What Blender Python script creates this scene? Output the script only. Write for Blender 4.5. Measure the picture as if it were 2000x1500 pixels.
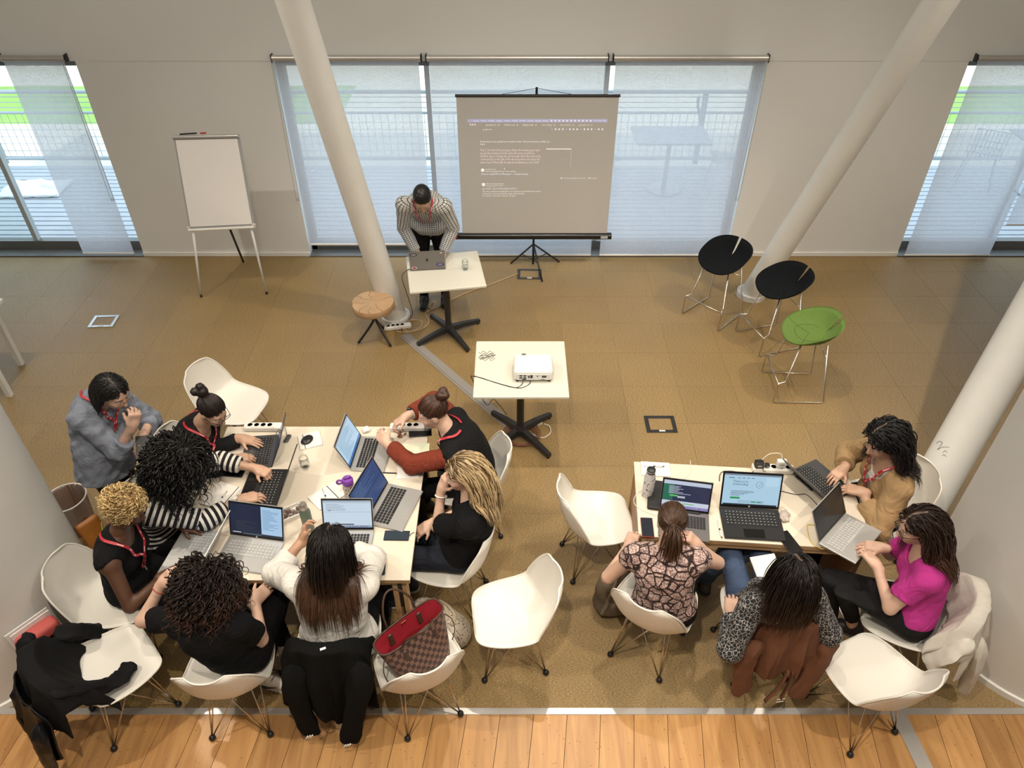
import bpy, bmesh, math, random
import numpy as np
from mathutils import Vector, Matrix

random.seed(7); rng = np.random.default_rng(7)
for _o in list(bpy.data.objects): bpy.data.objects.remove(_o)
SC = bpy.context.scene
COL = SC.collection

# ------------------------------------------------------------------ camera
CAM_H, CAM_F, CAM_P = 4.3, 1450.0, math.radians(39.5)
cam_d = bpy.data.cameras.new('camera'); cam = bpy.data.objects.new('camera', cam_d); COL.objects.link(cam)
cam.location = (0, 0, CAM_H); cam.rotation_euler = (math.pi/2 - CAM_P, 0, 0)
cam_d.sensor_fit = 'HORIZONTAL'; cam_d.sensor_width = 36.0; cam_d.lens = CAM_F/2000*36.0
cam_d.clip_end = 200; cam_d.clip_start = 0.05
SC.camera = cam

# ------------------------------------------------------------------ sky, sun, lamps, exposure
world = bpy.data.worlds.new('world'); SC.world = world; world.use_nodes = True
bg = world.node_tree.nodes['Background']
bg.inputs[0].default_value = (0.72, 0.84, 1.0, 1); bg.inputs[1].default_value = 2.5
SC.view_settings.view_transform = 'Standard'; SC.view_settings.look = 'None'
SC.view_settings.gamma = 1.0; SC.view_settings.exposure = 0.16; SC.view_settings.use_curve_mapping = False

def light(name, kind, loc, energy, color, target=None, **kw):
    l = bpy.data.lights.new(name, kind); l.energy = energy; l.color = color
    for k, v in kw.items(): setattr(l, k, v)
    o = bpy.data.objects.new(name, l); COL.objects.link(o); o.location = loc
    if target is not None:
        o.rotation_euler = (Vector(target) - Vector(loc)).to_track_quat('-Z', 'Y').to_euler()
    return o
# sunshine falls from behind the building onto the lawn beyond the shaded deck
light('sun', 'SUN', (0, -5, 20), 3.6, (1.0, 0.95, 0.86), target=(1.2, 1.6, 10.5), angle=0.01)
# ceiling spotlights of the hall (warm) and a large unseen area lamp added as soft fill
WARM = (1.0, 0.88, 0.72)
for (sx, sy, tx, ty, e) in ((-3.6, 1.3, -2.0, 2.8, 360), (-0.4, 0.6, -0.5, 2.8, 390), (2.6, 0.8, 1.7, 2.8, 390),
                            (-3.9, 4.3, -2.2, 4.6, 330), (0.7, 4.3, 0.3, 5.0, 350), (4.3, 4.4, 3.0, 4.9, 370)):
    light('ceiling_spot', 'SPOT', (sx, sy, 5.75), e, WARM, target=(tx, ty, 0), spot_size=math.radians(84), spot_blend=0.7, shadow_soft_size=0.04)
light('fill_light', 'AREA', (0, 2.6, 5.9), 190, (1.0, 0.94, 0.85), target=(0, 2.7, 0), shape='RECTANGLE', size=9.0, size_y=6.0)

F32 = np.float32
_FW = np.array([0, math.cos(CAM_P), -math.sin(CAM_P)]); _DN = np.array([0, -math.sin(CAM_P), -math.cos(CAM_P)])
def ray(px, py): return _FW + (px-1000)/CAM_F*np.array([1., 0, 0]) + (py-750)/CAM_F*_DN
def W(px, py, z=0.0):
    """place measured on the photograph, at height z above the floor (metres)"""
    r = ray(px, py); t = (z-CAM_H)/r[2]
    return np.array([r[0]*t, r[1]*t, z])
def WY(px, py, y):
    r = ray(px, py); t = y/r[1]
    return np.array([r[0]*t, y, CAM_H + r[2]*t])

# ------------------------------------------------------------------ materials
MATS = {}
def add_crease(N, L, vec, b, amount, prev):
    """fine cloth creases: ridged, stretched noise as relief"""
    n = N.new('ShaderNodeTexNoise'); n.inputs['Scale'].default_value = 7.0; n.inputs['Detail'].default_value = 2.5; n.inputs['Distortion'].default_value = 1.4; L.new(vec, n.inputs['Vector'])
    s = N.new('ShaderNodeMath'); s.operation = 'SUBTRACT'; s.inputs[1].default_value = 0.5; L.new(n.outputs[0], s.inputs[0])
    a = N.new('ShaderNodeMath'); a.operation = 'ABSOLUTE'; L.new(s.outputs[0], a.inputs[0])
    bp = N.new('ShaderNodeBump'); bp.inputs['Strength'].default_value = amount; bp.inputs['Distance'].default_value = 0.06; L.new(a.outputs[0], bp.inputs['Height'])
    if prev is not None: L.new(prev.outputs[0], bp.inputs['Normal'])
    L.new(bp.outputs[0], b.inputs['Normal'])
def mat(name, color=(0.8,0.8,0.8), rough=0.5, metal=0.0, spec=0.5, var=0.0, vscale=8.0, bump=0.0, bscale=60.0,
        stretch=(1,1,1), crease=0.0, emit=0.0, vcol=False, coat=0.0, sheen=0.0, alpha=None, trans=0.0, color2=None):
    if name in MATS: return MATS[name]
    m = bpy.data.materials.new(name); m.use_nodes = True; MATS[name] = m
    nt = m.node_tree; N = nt.nodes; L = nt.links
    b = N['Principled BSDF']
    c4 = (*color, 1)
    b.inputs['Base Color'].default_value = c4; b.inputs['Roughness'].default_value = rough
    b.inputs['Metallic'].default_value = metal; b.inputs['Specular IOR Level'].default_value = spec
    b.inputs['Coat Weight'].default_value = coat; b.inputs['Sheen Weight'].default_value = sheen
    b.inputs['Transmission Weight'].default_value = trans
    if emit:
        b.inputs['Emission Color'].default_value = c4; b.inputs['Emission Strength'].default_value = emit
    tc = None
    if var or bump or crease:
        tc = N.new('ShaderNodeTexCoord'); mp = N.new('ShaderNodeMapping'); L.new(tc.outputs['Object'], mp.inputs[0]); mp.inputs['Scale'].default_value = stretch
    src = None
    if vcol:
        a = N.new('ShaderNodeAttribute'); a.attribute_name = 'col'; src = a.outputs['Color']; L.new(src, b.inputs['Base Color'])
    if var:
        n = N.new('ShaderNodeTexNoise'); n.inputs['Scale'].default_value = vscale; n.inputs['Detail'].default_value = 4
        L.new(mp.outputs[0], n.inputs['Vector'])
        mx = N.new('ShaderNodeMix'); mx.data_type = 'RGBA'; L.new(n.outputs[0], mx.inputs[0])
        if vcol:
            mx.blend_type = 'MULTIPLY'; L.new(src, mx.inputs[6]); mx.inputs[7].default_value = (1-var, 1-var, 1-var, 1)
        else:
            k2 = color2 or tuple(min(1, c*(1+var)) for c in color)
            k1 = tuple(c*(1-var) for c in color) if color2 is None else color
            mx.inputs[6].default_value = (*k1, 1); mx.inputs[7].default_value = (*k2, 1)
        L.new(mx.outputs[2], b.inputs['Base Color'])
    if bump:
        n2 = N.new('ShaderNodeTexNoise'); n2.inputs['Scale'].default_value = bscale; n2.inputs['Detail'].default_value = 3
        L.new(mp.outputs[0], n2.inputs['Vector'])
        bp = N.new('ShaderNodeBump'); bp.inputs['Strength'].default_value = bump; bp.inputs['Distance'].default_value = 0.01
        L.new(n2.outputs[0], bp.inputs['Height']); L.new(bp.outputs[0], b.inputs['Normal'])
        if crease: add_crease(N, L, mp.outputs[0], b, crease, bp)
    elif crease: add_crease(N, L, mp.outputs[0], b, crease, None)
    return m
def node_mat(name):
    m = bpy.data.materials.new(name); m.use_nodes = True; MATS[name] = m
    return m, m.node_tree.nodes, m.node_tree.links, m.node_tree.nodes['Principled BSDF']
def nd(N, kind, **kw):
    n = N.new(kind)
    for k, v in kw.items():
        if k.startswith('i_'): n.inputs[int(k[2:])].default_value = v
        else: setattr(n, k, v)
    return n

# ------------------------------------------------------------------ mesh helpers
def link(name, data, parent=None, loc=(0,0,0), rotz=0.0, rot=None):
    o = bpy.data.objects.new(name, data); COL.objects.link(o); o.location = loc
    o.rotation_euler = rot if rot is not None else (0, 0, rotz)
    if parent is not None: o.parent = parent
    return o
def tag(o, label=None, cat=None, group=None, kind=None):
    if label: o['label'] = label
    if cat: o['category'] = cat
    if group: o['group'] = group
    if kind: o['kind'] = kind
    return o
def thing(name, label, cat, loc=(0,0,0), rotz=0.0, group=None):
    o = link(name, None, None, tuple(float(v) for v in loc), rotz); o.empty_display_size = 0.05
    return tag(o, label, cat, group)
def copy_tree(o, parent=None):
    c = o.copy(); COL.objects.link(c); c.parent = parent
    for ch in list(o.children): copy_tree(ch, c)
    return c

class MB:
    """collects boxes, tubes, lathes and sheets into one mesh"""
    def __init__(s): s.v = []; s.f = []; s.m = []; s.mi = 0
    def add(s, vs, fs, mi=None):
        o = len(s.v); s.v += [tuple(float(c) for c in v) for v in vs]
        s.f += [tuple(i+o for i in f) for f in fs]; s.m += [s.mi if mi is None else mi]*len(fs)
        return s
    def box(s, c, size, R=None, ch=0.0, mi=None):
        hx, hy, hz = (d/2 for d in size)
        ch = min(ch, hx*0.9, hy*0.9, hz*0.9)
        if ch <= 0:
            vs = [(x*hx, y*hy, z*hz) for z in (-1, 1) for y in (-1, 1) for x in (-1, 1)]
            fs = [(0,2,3,1), (4,5,7,6), (0,1,5,4), (2,6,7,3), (0,4,6,2), (1,3,7,5)]
        else:
            vs = []; fs = []
            rings = [(-hz, ch), (-hz+ch, 0), (hz-ch, 0), (hz, ch)]
            for z, ins in rings:
                a, b = hx-ins, hy-ins
                vs += [(a-ch, -b, z), (a, -b+ch, z), (a, b-ch, z), (a-ch, b, z), (-a+ch, b, z), (-a, b-ch, z), (-a, -b+ch, z), (-a+ch, -b, z)]
            for r in range(3):
                for i in range(8):
                    j = (i+1) % 8; fs.append((r*8+i, r*8+j, r*8+8+j, r*8+8+i))
            fs.append(tuple(range(7, -1, -1))); fs.append(tuple(range(24, 32)))
        vs = [Vector(v) for v in vs]
        if R is not None: vs = [R @ v for v in vs]
        return s.add([v + Vector(c) for v in vs], fs, mi)
    def tube(s, path, r, n=8, caps=True, flat=1.0, normal=None, mi=None, closed=False):
        P = [np.array(p, float) for p in path]; m = len(P)
        rr = [r]*m if np.isscalar(r) else list(r)
        T = []
        for i in range(m):
            a = P[(i-1) % m] if closed else P[max(i-1, 0)]; b = P[(i+1) % m] if closed else P[min(i+1, m-1)]
            t = b-a; T.append(t/(np.linalg.norm(t)+1e-12))
        u = np.array(normal, float) if normal is not None else (np.array([0, 0, 1.]) if abs(T[0][2]) < 0.9 else np.array([1., 0, 0]))
        vs = []
        for i in range(m):
            u = u - T[i]*u.dot(T[i]); u /= np.linalg.norm(u)+1e-12
            w = np.cross(T[i], u)
            for k in range(n):
                a = 2*math.pi*k/n
                vs.append(P[i] + rr[i]*(math.cos(a)*u*flat + math.sin(a)*w))
        fs = []
        for i in range(m if closed else m-1):
            j = (i+1) % m
            for k in range(n):
                q = (k+1) % n; fs.append((i*n+k, i*n+q, j*n+q, j*n+k))
        if caps and not closed:
            fs.append(tuple(range(n-1, -1, -1))); fs.append(tuple((m-1)*n+k for k in range(n)))
        return s.add(vs, fs, mi)
    def lathe(s, prof, n=20, c=(0,0,0), mi=None, sx=1.0, sy=1.0):
        vs = []; fs = []; m = len(prof)
        for (r, z) in prof:
            for k in range(n):
                a = 2*math.pi*k/n; vs.append((c[0]+r*sx*math.cos(a), c[1]+r*sy*math.sin(a), c[2]+z))
        for i in range(m-1):
            for k in range(n):
                q = (k+1) % n; fs.append((i*n+k, i*n+q, i*n+n+q, i*n+n+k))
        if prof[0][0] > 1e-6: fs.append(tuple(range(n-1, -1, -1)))
        if prof[-1][0] > 1e-6: fs.append(tuple((m-1)*n+k for k in range(n)))
        return s.add(vs, fs, mi)
    def prism(s, poly, z0, z1, mi=None):
        n = len(poly); vs = [(x, y, z0) for x, y in poly] + [(x, y, z1) for x, y in poly]
        fs = [tuple(range(n-1, -1, -1)), tuple(range(n, 2*n))] + [(i, (i+1) % n, n+(i+1) % n, n+i) for i in range(n)]
        return s.add(vs, fs, mi)
    def quad(s, a, b, c, d, mi=None): return s.add([a, b, c, d], [(0, 1, 2, 3)], mi)
    def mesh(s, name, mats, smooth=False):
        me = bpy.data.meshes.new(name); me.from_pydata(s.v, [], s.f)
        for m in (mats if isinstance(mats, (list, tuple)) else [mats]): me.materials.append(m)
        me.polygons.foreach_set('material_index', s.m)
        if smooth: me.polygons.foreach_set('use_smooth', [True]*len(me.polygons))
        me.update(); return me
    def build(s, name, mats, parent=None, loc=(0,0,0), rotz=0.0, smooth=False, label=None, kind=None, off=None):
        if off is not None: s.v = [(x-off[0], y-off[1], z-off[2]) for x, y, z in s.v]
        me = s.mesh(name, mats, smooth)
        if smooth and smooth != 'all':
            try: me.set_sharp_from_angle(angle=math.radians(42))
            except Exception: pass
        o = link(name, me, parent, loc, rotz)
        return tag(o, label, None, None, kind)
def one(mb, name, mats, label, cat, loc=(0,0,0), rotz=0.0, group=None, smooth=True):
    return tag(mb.build(name, mats, None, loc, rotz, smooth), label, cat, group)
def crom(pts, per=6, closed=False):
    P = [np.array(p, float) for p in pts]; n = len(P); out = []
    rngi = range(n) if closed else range(n-1)
    for i in rngi:
        p0 = P[(i-1) % n] if closed else P[max(i-1, 0)]; p1 = P[i]; p2 = P[(i+1) % n]; p3 = P[(i+2) % n] if closed else P[min(i+2, n-1)]
        for k in range(per):
            t = k/per
            out.append(0.5*((2*p1) + (-p0+p2)*t + (2*p0-5*p1+4*p2-p3)*t*t + (-p0+3*p1-3*p2+p3)*t**3))
    if not closed: out.append(P[-1])
    return out
def cable(name, pts, r, m, label, cat='cable', parent=None, group=None, per=6):
    base = np.array(pts[0], float)
    o = MB().tube([p-base for p in crom(pts, per)], r, 6).build(name, m, parent, tuple(base), smooth='all')
    if parent is None: tag(o, label, cat, group)
    return o
def text_faces(body, size, width=None, align='LEFT', spacing=1.0):
    cu = bpy.data.curves.new('lettering', 'FONT'); cu.body = body; cu.size = size; cu.align_x = align; cu.resolution_u = 1
    cu.space_line = spacing
    o = bpy.data.objects.new('lettering', cu); COL.objects.link(o)
    dg = bpy.context.evaluated_depsgraph_get(); ev = o.evaluated_get(dg); me = ev.to_mesh()
    vs = [tuple(v.co) for v in me.vertices]; fs = [tuple(p.vertices) for p in me.polygons]
    ev.to_mesh_clear(); bpy.data.objects.remove(o); bpy.data.curves.remove(cu)
    if width and vs:
        w = max(v[0] for v in vs) - min(v[0] for v in vs); k = width/max(w, 1e-6)
        vs = [(v[0]*k, v[1], v[2]) for v in vs]
    return vs, fs
# ------------------------------------------------------------------ soft solid shapes (bodies, clothes, bags)
def nrm(v): v = np.asarray(v, float); return v/(np.linalg.norm(v)+1e-12)
def V3(*a): return np.array(a, float)
def frame(fw, up=(0,0,1)):
    """columns: right, forward, up"""
    f = nrm(fw); r = nrm(np.cross(f, up)); u = np.cross(r, f)
    return np.stack([r, f, u], 1)
def d_cone(p, a, b, ra, rb):
    ab = (b-a).astype(F32); q = p-a.astype(F32); L = float(ab@ab)+1e-9
    t = np.clip((q@ab)/L, 0, 1)
    return np.sqrt(((q - t[..., None]*ab)**2).sum(-1)+1e-12) - (ra+(rb-ra)*t)
def d_ell(p, c, M, r):
    q = (p-c.astype(F32))@M.astype(F32); r = np.asarray(r, F32)
    k0 = np.sqrt(((q/r)**2).sum(-1)+1e-9); k1 = np.sqrt(((q/(r*r))**2).sum(-1)+1e-9)
    return k0*(k0-1)/k1
def d_box(p, c, M, h, rd):
    q = np.abs((p-c.astype(F32))@M.astype(F32)) - (np.asarray(h, F32)-rd)
    return np.sqrt((np.maximum(q, 0)**2).sum(-1)) + np.minimum(q.max(-1), 0) - rd
I3 = np.eye(3)
class Sol:
    def __init__(s, k=0.03): s.p = []; s.k = k
    def cone(s, a, b, ra, rb, k=None, cut=None, sub=False):
        a, b = np.asarray(a, float), np.asarray(b, float); R = max(ra, rb)
        s.p.append(dict(t='c', g=(a, b, ra, rb), lo=np.minimum(a, b)-R, hi=np.maximum(a, b)+R, k=s.k if k is None else k, cut=cut, sub=sub)); return s
    def ell(s, c, r, M=I3, k=None, cut=None, sub=False):
        c = np.asarray(c, float); e = np.sqrt(((M*np.asarray(r, float))**2).sum(1))
        s.p.append(dict(t='e', g=(c, np.asarray(M, float), r), lo=c-e, hi=c+e, k=s.k if k is None else k, cut=cut, sub=sub)); return s
    def box(s, c, h, M=I3, rd=0.01, k=None, cut=None, sub=False):
        c = np.asarray(c, float); e = np.abs(M)@np.asarray(h, float)
        s.p.append(dict(t='b', g=(c, np.asarray(M, float), h, rd), lo=c-e, hi=c+e, k=s.k if k is None else k, cut=cut, sub=sub)); return s
    def ev1(s, q, P):
        d = {'c': d_cone, 'e': d_ell, 'b': d_box}[q['t']](P, *q['g'])
        if q['cut'] is not None:
            pt, n = q['cut']; d = np.maximum(d, (P-np.asarray(pt, F32))@np.asarray(n, F32))
        return d
    def at(s, P):
        P = np.asarray(P, F32); d = np.full(P.shape[:-1], 0.6, F32)
        for q in s.p:
            e = s.ev1(q, P)
            d = np.maximum(d, -e) if q['sub'] else smin(d, e, q['k'])
        return d
    def grad(s, P, e=0.004):
        P = np.asarray(P, F32); g = np.stack([s.at(P+np.array(o, F32)*e)-s.at(P-np.array(o, F32)*e) for o in ((1,0,0), (0,1,0), (0,0,1))], -1)
        return g/(np.linalg.norm(g, axis=-1, keepdims=True)+1e-9)
    def verts(s, h, cuts=(), wr=0.0, wseed=0, wk=55.0, post=None):
        lo = np.min([q['lo'] for q in s.p if not q['sub']], 0)-0.02-3*h; hi = np.max([q['hi'] for q in s.p if not q['sub']], 0)+0.02+3*h
        n = np.ceil((hi-lo)/h).astype(int)+1
        ax = [(lo[i]+h*np.arange(n[i])).astype(F32) for i in range(3)]
        Fd = np.full(tuple(n), 0.3, F32)
        for q in s.p:
            pad = q['k']+2.5*h+0.004
            i0 = np.maximum(np.floor((q['lo']-pad-lo)/h).astype(int), 0); i1 = np.minimum(np.ceil((q['hi']+pad-lo)/h).astype(int)+1, n)
            if (i1 <= i0).any(): continue
            sl = tuple(slice(i0[i], i1[i]) for i in range(3))
            P = np.stack(np.meshgrid(*[ax[i][sl[i]] for i in range(3)], indexing='ij'), -1)
            e = s.ev1(q, P)
            Fd[sl] = smax(Fd[sl], -e, q['k']) if q['sub'] else smin(Fd[sl], e, q['k'])
        if wr or cuts or post:
            mk = np.abs(Fd) < 0.05
            idx = np.argwhere(mk); P = (lo+h*idx).astype(F32); val = Fd[mk]
            if wr: val = val + wr*wrinkle(P, wseed, wk)
            for (pt, nn, *kk) in cuts:
                e = (P-np.asarray(pt, F32))@np.asarray(nn, F32)
                val = smax(val, e, kk[0]) if kk else np.maximum(val, e)
            if post: val = post(P, val)
            Fd[mk] = val
            for (pt, nn, *kk) in cuts:
                big = Fd < -0.045
                if big.any():
                    ii = np.argwhere(big); PP = (lo+h*ii).astype(F32); e = (PP-np.asarray(pt, F32))@np.asarray(nn, F32)
                    Fd[big] = np.maximum(Fd[big], e)
        return surf_nets(Fd, lo, h)
def smin(a, b, k):
    if k <= 1e-5: return np.minimum(a, b)
    h = np.clip(0.5+0.5*(b-a)/k, 0, 1); return b+(a-b)*h - k*h*(1-h)
def smax(a, b, k): return -smin(-a, -b, k)
def wrinkle(P, seed, kk):
    if isinstance(kk, tuple):      # hanging cloth: ridged vertical folds plus small creases
        f, amp2 = kk; r = np.random.default_rng(seed); Pz = P*np.array([1, 1, 0.12], F32); out = 0
        for i in range(4):
            k = nrm(r.normal(size=3)*np.array([1, 1, 0.6])).astype(F32)*F32(f*(0.6+0.8*r.random())); out = out + (1-2*np.abs(np.sin(Pz@k+r.random()*6+0.8*np.sin(P[:, 2]*9+i))))
        return (out/2.2).astype(F32)+amp2*wrinkle(P, seed+1, 70.0)
    r = np.random.default_rng(seed); out = 0
    for i in range(5):
        k = nrm(r.normal(size=3)).astype(F32)*F32(kk*(0.5+r.random())); k2 = nrm(r.normal(size=3)).astype(F32)*F32(kk*0.4)
        ph = r.random(2)*6.28
        out = out + np.sin(P@k+ph[0]+1.5*np.sin(P@k2+ph[1]))
    return (out/3.0).astype(F32)
_CO = np.array([(i, j, k) for i in (0,1) for j in (0,1) for k in (0,1)])
_ED = [(a, b) for a in range(8) for b in range(a+1, 8) if np.abs(_CO[a]-_CO[b]).sum() == 1]
def surf_nets(Fd, lo, h):
    S = Fd < 0; c = np.zeros(tuple(np.array(Fd.shape)-1), np.int8); nx, ny, nz = c.shape
    for (i, j, k) in _CO: c += S[i:i+nx, j:j+ny, k:k+nz]
    act = (c > 0) & (c < 8); ijk = np.argwhere(act)
    idx = np.full(c.shape, -1, np.int64); idx[act] = np.arange(len(ijk))
    vals = [Fd[ijk[:,0]+a, ijk[:,1]+b, ijk[:,2]+g] for (a, b, g) in _CO]
    acc = np.zeros((len(ijk), 3)); cnt = np.zeros(len(ijk))
    for a, b in _ED:
        va, vb = vals[a], vals[b]; m = (va < 0) != (vb < 0)
        t = np.where(m, va/(np.where(m, va-vb, 1)), 0)
        acc += (m[:, None]*(_CO[a]+t[:, None]*(_CO[b]-_CO[a]))); cnt += m
    V = lo + h*(ijk + acc/np.maximum(cnt, 1)[:, None])
    Q = []
    for ax in range(3):
        a = [slice(None)]*3; b = [slice(None)]*3; a[ax] = slice(0, -1); b[ax] = slice(1, None)
        o1, o2 = [(1, 2), (2, 0), (0, 1)][ax]
        d = S[tuple(a)] != S[tuple(b)]; e = np.argwhere(d)
        e = e[(e[:, o1] > 0) & (e[:, o2] > 0) & (e[:, o1] < c.shape[o1]) & (e[:, o2] < c.shape[o2])]
        ins = S[tuple(e.T)]
        def cell(d1, d2):
            q = e.copy(); q[:, o1] -= d1; q[:, o2] -= d2; return idx[tuple(q.T)]
        q = np.stack([cell(1, 1), cell(0, 1), cell(0, 0), cell(1, 0)], 1)
        q[~ins] = q[~ins][:, ::-1]; Q.append(q)
    Q = np.concatenate(Q); Q = Q[(Q >= 0).all(1)]
    return V, Q
def relax(V, Q, it=1, lam=0.5):
    for _ in range(it):
        A = np.zeros_like(V); n = np.zeros(len(V))
        for i in range(4):
            j = (i+1) % 4
            np.add.at(A, Q[:, i], V[Q[:, j]]); np.add.at(A, Q[:, j], V[Q[:, i]]); np.add.at(n, Q[:, i], 1); np.add.at(n, Q[:, j], 1)
        V = V + lam*(A/np.maximum(n, 1)[:, None]-V)
    return V
def np_mesh(name, V, Q, mats, col=None, fmat=None, attr=None):
    me = bpy.data.meshes.new(name); n, q = len(V), len(Q); k = Q.shape[1]
    me.vertices.add(n); me.vertices.foreach_set('co', np.ascontiguousarray(V, F32).ravel())
    me.loops.add(q*k); me.loops.foreach_set('vertex_index', np.ascontiguousarray(Q, np.int32).ravel())
    me.polygons.add(q); me.polygons.foreach_set('loop_start', np.arange(0, q*k, k, dtype=np.int32))
    try: me.polygons.foreach_set('loop_total', np.full(q, k, np.int32))
    except Exception: pass
    for m in (mats if isinstance(mats, (list, tuple)) else [mats]): me.materials.append(m)
    if fmat is not None: me.polygons.foreach_set('material_index', np.asarray(fmat, np.int32))
    me.update(calc_edges=True); me.validate()
    me.polygons.foreach_set('use_smooth', np.ones(len(me.polygons), bool))
    if col is not None:
        a = me.color_attributes.new('col', 'FLOAT_COLOR', 'POINT')
        c4 = np.ones((n, 4), F32); c4[:, :3] = col; a.data.foreach_set('color', c4.ravel())
    if attr is not None:
        for nm, vals in attr.items():
            a = me.attributes.new(nm, 'FLOAT', 'POINT'); a.data.foreach_set('value', np.asarray(vals, F32))
    return me
def sol_obj(name, sol, m, parent, h=0.01, cuts=(), wr=0.0, wseed=0, wk=55.0, off=None, smooth=1, post=None, attrf=None, colf=None, label=None):
    Vv, Q = sol.verts(h, cuts, wr, wseed, wk, post)
    if smooth: Vv = relax(Vv, Q, smooth)
    at = attrf(Vv) if attrf else None; cf = colf(Vv) if colf else None
    if off is not None: Vv = Vv-np.asarray(off)
    o = link(name, np_mesh(name, Vv, Q, m, cf, None, at), parent)
    return tag(o, label)
def ribbon(pts, nrms, w):
    P = np.array(pts); n = len(P); T = np.gradient(P, axis=0); T /= np.linalg.norm(T, axis=1)[:, None]+1e-9
    S_ = np.cross(T, nrms); S_ /= np.linalg.norm(S_, axis=1)[:, None]+1e-9; N_ = np.array(nrms)
    vs = []; fs = []
    for i in range(n):
        for (a, b) in ((-1, 0), (1, 0), (1, 1), (-1, 1)): vs.append(P[i]+S_[i]*w*a+N_[i]*0.0022*b)
    for i in range(n-1):
        for k in range(4): q = (k+1) % 4; fs.append((i*4+k, i*4+q, i*4+4+q, i*4+4+k))
    return vs, fs
def stick(S, pts, gap=0.004, it=4):
    """lay points onto the surface of a soft solid"""
    P = np.array(pts, float)
    for _ in range(it):
        d = S.at(P); g = S.grad(P); P = P-g*(d-gap)[:, None]
    return P, S.grad(P)

# ------------------------------------------------------------------ the hall
WALL_Y = 7.54
M_WALL = mat('wall_paint', (0.80, 0.80, 0.78), 0.75, var=0.03, vscale=1.2, bump=0.02, bscale=90)
M_WALL2 = mat('round_wall_paint', (0.74, 0.73, 0.70), 0.8, var=0.04, vscale=2.0, bump=0.03, bscale=70)
M_WHITE = mat('white_paint', (0.82, 0.81, 0.77), 0.45)
M_ALU = mat('aluminium', (0.62, 0.62, 0.61), 0.38, metal=0.85, var=0.08, vscale=3)
M_FRAME = mat('grey_window_frame', (0.17, 0.17, 0.165), 0.45, metal=0.3)
M_BLACK = mat('black_metal', (0.012, 0.012, 0.014), 0.38)
M_CHROME = mat('chrome_wire', (0.62, 0.56, 0.48), 0.22, metal=1.0)

def carpet_mat():
    m, N, L, b = node_mat('woven_carpet')
    tc = nd(N, 'ShaderNodeTexCoord'); gi = nd(N, 'ShaderNodeNewGeometry'); oi = nd(N, 'ShaderNodeObjectInfo')
    mp = nd(N, 'ShaderNodeMapping'); L.new(gi.outputs['Position'], mp.inputs[0]); mp.inputs['Scale'].default_value = (75, 220, 1); mp.inputs['Rotation'].default_value = (0, 0, 0.12)
    n1 = nd(N, 'ShaderNodeTexNoise'); n1.inputs['Scale'].default_value = 1.0; n1.inputs['Detail'].default_value = 3; L.new(mp.outputs[0], n1.inputs['Vector'])
    n2 = nd(N, 'ShaderNodeTexNoise'); n2.inputs['Scale'].default_value = 1.6; n2.inputs['Detail'].default_value = 2; L.new(gi.outputs['Position'], n2.inputs['Vector'])
    wv = nd(N, 'ShaderNodeTexWave'); wv.wave_type = 'BANDS'; wv.bands_direction = 'DIAGONAL'; wv.inputs['Scale'].default_value = 60; wv.inputs['Distortion'].default_value = 1.2; L.new(gi.outputs['Position'], wv.inputs['Vector'])
    cr = nd(N, 'ShaderNodeValToRGB'); L.new(n1.outputs[0], cr.inputs[0])
    cr.color_ramp.elements[0].position = 0.34; cr.color_ramp.elements[0].color = (0.155, 0.098, 0.034, 1)
    cr.color_ramp.elements[1].position = 0.66; cr.color_ramp.elements[1].color = (0.43, 0.285, 0.108, 1)
    m2 = nd(N, 'ShaderNodeMix'); m2.data_type = 'RGBA'; m2.blend_type = 'MULTIPLY'; m2.inputs[0].default_value = 0.5
    c2 = nd(N, 'ShaderNodeValToRGB'); L.new(n2.outputs[0], c2.inputs[0]); c2.color_ramp.elements[0].color = (0.80, 0.79, 0.78, 1); c2.color_ramp.elements[0].position = 0.3; c2.color_ramp.elements[1].position = 0.7
    L.new(cr.outputs[0], m2.inputs[6]); L.new(c2.outputs[0], m2.inputs[7])
    hs = nd(N, 'ShaderNodeHueSaturation'); L.new(m2.outputs[2], hs.inputs['Color'])
    mr = nd(N, 'ShaderNodeMapRange'); mr.inputs[3].default_value = 0.95; mr.inputs[4].default_value = 1.05; L.new(oi.outputs['Random'], mr.inputs[0]); L.new(mr.outputs[0], hs.inputs['Value'])
    L.new(hs.outputs[0], b.inputs['Base Color'])
    b.inputs['Roughness'].default_value = 0.40; b.inputs['Specular IOR Level'].default_value = 0.62
    ad = nd(N, 'ShaderNodeMath'); ad.operation = 'MULTIPLY_ADD'; ad.inputs[1].default_value = 0.35; L.new(wv.outputs['Fac'], ad.inputs[0]); L.new(n1.outputs[0], ad.inputs[2])
    bp = nd(N, 'ShaderNodeBump'); bp.inputs['Strength'].default_value = 0.55; bp.inputs['Distance'].default_value = 0.006; L.new(ad.outputs[0], bp.inputs['Height']); L.new(bp.outputs[0], b.inputs['Normal'])
    return m
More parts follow.
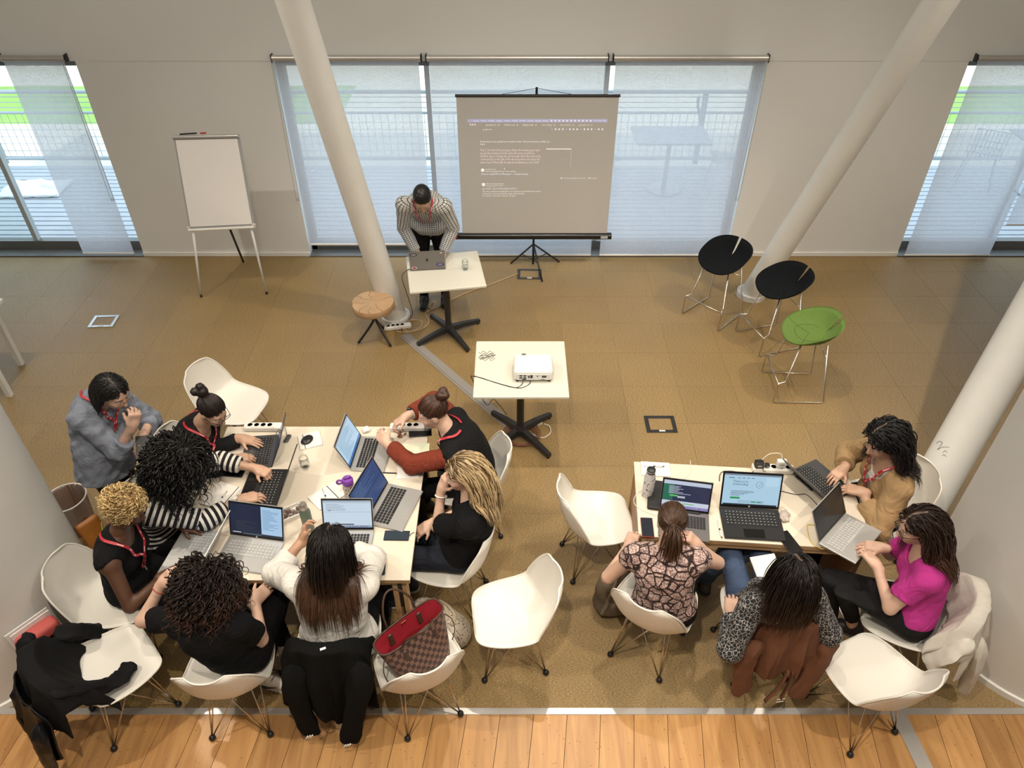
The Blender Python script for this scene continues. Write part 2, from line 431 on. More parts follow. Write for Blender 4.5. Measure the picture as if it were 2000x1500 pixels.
def wood_floor_mat():
    m, N, L, b = node_mat('oak_plank')
    tc = nd(N, 'ShaderNodeTexCoord'); oi = nd(N, 'ShaderNodeObjectInfo')
    ad = nd(N, 'ShaderNodeVectorMath'); ad.operation = 'ADD'; L.new(tc.outputs['Object'], ad.inputs[0])
    ml = nd(N, 'ShaderNodeVectorMath'); ml.operation = 'SCALE'; ml.inputs['Scale'].default_value = 37.0
    cb = nd(N, 'ShaderNodeCombineXYZ'); L.new(oi.outputs['Random'], cb.inputs[0]); L.new(oi.outputs['Random'], cb.inputs[1]); L.new(cb.outputs[0], ml.inputs[0]); L.new(ml.outputs[0], ad.inputs[1])
    mp = nd(N, 'ShaderNodeMapping'); mp.inputs['Scale'].default_value = (14, 1.2, 10); L.new(ad.outputs[0], mp.inputs[0])
    n1 = nd(N, 'ShaderNodeTexNoise'); n1.inputs['Scale'].default_value = 1.3; n1.inputs['Detail'].default_value = 5; n1.inputs['Distortion'].default_value = 0.8; L.new(mp.outputs[0], n1.inputs['Vector'])
    cr = nd(N, 'ShaderNodeValToRGB'); L.new(n1.outputs[0], cr.inputs[0])
    cr.color_ramp.elements[0].position = 0.3; cr.color_ramp.elements[0].color = (0.38, 0.185, 0.062, 1)
    cr.color_ramp.elements[1].position = 0.68; cr.color_ramp.elements[1].color = (0.57, 0.315, 0.118, 1)
    vo = nd(N, 'ShaderNodeTexVoronoi'); vo.inputs['Scale'].default_value = 26.0; L.new(ad.outputs[0], vo.inputs['Vector'])
    k1 = nd(N, 'ShaderNodeValToRGB'); L.new(vo.outputs['Distance'], k1.inputs[0]); k1.color_ramp.elements[0].color = (0.28, 0.2, 0.12, 1); k1.color_ramp.elements[0].position = 0.05; k1.color_ramp.elements[1].position = 0.14
    mx = nd(N, 'ShaderNodeMix'); mx.data_type = 'RGBA'; mx.blend_type = 'MULTIPLY'; mx.inputs[0].default_value = 0.75; L.new(cr.outputs[0], mx.inputs[6]); L.new(k1.outputs[0], mx.inputs[7])
    hs = nd(N, 'ShaderNodeHueSaturation'); L.new(mx.outputs[2], hs.inputs['Color'])
    mr = nd(N, 'ShaderNodeMapRange'); mr.inputs[3].default_value = 0.82; mr.inputs[4].default_value = 1.12; L.new(oi.outputs['Random'], mr.inputs[0]); L.new(mr.outputs[0], hs.inputs['Value'])
    L.new(hs.outputs[0], b.inputs['Base Color']); b.inputs['Roughness'].default_value = 0.38
    bp = nd(N, 'ShaderNodeBump'); bp.inputs['Strength'].default_value = 0.12; bp.inputs['Distance'].default_value = 0.003; L.new(n1.outputs[0], bp.inputs['Height']); L.new(bp.outputs[0], b.inputs['Normal'])
    return m
M_CARPET = carpet_mat(); M_PLANK = wood_floor_mat()
M_SUB = mat('dark_subfloor', (0.05, 0.032, 0.016), 0.9)

STRIP_Y0, STRIP_Y1 = 2.143, 2.183
fl = MB(); fl.box((0, 2.3, -0.06), (15, 11.0, 0.10), mi=0)
fl.box((0, 4.86, -0.0065), (15, 5.36, 0.007), mi=1)
floor = fl.build('floor', [M_SUB, M_CARPET]); tag(floor, 'tan woven carpet hall floor meeting oak planks', None, None, 'structure')
TS = 0.5
tile_me = None
for i in range(-12, 12):
    for j in range(11):
        cx, cy = (i+0.5)*TS, STRIP_Y1 + (j+0.5)*TS
        if cy > WALL_Y-0.1: continue
        lim = (cy+0.35)*0.7716 + 4.3*0.636
        if abs(cx)-0.35 > lim*1000/1450: continue
        sy = min(TS, WALL_Y-(STRIP_Y1+j*TS))
        if sy == TS:
            if tile_me is None: tile_me = MB().box((0, 0, -0.004), (TS-0.0016, TS-0.0016, 0.008)).mesh('carpet_tile', M_CARPET)
            me = tile_me
        else: me = MB().box((0, 0, -0.004), (TS-0.0016, sy-0.0016, 0.008)).mesh('carpet_tile', M_CARPET); cy = STRIP_Y1+j*TS+sy/2
        link('carpet_tile', me, floor, (cx, cy, 0))
PA = math.radians(7.1); PW = 0.196
pl_len = 3.3; sk = math.tan(PA)
plank_me = MB().prism([(-PW/2/math.cos(PA)+0.0015, 0), (-PW/2/math.cos(PA)+0.0015-sk*pl_len, -pl_len), (PW/2/math.cos(PA)-0.0015-sk*pl_len, -pl_len), (PW/2/math.cos(PA)-0.0015, 0)], -0.012, -0.001).mesh('plank', M_PLANK)
for i in range(-16, 17):
    link('plank', plank_me, floor, (i*PW/math.cos(PA)+0.03, STRIP_Y0, 0))
o = MB().box((0, (STRIP_Y0+STRIP_Y1)/2, 0.0), (15, STRIP_Y1-STRIP_Y0, 0.008), ch=0.001).build('trim_1', M_ALU); tag(o, 'aluminium strip between carpet and oak planks', None, None, 'structure')
a, b_ = W(1607, 1100), W(1806, 1500); dv = nrm(b_-a); nv = np.array([-dv[1], dv[0], 0])*0.045; b_ = a+dv*3.2
o = MB().prism([tuple((a+nv)[:2]), tuple((a-nv)[:2]), tuple((b_-nv)[:2]), tuple((b_+nv)[:2])], 0.0, 0.006).build('trim_2', M_ALU); tag(o, 'wide metal joint strip running diagonally from the table to the oak planks', None, None, 'structure')

# back wall with its openings
HEAD_Z = 2.14
OPEN = [(-8.0, -4.235), (-2.32, 2.47), (4.43, 8.0)]
wb = MB()
wb.box((-3.2775, WALL_Y+0.12, HEAD_Z/2), (1.915, 0.24, HEAD_Z)); wb.box((3.45, WALL_Y+0.12, HEAD_Z/2), (1.96, 0.24, HEAD_Z))
wb.box((0, WALL_Y+0.118, HEAD_Z+2.0), (16, 0.244, 4.0))
o = wb.build('wall_back', M_WALL); tag(o, 'cream painted wall around the blinds', None, None, 'structure')
o = MB().box((0, 2.27, 6.05), (15, 11, 0.1)).build('ceiling', M_WALL); tag(o, 'pale hall ceiling', None, None, 'structure')
o = MB().box((-7.3, 2.27, 3), (0.1, 11, 6.2)).build('wall_left', M_WALL); tag(o, 'pale far side wall', None, None, 'structure')
o = MB().box((7.3, 2.27, 3), (0.1, 11, 6.2)).build('wall_right', M_WALL); tag(o, 'pale far side wall opposite', None, None, 'structure')
o = MB().box((0, -3.3, 3), (15, 0.1, 6.2)).build('wall_front', M_WALL); tag(o, 'pale wall behind the gallery', None, None, 'structure')
bb = MB()
bb.box((-3.2775, WALL_Y-0.008, 0.025), (1.915, 0.016, 0.05), ch=0.003); bb.box((3.45, WALL_Y-0.008, 0.025), (1.96, 0.016, 0.05), ch=0.003)
o = bb.build('baseboard_back', M_WHITE); tag(o, 'low white skirting along the cream wall', None, None, 'structure')

# the two rounded white wall ends in the near corners
for side, (cx, cy, r, lab) in (('left', (-3.447, 2.738, 0.70, 'round grey-white wall end beside the waste bin')), ('right', (3.41, 2.78, 0.68, 'round grey-white wall end behind the white jacket'))):
    o = MB().lathe([(r, 0), (r, 6.0)], 72, (0, 0, 0)).build('wall_round_'+side, M_WALL2, None, (cx, cy, 0), smooth=True); tag(o, lab, None, None, 'structure')
    o = MB().lathe([(r+0.002, 0.0), (r+0.014, 0.0), (r+0.014, 0.045), (r+0.002, 0.05)], 72).build('baseboard_'+side, M_WHITE, None, (cx, cy, 0), smooth=True); tag(o, 'white skirting around the '+lab.split(' beside')[0].split(' behind')[0]+(' near the bin' if side == 'left' else ' near the white jacket'), None, None, 'structure')

# leaning round columns
M_COL = mat('column_paint', (0.76, 0.755, 0.72), 0.55, var=0.05, vscale=5, bump=0.04, bscale=50)
M_SCUFF = mat('scuffed_column_foot', (0.70, 0.69, 0.66), 0.6, var=0.5, vscale=40)
def column(foot, top_px, r, lab, collar=True, yl=0.0, scr=None):
    f = np.array(foot); zt = 5.9
    t = top_px
    d = (t-f); d = d/d[2]
    top = f + d*zt
    root = thing('column', lab, 'column', (f[0], f[1], 0))
    mb = MB(); n = 28; fs = []; vs = []
    rings = [0.0, 0.12, 1.0, 2.2, 3.4, 4.6, zt]
    ax = nrm(d); u = nrm(np.cross(ax, (0, 1, 0))); w = np.cross(ax, u)
    for z in rings:
        c = d*z
        for k in range(n):
            a_ = 2*math.pi*k/n; off = r*(math.cos(a_)*u+math.sin(a_)*w)
            p = c+off; p = p - d*(p[2]-z); vs.append(p)
    for i in range(len(rings)-1):
        for k in range(n):
            q = (k+1) % n; fs.append((i*n+k, i*n+q, i*n+n+q, i*n+n+k))
    mb.add(vs, fs); mb.build('shaft', M_COL, root, smooth='all')
    if collar: MB().lathe([(r*1.0, 0.0), (r*1.26, 0.0), (r*1.26, 0.055), (r*1.05, 0.065)], 28).build('foot_collar', M_SCUFF, root, smooth=True)
    return root
c1f = W(773, 622); c1t = WY(573, 5, 5.62)
column(c1f, c1t, 0.118, 'white leaning column beside the log stool')
c2f = W(1466, 577); c2t = WY(1836, 3, 5.9)
column(c2f, c2t, 0.118, 'white leaning column behind the bar stools')
c3f = W(1772, 1040)
c3m = np.array([2.63, 3.43, 0]); 
c3t = WY(1985, 668, 4.25)
column(c3f, c3t, 0.150, 'thick white leaning column with a pen scribble behind the beige jacket chair')

# pen scribble on the thick column
def on_column(px, py, foot, top, r):
    d = (top-foot)/(top-foot)[2]; ax = nrm(d); o_ = np.array([0, 0, CAM_H]); v = nrm(ray(px, py)); w = o_-foot
    v2 = v-ax*(v@ax); w2 = w-ax*(w@ax); A = v2@v2; Bq = 2*v2@w2; Cq = w2@w2-r*r; t = (-Bq-math.sqrt(max(Bq*Bq-4*A*Cq, 0)))/(2*A); return o_+v*t
_c3 = [o for o in bpy.data.objects if o.name.startswith('column') and o.get('label', '').startswith('thick')][0]
for pts in (((1829, 866), (1834, 862), (1840, 864), (1836, 872), (1831, 878), (1842, 873), (1854, 874)), ((1842, 884), (1846, 880), (1850, 884)), ((1840, 890), (1844, 888), (1848, 892))):
    P_ = [on_column(x_, y_, c3f, c3t, 0.1505)-np.array(_c3.location) for x_, y_ in pts]
    MB().tube(crom(P_, 4), 0.0014, 5).build('scribble', M_BLACK, _c3)
# windows: grey frames, glass, roller blinds
M_GLASS, N_, L_, B_ = node_mat('window_glass')
tr = nd(N_, 'ShaderNodeBsdfTransparent'); gl = nd(N_, 'ShaderNodeBsdfGlossy'); gl.inputs['Roughness'].default_value = 0.02; mxs = nd(N_, 'ShaderNodeMixShader'); mxs.inputs[0].default_value = 0.05
tr.inputs[0].default_value = (0.93, 0.97, 0.96, 1)
L_.new(tr.outputs[0], mxs.inputs[1]); L_.new(gl.outputs[0], mxs.inputs[2]); L_.new(mxs.outputs[0], N_['Material Output'].inputs[0])
def blind_mat(name, see, tint):
    m, N, L, b = node_mat(name)
    t = nd(N, 'ShaderNodeBsdfTransparent'); d = nd(N, 'ShaderNodeBsdfDiffuse'); tl = nd(N, 'ShaderNodeBsdfTranslucent')
    d.inputs[0].default_value = (*tint, 1); tl.inputs[0].default_value = (*tint, 1)
    a1 = nd(N, 'ShaderNodeMixShader'); a1.inputs[0].default_value = 0.52; L.new(d.outputs[0], a1.inputs[1]); L.new(tl.outputs[0], a1.inputs[2])
    a2 = nd(N, 'ShaderNodeMixShader'); L.new(a1.outputs[0], a2.inputs[1]); L.new(t.outputs[0], a2.inputs[2])
    g = nd(N, 'ShaderNodeNewGeometry'); nz = nd(N, 'ShaderNodeTexNoise'); nz.inputs['Scale'].default_value = 110; L.new(g.outputs['Position'], nz.inputs['Vector'])
    mr = nd(N, 'ShaderNodeMapRange'); mr.inputs[1].default_value = 0.3; mr.inputs[2].default_value = 0.7; mr.inputs[3].default_value = see-0.07; mr.inputs[4].default_value = see+0.07; L.new(nz.outputs[0], mr.inputs[0]); L.new(mr.outputs[0], a2.inputs[0])
    L.new(a2.outputs[0], N['Material Output'].inputs[0]); return m
M_BLIND = blind_mat('blind_fabric', 0.19, (0.64, 0.645, 0.69))
GY = WALL_Y+0.17
M_MULL = mat('pale_mullion', (0.50, 0.52, 0.53), 0.4)
def window(num, x0, x1, mull, lab):
    root = tag(link('window_%d' % num, None), lab, None, None, 'structure')
    fr = MB()
    fr.box(((x0+x1)/2, GY, 0.06), (x1-x0, 0.09, 0.12)); fr.box(((x0+x1)/2, GY, HEAD_Z-0.04), (x1-x0, 0.09, 0.08))
    for x in (x0+0.03, x1-0.03): fr.box((x, GY, HEAD_Z/2), (0.06, 0.09, HEAD_Z))
    for x in mull: MB().box((x, GY, HEAD_Z/2), (0.05, 0.07, HEAD_Z)).build('mullion', M_MULL, root)
    fr.box(((x0+x1)/2, WALL_Y+0.07, 0.008), (x1-x0, 0.2, 0.016))
    fr.build('window_frame', M_FRAME, root)
    xs = [x0+0.06] + [v for x in mull for v in (x-0.035, x+0.035)] + [x1-0.06]
    for i in range(0, len(xs), 2):
        MB().box(((xs[i]+xs[i+1])/2, GY, HEAD_Z/2+0.02), (xs[i+1]-xs[i], 0.012, HEAD_Z-0.2)).build('pane', M_GLASS, root)
    return root
window(1, -8.0, -4.235, (-5.5, -6.9), 'glass terrace door at the blind by the flip chart')
window(2, -2.32, 2.47, (-0.85, 0.95), 'triple window behind the projection screen')
window(3, 4.43, 8.0, (5.5, 6.9), 'glass terrace door past the leaning column')
M_TUBE = mat('blind_tube', (0.60, 0.58, 0.55), 0.35, metal=0.7)
def blind(x0, x1, zb, lab, y=WALL_Y-0.045, zt=2.165, chain=None):
    root = thing('roller_blind', lab, 'blind', ((x0+x1)/2, y, zb), 0, 'roller blinds')
    h = zt-zb; w = x1-x0
    mb = MB(); nx, nz = 10, 14; vs = []; fs = []
    for j in range(nz+1):
        for i in range(nx+1):
            vs.append((-w/2+w*i/nx, 0.003*math.sin(i*1.3+j*0.2), h*j/nz))
    for j in range(nz):
        for i in range(nx): q = j*(nx+1)+i; fs.append((q, q+1, q+nx+2, q+nx+1))
    mb.add(vs, fs); mb.build('fabric', M_BLIND, root, smooth='all')
    MB().tube([(-w/2-0.02, 0.0, h+0.012), (w/2+0.02, 0.0, h+0.012)], 0.03, 14).build('roller', M_TUBE, root, smooth=True)
    MB().box((0, 0, 0.006), (w, 0.016, 0.02), ch=0.003).build('bottom_bar', M_WHITE, root)
    for sx in (-1, 1): MB().box((sx*(w/2+0.026), 0.015, h+0.012), (0.012, 0.07, 0.075), ch=0.003).build('bracket', M_BLACK, root)
    if chain:
        cx = chain*(w/2+0.012)
        MB().tube(crom([(cx, -0.03, h), (cx+0.004, -0.035, h-0.6), (cx, -0.03, h-1.38), (cx-0.02, -0.03, h-1.42), (cx-0.035, -0.03, h-1.38), (cx-0.02, -0.035, h-0.6), (cx-0.015, -0.03, h)], 4), 0.0022, 5).build('chain', mat('blind_chain', (0.35, 0.36, 0.36), 0.4), root, smooth='all')
    return root
blind(-4.90, -4.315, 0.05, 'narrow roller blind pulled down beside the terrace door by the flip chart', chain=1)
blind(-2.285, -0.90, 0.165, 'roller blind behind the leaning column and presenter, ending above the floor', chain=-1)
blind(-0.80, 0.90, 0.03, 'roller blind directly behind the projection screen')
blind(1.0, 2.44, 0.03, 'roller blind showing the terrace table between screen and bar stools', chain=1)
blind(4.49, 5.46, 0.03, 'roller blind past the leaning column, hanging down to the floor')
blind(5.56, 7.0, 0.36, 'roller blind at the picture edge stopping above the sill', y=WALL_Y+0.05)

# terrace outside
M_DECK = mat('deck_board', (0.50, 0.52, 0.56), 0.6, var=0.12, vscale=4)
M_DECKB = mat('deck_underlay', (0.86, 0.9, 0.95), 0.6)
M_RAIL = mat('galvanised_rail', (0.42, 0.45, 0.48), 0.4, metal=0.6)
deck = MB().box((0, 8.95, -0.065), (18, 2.35, 0.06)).build('terrace_deck', M_DECKB); tag(deck, 'shaded slatted terrace deck outside the windows', 'deck', None, 'structure')
bme = MB().box((0, 0, -0.02), (18, 0.098, 0.03), ch=0.003).mesh('plank', M_DECK)
for i in range(19): link('plank', bme, deck, (0, 7.87+i*0.12, 0))
M_LAWN = mat('lawn', (0.20, 0.36, 0.07), 0.9, var=0.4, vscale=1.5)
M_PAVE = mat('pale_paving', (0.62, 0.58, 0.50), 0.85, var=0.15, vscale=2)
o = MB().box((0, 22, -0.45), (60, 24, 0.1)).build('ground_lawn', M_LAWN); tag(o, 'sunlit green lawn beyond the terrace', None, None, 'structure')
pv = MB(); pv.box((0, 11.7, -0.39), (60, 2.0, 0.03)); pv.box((0, 15.4, -0.39), (60, 1.3, 0.03)); pv.box((1.5, 20, -0.385), (9, 15, 0.03))
o = pv.build('path', M_PAVE); tag(o, 'pale sunlit paving beyond the terrace railing', None, None, 'structure')
rail = thing('terrace_railing', 'grey metal terrace railing with wires seen through the glass', 'railing', (0, 10.15, 0))
for x in (-7.2, -4.95, -2.4, 0.1, 2.6, 5.0, 7.4):
    MB().box((x, 0, 0.5), (0.07, 0.05, 1.0)).tube(crom([(x-0.02, -0.02, 0.62), (x-0.1, -0.06, 0.85), (x-0.12, -0.12, 0.98)], 4), 0.02, 8).build('post', M_RAIL, rail)
for z, r in ((1.0, 0.028), (0.72, 0.02), (0.08, 0.03)): MB().tube([(-9, 0, z), (9, 0, z)], r, 8).build('rail', M_RAIL, rail, smooth=True)
for z in (0.79, 0.86, 0.93): MB().tube([(-9, 0, z), (9, 0, z)], 0.006, 6).build('wire', M_RAIL, rail, smooth=True)
mm = MB()
for i in range(180): mm.tube([(-9+i*0.1, 0.02, 0.1), (-9+i*0.1, 0.02, 0.7)], 0.004, 4, caps=False)
for j in range(5): mm.tube([(-9, 0.02, 0.18+j*0.1), (9, 0.02, 0.18+j*0.1)], 0.004, 4, caps=False)
o = mm.build('wire_mesh', M_RAIL, rail); o['kind'] = 'stuff'
M_TARP = mat('white_tarp', (0.86, 0.86, 0.86), 0.6)
s = Sol(0.04); s.box((0, 0, 0.02), (0.40, 0.25, 0.02), rd=0.015); s.cone((-0.02, 0.22, 0.05), (0.12, 0.02, 0.05), 0.026, 0.03); s.cone((0.12, 0.02, 0.05), (0.32, -0.04, 0.045), 0.03, 0.025)
tp = W(68, 367, 0.03); k_ = (9.35)/tp[1]
t_ = thing('folded_tarp', 'crumpled white sheet folded on the terrace deck outside the door', 'tarp', (-6.35, 9.28, 0.0), 0.05)
sol_obj('sheet', s, M_TARP, t_, 0.012, wr=0.008, wseed=3, wk=30)
def terrace_table(x, y, lab):
    t = thing('terrace_table', lab, 'table', (x, y, 0), 0, 'terrace tables')
    MB().box((0, 0, 0.73), (0.95, 0.6, 0.025), ch=0.004).build('tabletop', mat('terrace_top', (0.35, 0.37, 0.40), 0.5), t)
    MB().tube([(0, 0, 0.72), (0, 0, 0.02)], 0.03, 10).lathe([(0.22, 0.0), (0.22, 0.015), (0.03, 0.03)], 20).build('pedestal', M_RAIL, t, smooth=True)
def terrace_chair(x, y, rz, lab):
    t = thing('wire_chair', lab, 'chair', (x, y, 0), rz, 'wire terrace chairs')
    g = MB()
    for i in range(9):
        u = -0.2+0.05*i
        g.tube(crom([(u, 0.2, 0.45), (u*0.95, -0.12, 0.42), (u*0.9, -0.2, 0.5), (u*0.9, -0.27, 0.82)], 3), 0.006, 5)
    for yy, z in ((0.2, 0.45), (0.0, 0.43), (-0.2, 0.5), (-0.25, 0.68), (-0.27, 0.82)): g.tube([(-0.2, yy, z), (0.2, yy, z)], 0.007, 5)
    g.build('wire_shell', M_RAIL, t, smooth='all')
    for sx in (-1, 1):
        for sy in (-1, 1): MB().tube([(sx*0.15, sy*0.14, 0.43), (sx*0.21, sy*0.2, 0.0)], 0.008, 6).build('leg', M_RAIL, t, smooth='all')
terrace_table(2.02, 9.3, 'terrace table showing as a silhouette through the blind by the bar stools')
terrace_chair(1.15, 9.35, -1.4, 'wire chair before the terrace table, silhouette nearer the projection screen')
terrace_chair(2.8, 9.3, 1.5, 'wire chair beside the terrace table, silhouette nearer the bar stools')
terrace_table(6.9, 9.2, 'terrace table seen through the blind at the picture edge')
terrace_chair(6.2, 9.45, -0.5, 'wire chair seen through the blind at the picture edge')
# young tree on the lawn
tr_ = thing('young_tree', 'young tree on the lawn beyond the terrace door', 'tree', (-10.6, 15.6, -0.4))
MB().tube([(0, 0, 0), (0.05, 0, 0.9), (0.02, 0.05, 1.7)], [0.06, 0.05, 0.03], 8).tube([(0.03, 0, 0.9), (0.4, 0.1, 1.6)], [0.03, 0.015], 6).build('trunk', mat('bark', (0.12, 0.09, 0.07), 0.9), tr_, smooth='all')
lv = MB()
for i in range(420):
    c = rng.normal(size=3)*np.array([0.5, 0.5, 0.35])+np.array([0.1, 0, 1.9]); q = nrm(rng.normal(size=3)); w_ = nrm(np.cross(q, rng.normal(size=3)))*0.05; e_ = q*0.09
    lv.add([c-w_, c+e_*0.5, c+w_, c-e_], [(0, 1, 2, 3)])
o = lv.build('foliage', mat('tree_leaf', (0.09, 0.2, 0.04), 0.7), tr_)
# ------------------------------------------------------------------ furniture
M_SHELL = mat('white_shell_plastic', (0.75, 0.725, 0.665), 0.38)
M_TOP = mat('cream_laminate', (0.67, 0.60, 0.495), 0.28, coat=0.15, var=0.02, vscale=3)
M_TOP2 = mat('white_laminate', (0.66, 0.645, 0.56), 0.3)
def wood(name, c1, c2, rough=0.5, st=(2, 30, 30)):
    return mat(name, c1, rough, var=0.3, vscale=2.2, stretch=st, color2=c2, bump=0.05, bscale=20)
M_PLY = wood('plywood_edge', (0.30, 0.17, 0.075), (0.52, 0.33, 0.16), 0.5, (3, 3, 90))
M_LEGW = wood('oak_leg', (0.36, 0.22, 0.10), (0.52, 0.34, 0.17), 0.5, (30, 30, 2))

def chair_shell():
    prof = [(0.232, 0.418), (0.222, 0.432), (0.19, 0.437), (0.12, 0.432), (0.04, 0.424), (-0.05, 0.420), (-0.12, 0.426), (-0.175, 0.450), (-0.215, 0.496), (-0.241, 0.558), (-0.259, 0.627), (-0.272, 0.693), (-0.281, 0.745), (-0.284, 0.770)]
    wid = [0.085, 0.145, 0.188, 0.215, 0.229, 0.234, 0.235, 0.233, 0.230, 0.224, 0.212, 0.192, 0.158, 0.10]
    lift = [0.000, 0.004, 0.010, 0.020, 0.034, 0.051, 0.069, 0.086, 0.096, 0.095, 0.084, 0.066, 0.046, 0.034]
    P = np.array(crom([(0, a, b) for a, b in prof], 3)); Wd = np.array(crom([(w, l, 0) for w, l in zip(wid, lift)], 3))
    T = np.gradient(P, axis=0); T /= np.linalg.norm(T, axis=1)[:, None]
    Nn = np.stack([np.zeros(len(T)), T[:, 2], -T[:, 1]], 1)      # inward (up / forward) normal
    us = np.linspace(-1, 1, 21); vs = []
    for i in range(len(P)):
        for u in us:
            e = abs(u)**2.4
            vs.append(P[i] + np.array([u*Wd[i, 0], 0, 0]) + Nn[i]*Wd[i, 1]*e)
    n = len(us); vs = np.array(vs); fs = []
    g = vs.reshape(len(P), n, 3)
    du = np.gradient(g, axis=1); dv_ = np.gradient(g, axis=0); nm = np.cross(dv_, du); nm /= np.linalg.norm(nm, axis=2)[..., None]+1e-9
    if (nm[10, 10]@Nn[10]) < 0: nm = -nm
    back = g - nm*0.007
    A = g.reshape(-1, 3); B = back.reshape(-1, 3); off = len(A); m = len(P)
    for i in range(m-1):
        for k in range(n-1):
            q = i*n+k; fs.append((q, q+n, q+n+1, q+1)); fs.append((off+q, off+q+1, off+q+n+1, off+q+n))
    rim = [k for k in range(n)] + [i*n+n-1 for i in range(1, m)] + [(m-1)*n+k for k in range(n-2, -1, -1)] + [i*n for i in range(m-2, 0, -1)]
    for i in range(len(rim)):
        a, b = rim[i], rim[(i+1) % len(rim)]; fs.append((a, b, off+b, off+a))
    mb = MB(); mb.add(list(A)+list(B), fs)
    # rolled rim
    mb.tube([A[r]*0.5+B[r]*0.5 for r in rim], 0.0062, 6, closed=True)
    return mb
shell_me = chair_shell().mesh('shell', M_SHELL, True)
bm = bmesh.new(); bm.from_mesh(shell_me); bmesh.ops.recalc_face_normals(bm, faces=bm.faces); bm.to_mesh(shell_me); bm.free()
def chair_legs():
    out = []
    for sx in (-1, 1):
        for sy in (-1, 1):
            foot = (sx*0.165, sy*0.19, 0.018); near = (sx*0.115, sy*0.10, 0.415); opp = (-sx*0.055, sy*0.105, 0.40); mid = (sx*0.12, -sy*0.03, 0.385)
            mb = MB(); mb.tube([foot, near], 0.0052, 6); mb.tube([foot, opp], 0.0046, 6); mb.tube([foot, mid], 0.0042, 6)
            ft = MB(); ft.lathe([(0.0, 0.0), (0.014, 0.0), (0.019, 0.008), (0.019, 0.020), (0.012, 0.032), (0.0, 0.036)], 12, (foot[0], foot[1], 0))
            out.append((mb.mesh('leg', M_CHROME, True), ft.mesh('foot', M_BLACK, True)))
    br = MB()
    br.tube(crom([(-0.115, 0.10, 0.41), (0.115, 0.10, 0.41), (0.125, -0.10, 0.41), (-0.125, -0.10, 0.41)], 3, True), 0.005, 6, closed=True)
    return out, br.mesh('mounting_ring', M_CHROME, True)
LEGS, RING = chair_legs()
def chair(x, y, fx, fy, lab, z=0.0):
    t = thing('shell_chair', lab, 'chair', (x, y, z), math.atan2(-fx, fy), 'white shell chairs')
    link('shell', shell_me, t)
    for lm, fm in LEGS: l = link('leg', lm, t); link('foot', fm, l)
    link('mounting_ring', RING, t)
    return t
CH = {}
for key, x, y, fx, fy, lab in (
    ('back', -2.20, 4.42, 1, -0.22, 'empty white chair behind the woman with a black hair bun'),
    ('bun', -2.18, 3.72, 1, -0.05, 'white chair of the woman in a black blazer with a bun'),
    ('stripe', -2.22, 3.20, 1, -0.05, 'white chair of the woman in the striped top'),
    ('curl', -2.41, 2.66, 1, 0.06, 'white chair of the woman with short blonde curls'),
    ('jack', -2.24, 2.19, 0.72, 0.69, 'white chair draped with black jackets at the round wall'),
    ('dark', -1.57, 2.20, -0.06, 1, 'white chair of the woman with dark curly hair'),
    ('long', -0.995, 2.38, 0, 1, 'white chair under the black hoodie'),
    ('bag', -0.535, 2.24, -0.44, 0.897, 'white chair holding the brown checkered handbag'),
    ('mid', 0.0, 2.54, -0.99, -0.13, 'empty white chair standing alone between the two tables, nearest the oak planks'),
    ('side', 0.575, 3.26, 0.985, 0.17, 'empty white chair at the end of the plywood-edged table, beside the backpack'),
    ('blond', -0.395, 2.945, -0.98, 0.19, 'white chair of the long-haired blonde woman'),
    ('vest', -0.29, 3.60, -1, -0.12, 'white chair of the woman in a black vest with rust sleeves'),
    ('snake', 0.86, 2.60, 0.525, 0.85, 'white chair of the woman in the snake-print top'),
    ('lace', 1.49, 2.53, -0.12, 1, 'white chair under the brown suede jacket'),
    ('pink', 2.33, 2.52, -0.9, 0.43, 'white chair draped with the white jacket'),
    ('front', 1.99, 2.146, -0.39, 0.92, 'empty white chair in the corner straddling the metal strip'),
    ('beige', 2.50, 3.38, -1, -0.1, 'white chair of the woman in the beige blazer')):
    n_ = math.hypot(fx, fy); CH[key] = chair(x, y, fx/n_, fy/n_, lab)

# large work table and plywood-edged table
TZ = 0.73
def panel_table(name, lab, c, rz, L, D, legs, split):
    t = thing(name, lab, 'table', (c[0], c[1], 0), rz)
    MB().box((0, 0, TZ-0.003), (L, D, 0.006), ch=0.001).build('tabletop', M_TOP, t)
    MB().box((0, 0, TZ-0.02), (L-0.004, D-0.004, 0.028)).build('plywood_core', M_PLY, t)
    for (lx, ly) in legs:
        for d in (-1, 1):
            MB().box((lx+0.028*d, ly, (TZ-0.034)/2), (0.03, 0.06, TZ-0.034), ch=0.003).build('leg', M_LEGW, t)
        MB().box((lx, ly, 0.55), (0.026, 0.03, 0.26)).build('leg_insert', M_BLACK, t)
    for yy in split: MB().box((0, yy, TZ-0.065), (L-0.18, 0.03, 0.06)).build('apron', M_LEGW, t)
    return t
TLX0, TLX1 = -2.01, -0.585; TLY0, TLY1 = 2.565, 3.858
hx, hy = (TLX1-TLX0)/2, (TLY1-TLY0)/2
tbl1 = panel_table('work_table', 'large cream work table with oak legs crowded with laptops', ((TLX0+TLX1)/2, (TLY0+TLY1)/2), 0, 2*hx, 2*hy,
    [(-hx+0.07, -hy+0.05), (hx-0.07, -hy+0.05), (-hx+0.07, hy-0.05), (hx-0.07, hy-0.05)], (-hy+0.05, 0, hy-0.05))
R4 = math.radians(-4.5)
def T2(u, v):
    c, s_ = math.cos(R4), math.sin(R4); return (0.768+u*c-v*s_, 2.885+u*s_+v*c)
t2c = T2(0.70, 0.315)
tbl2 = thing('work_table', 'cream-topped work table with thick plywood edge and side panel, beside the empty chair', 'table', (t2c[0], t2c[1], 0), R4)
MB().box((0, 0, TZ-0.003), (1.40, 0.63, 0.006), ch=0.001).build('tabletop', M_TOP, tbl2)
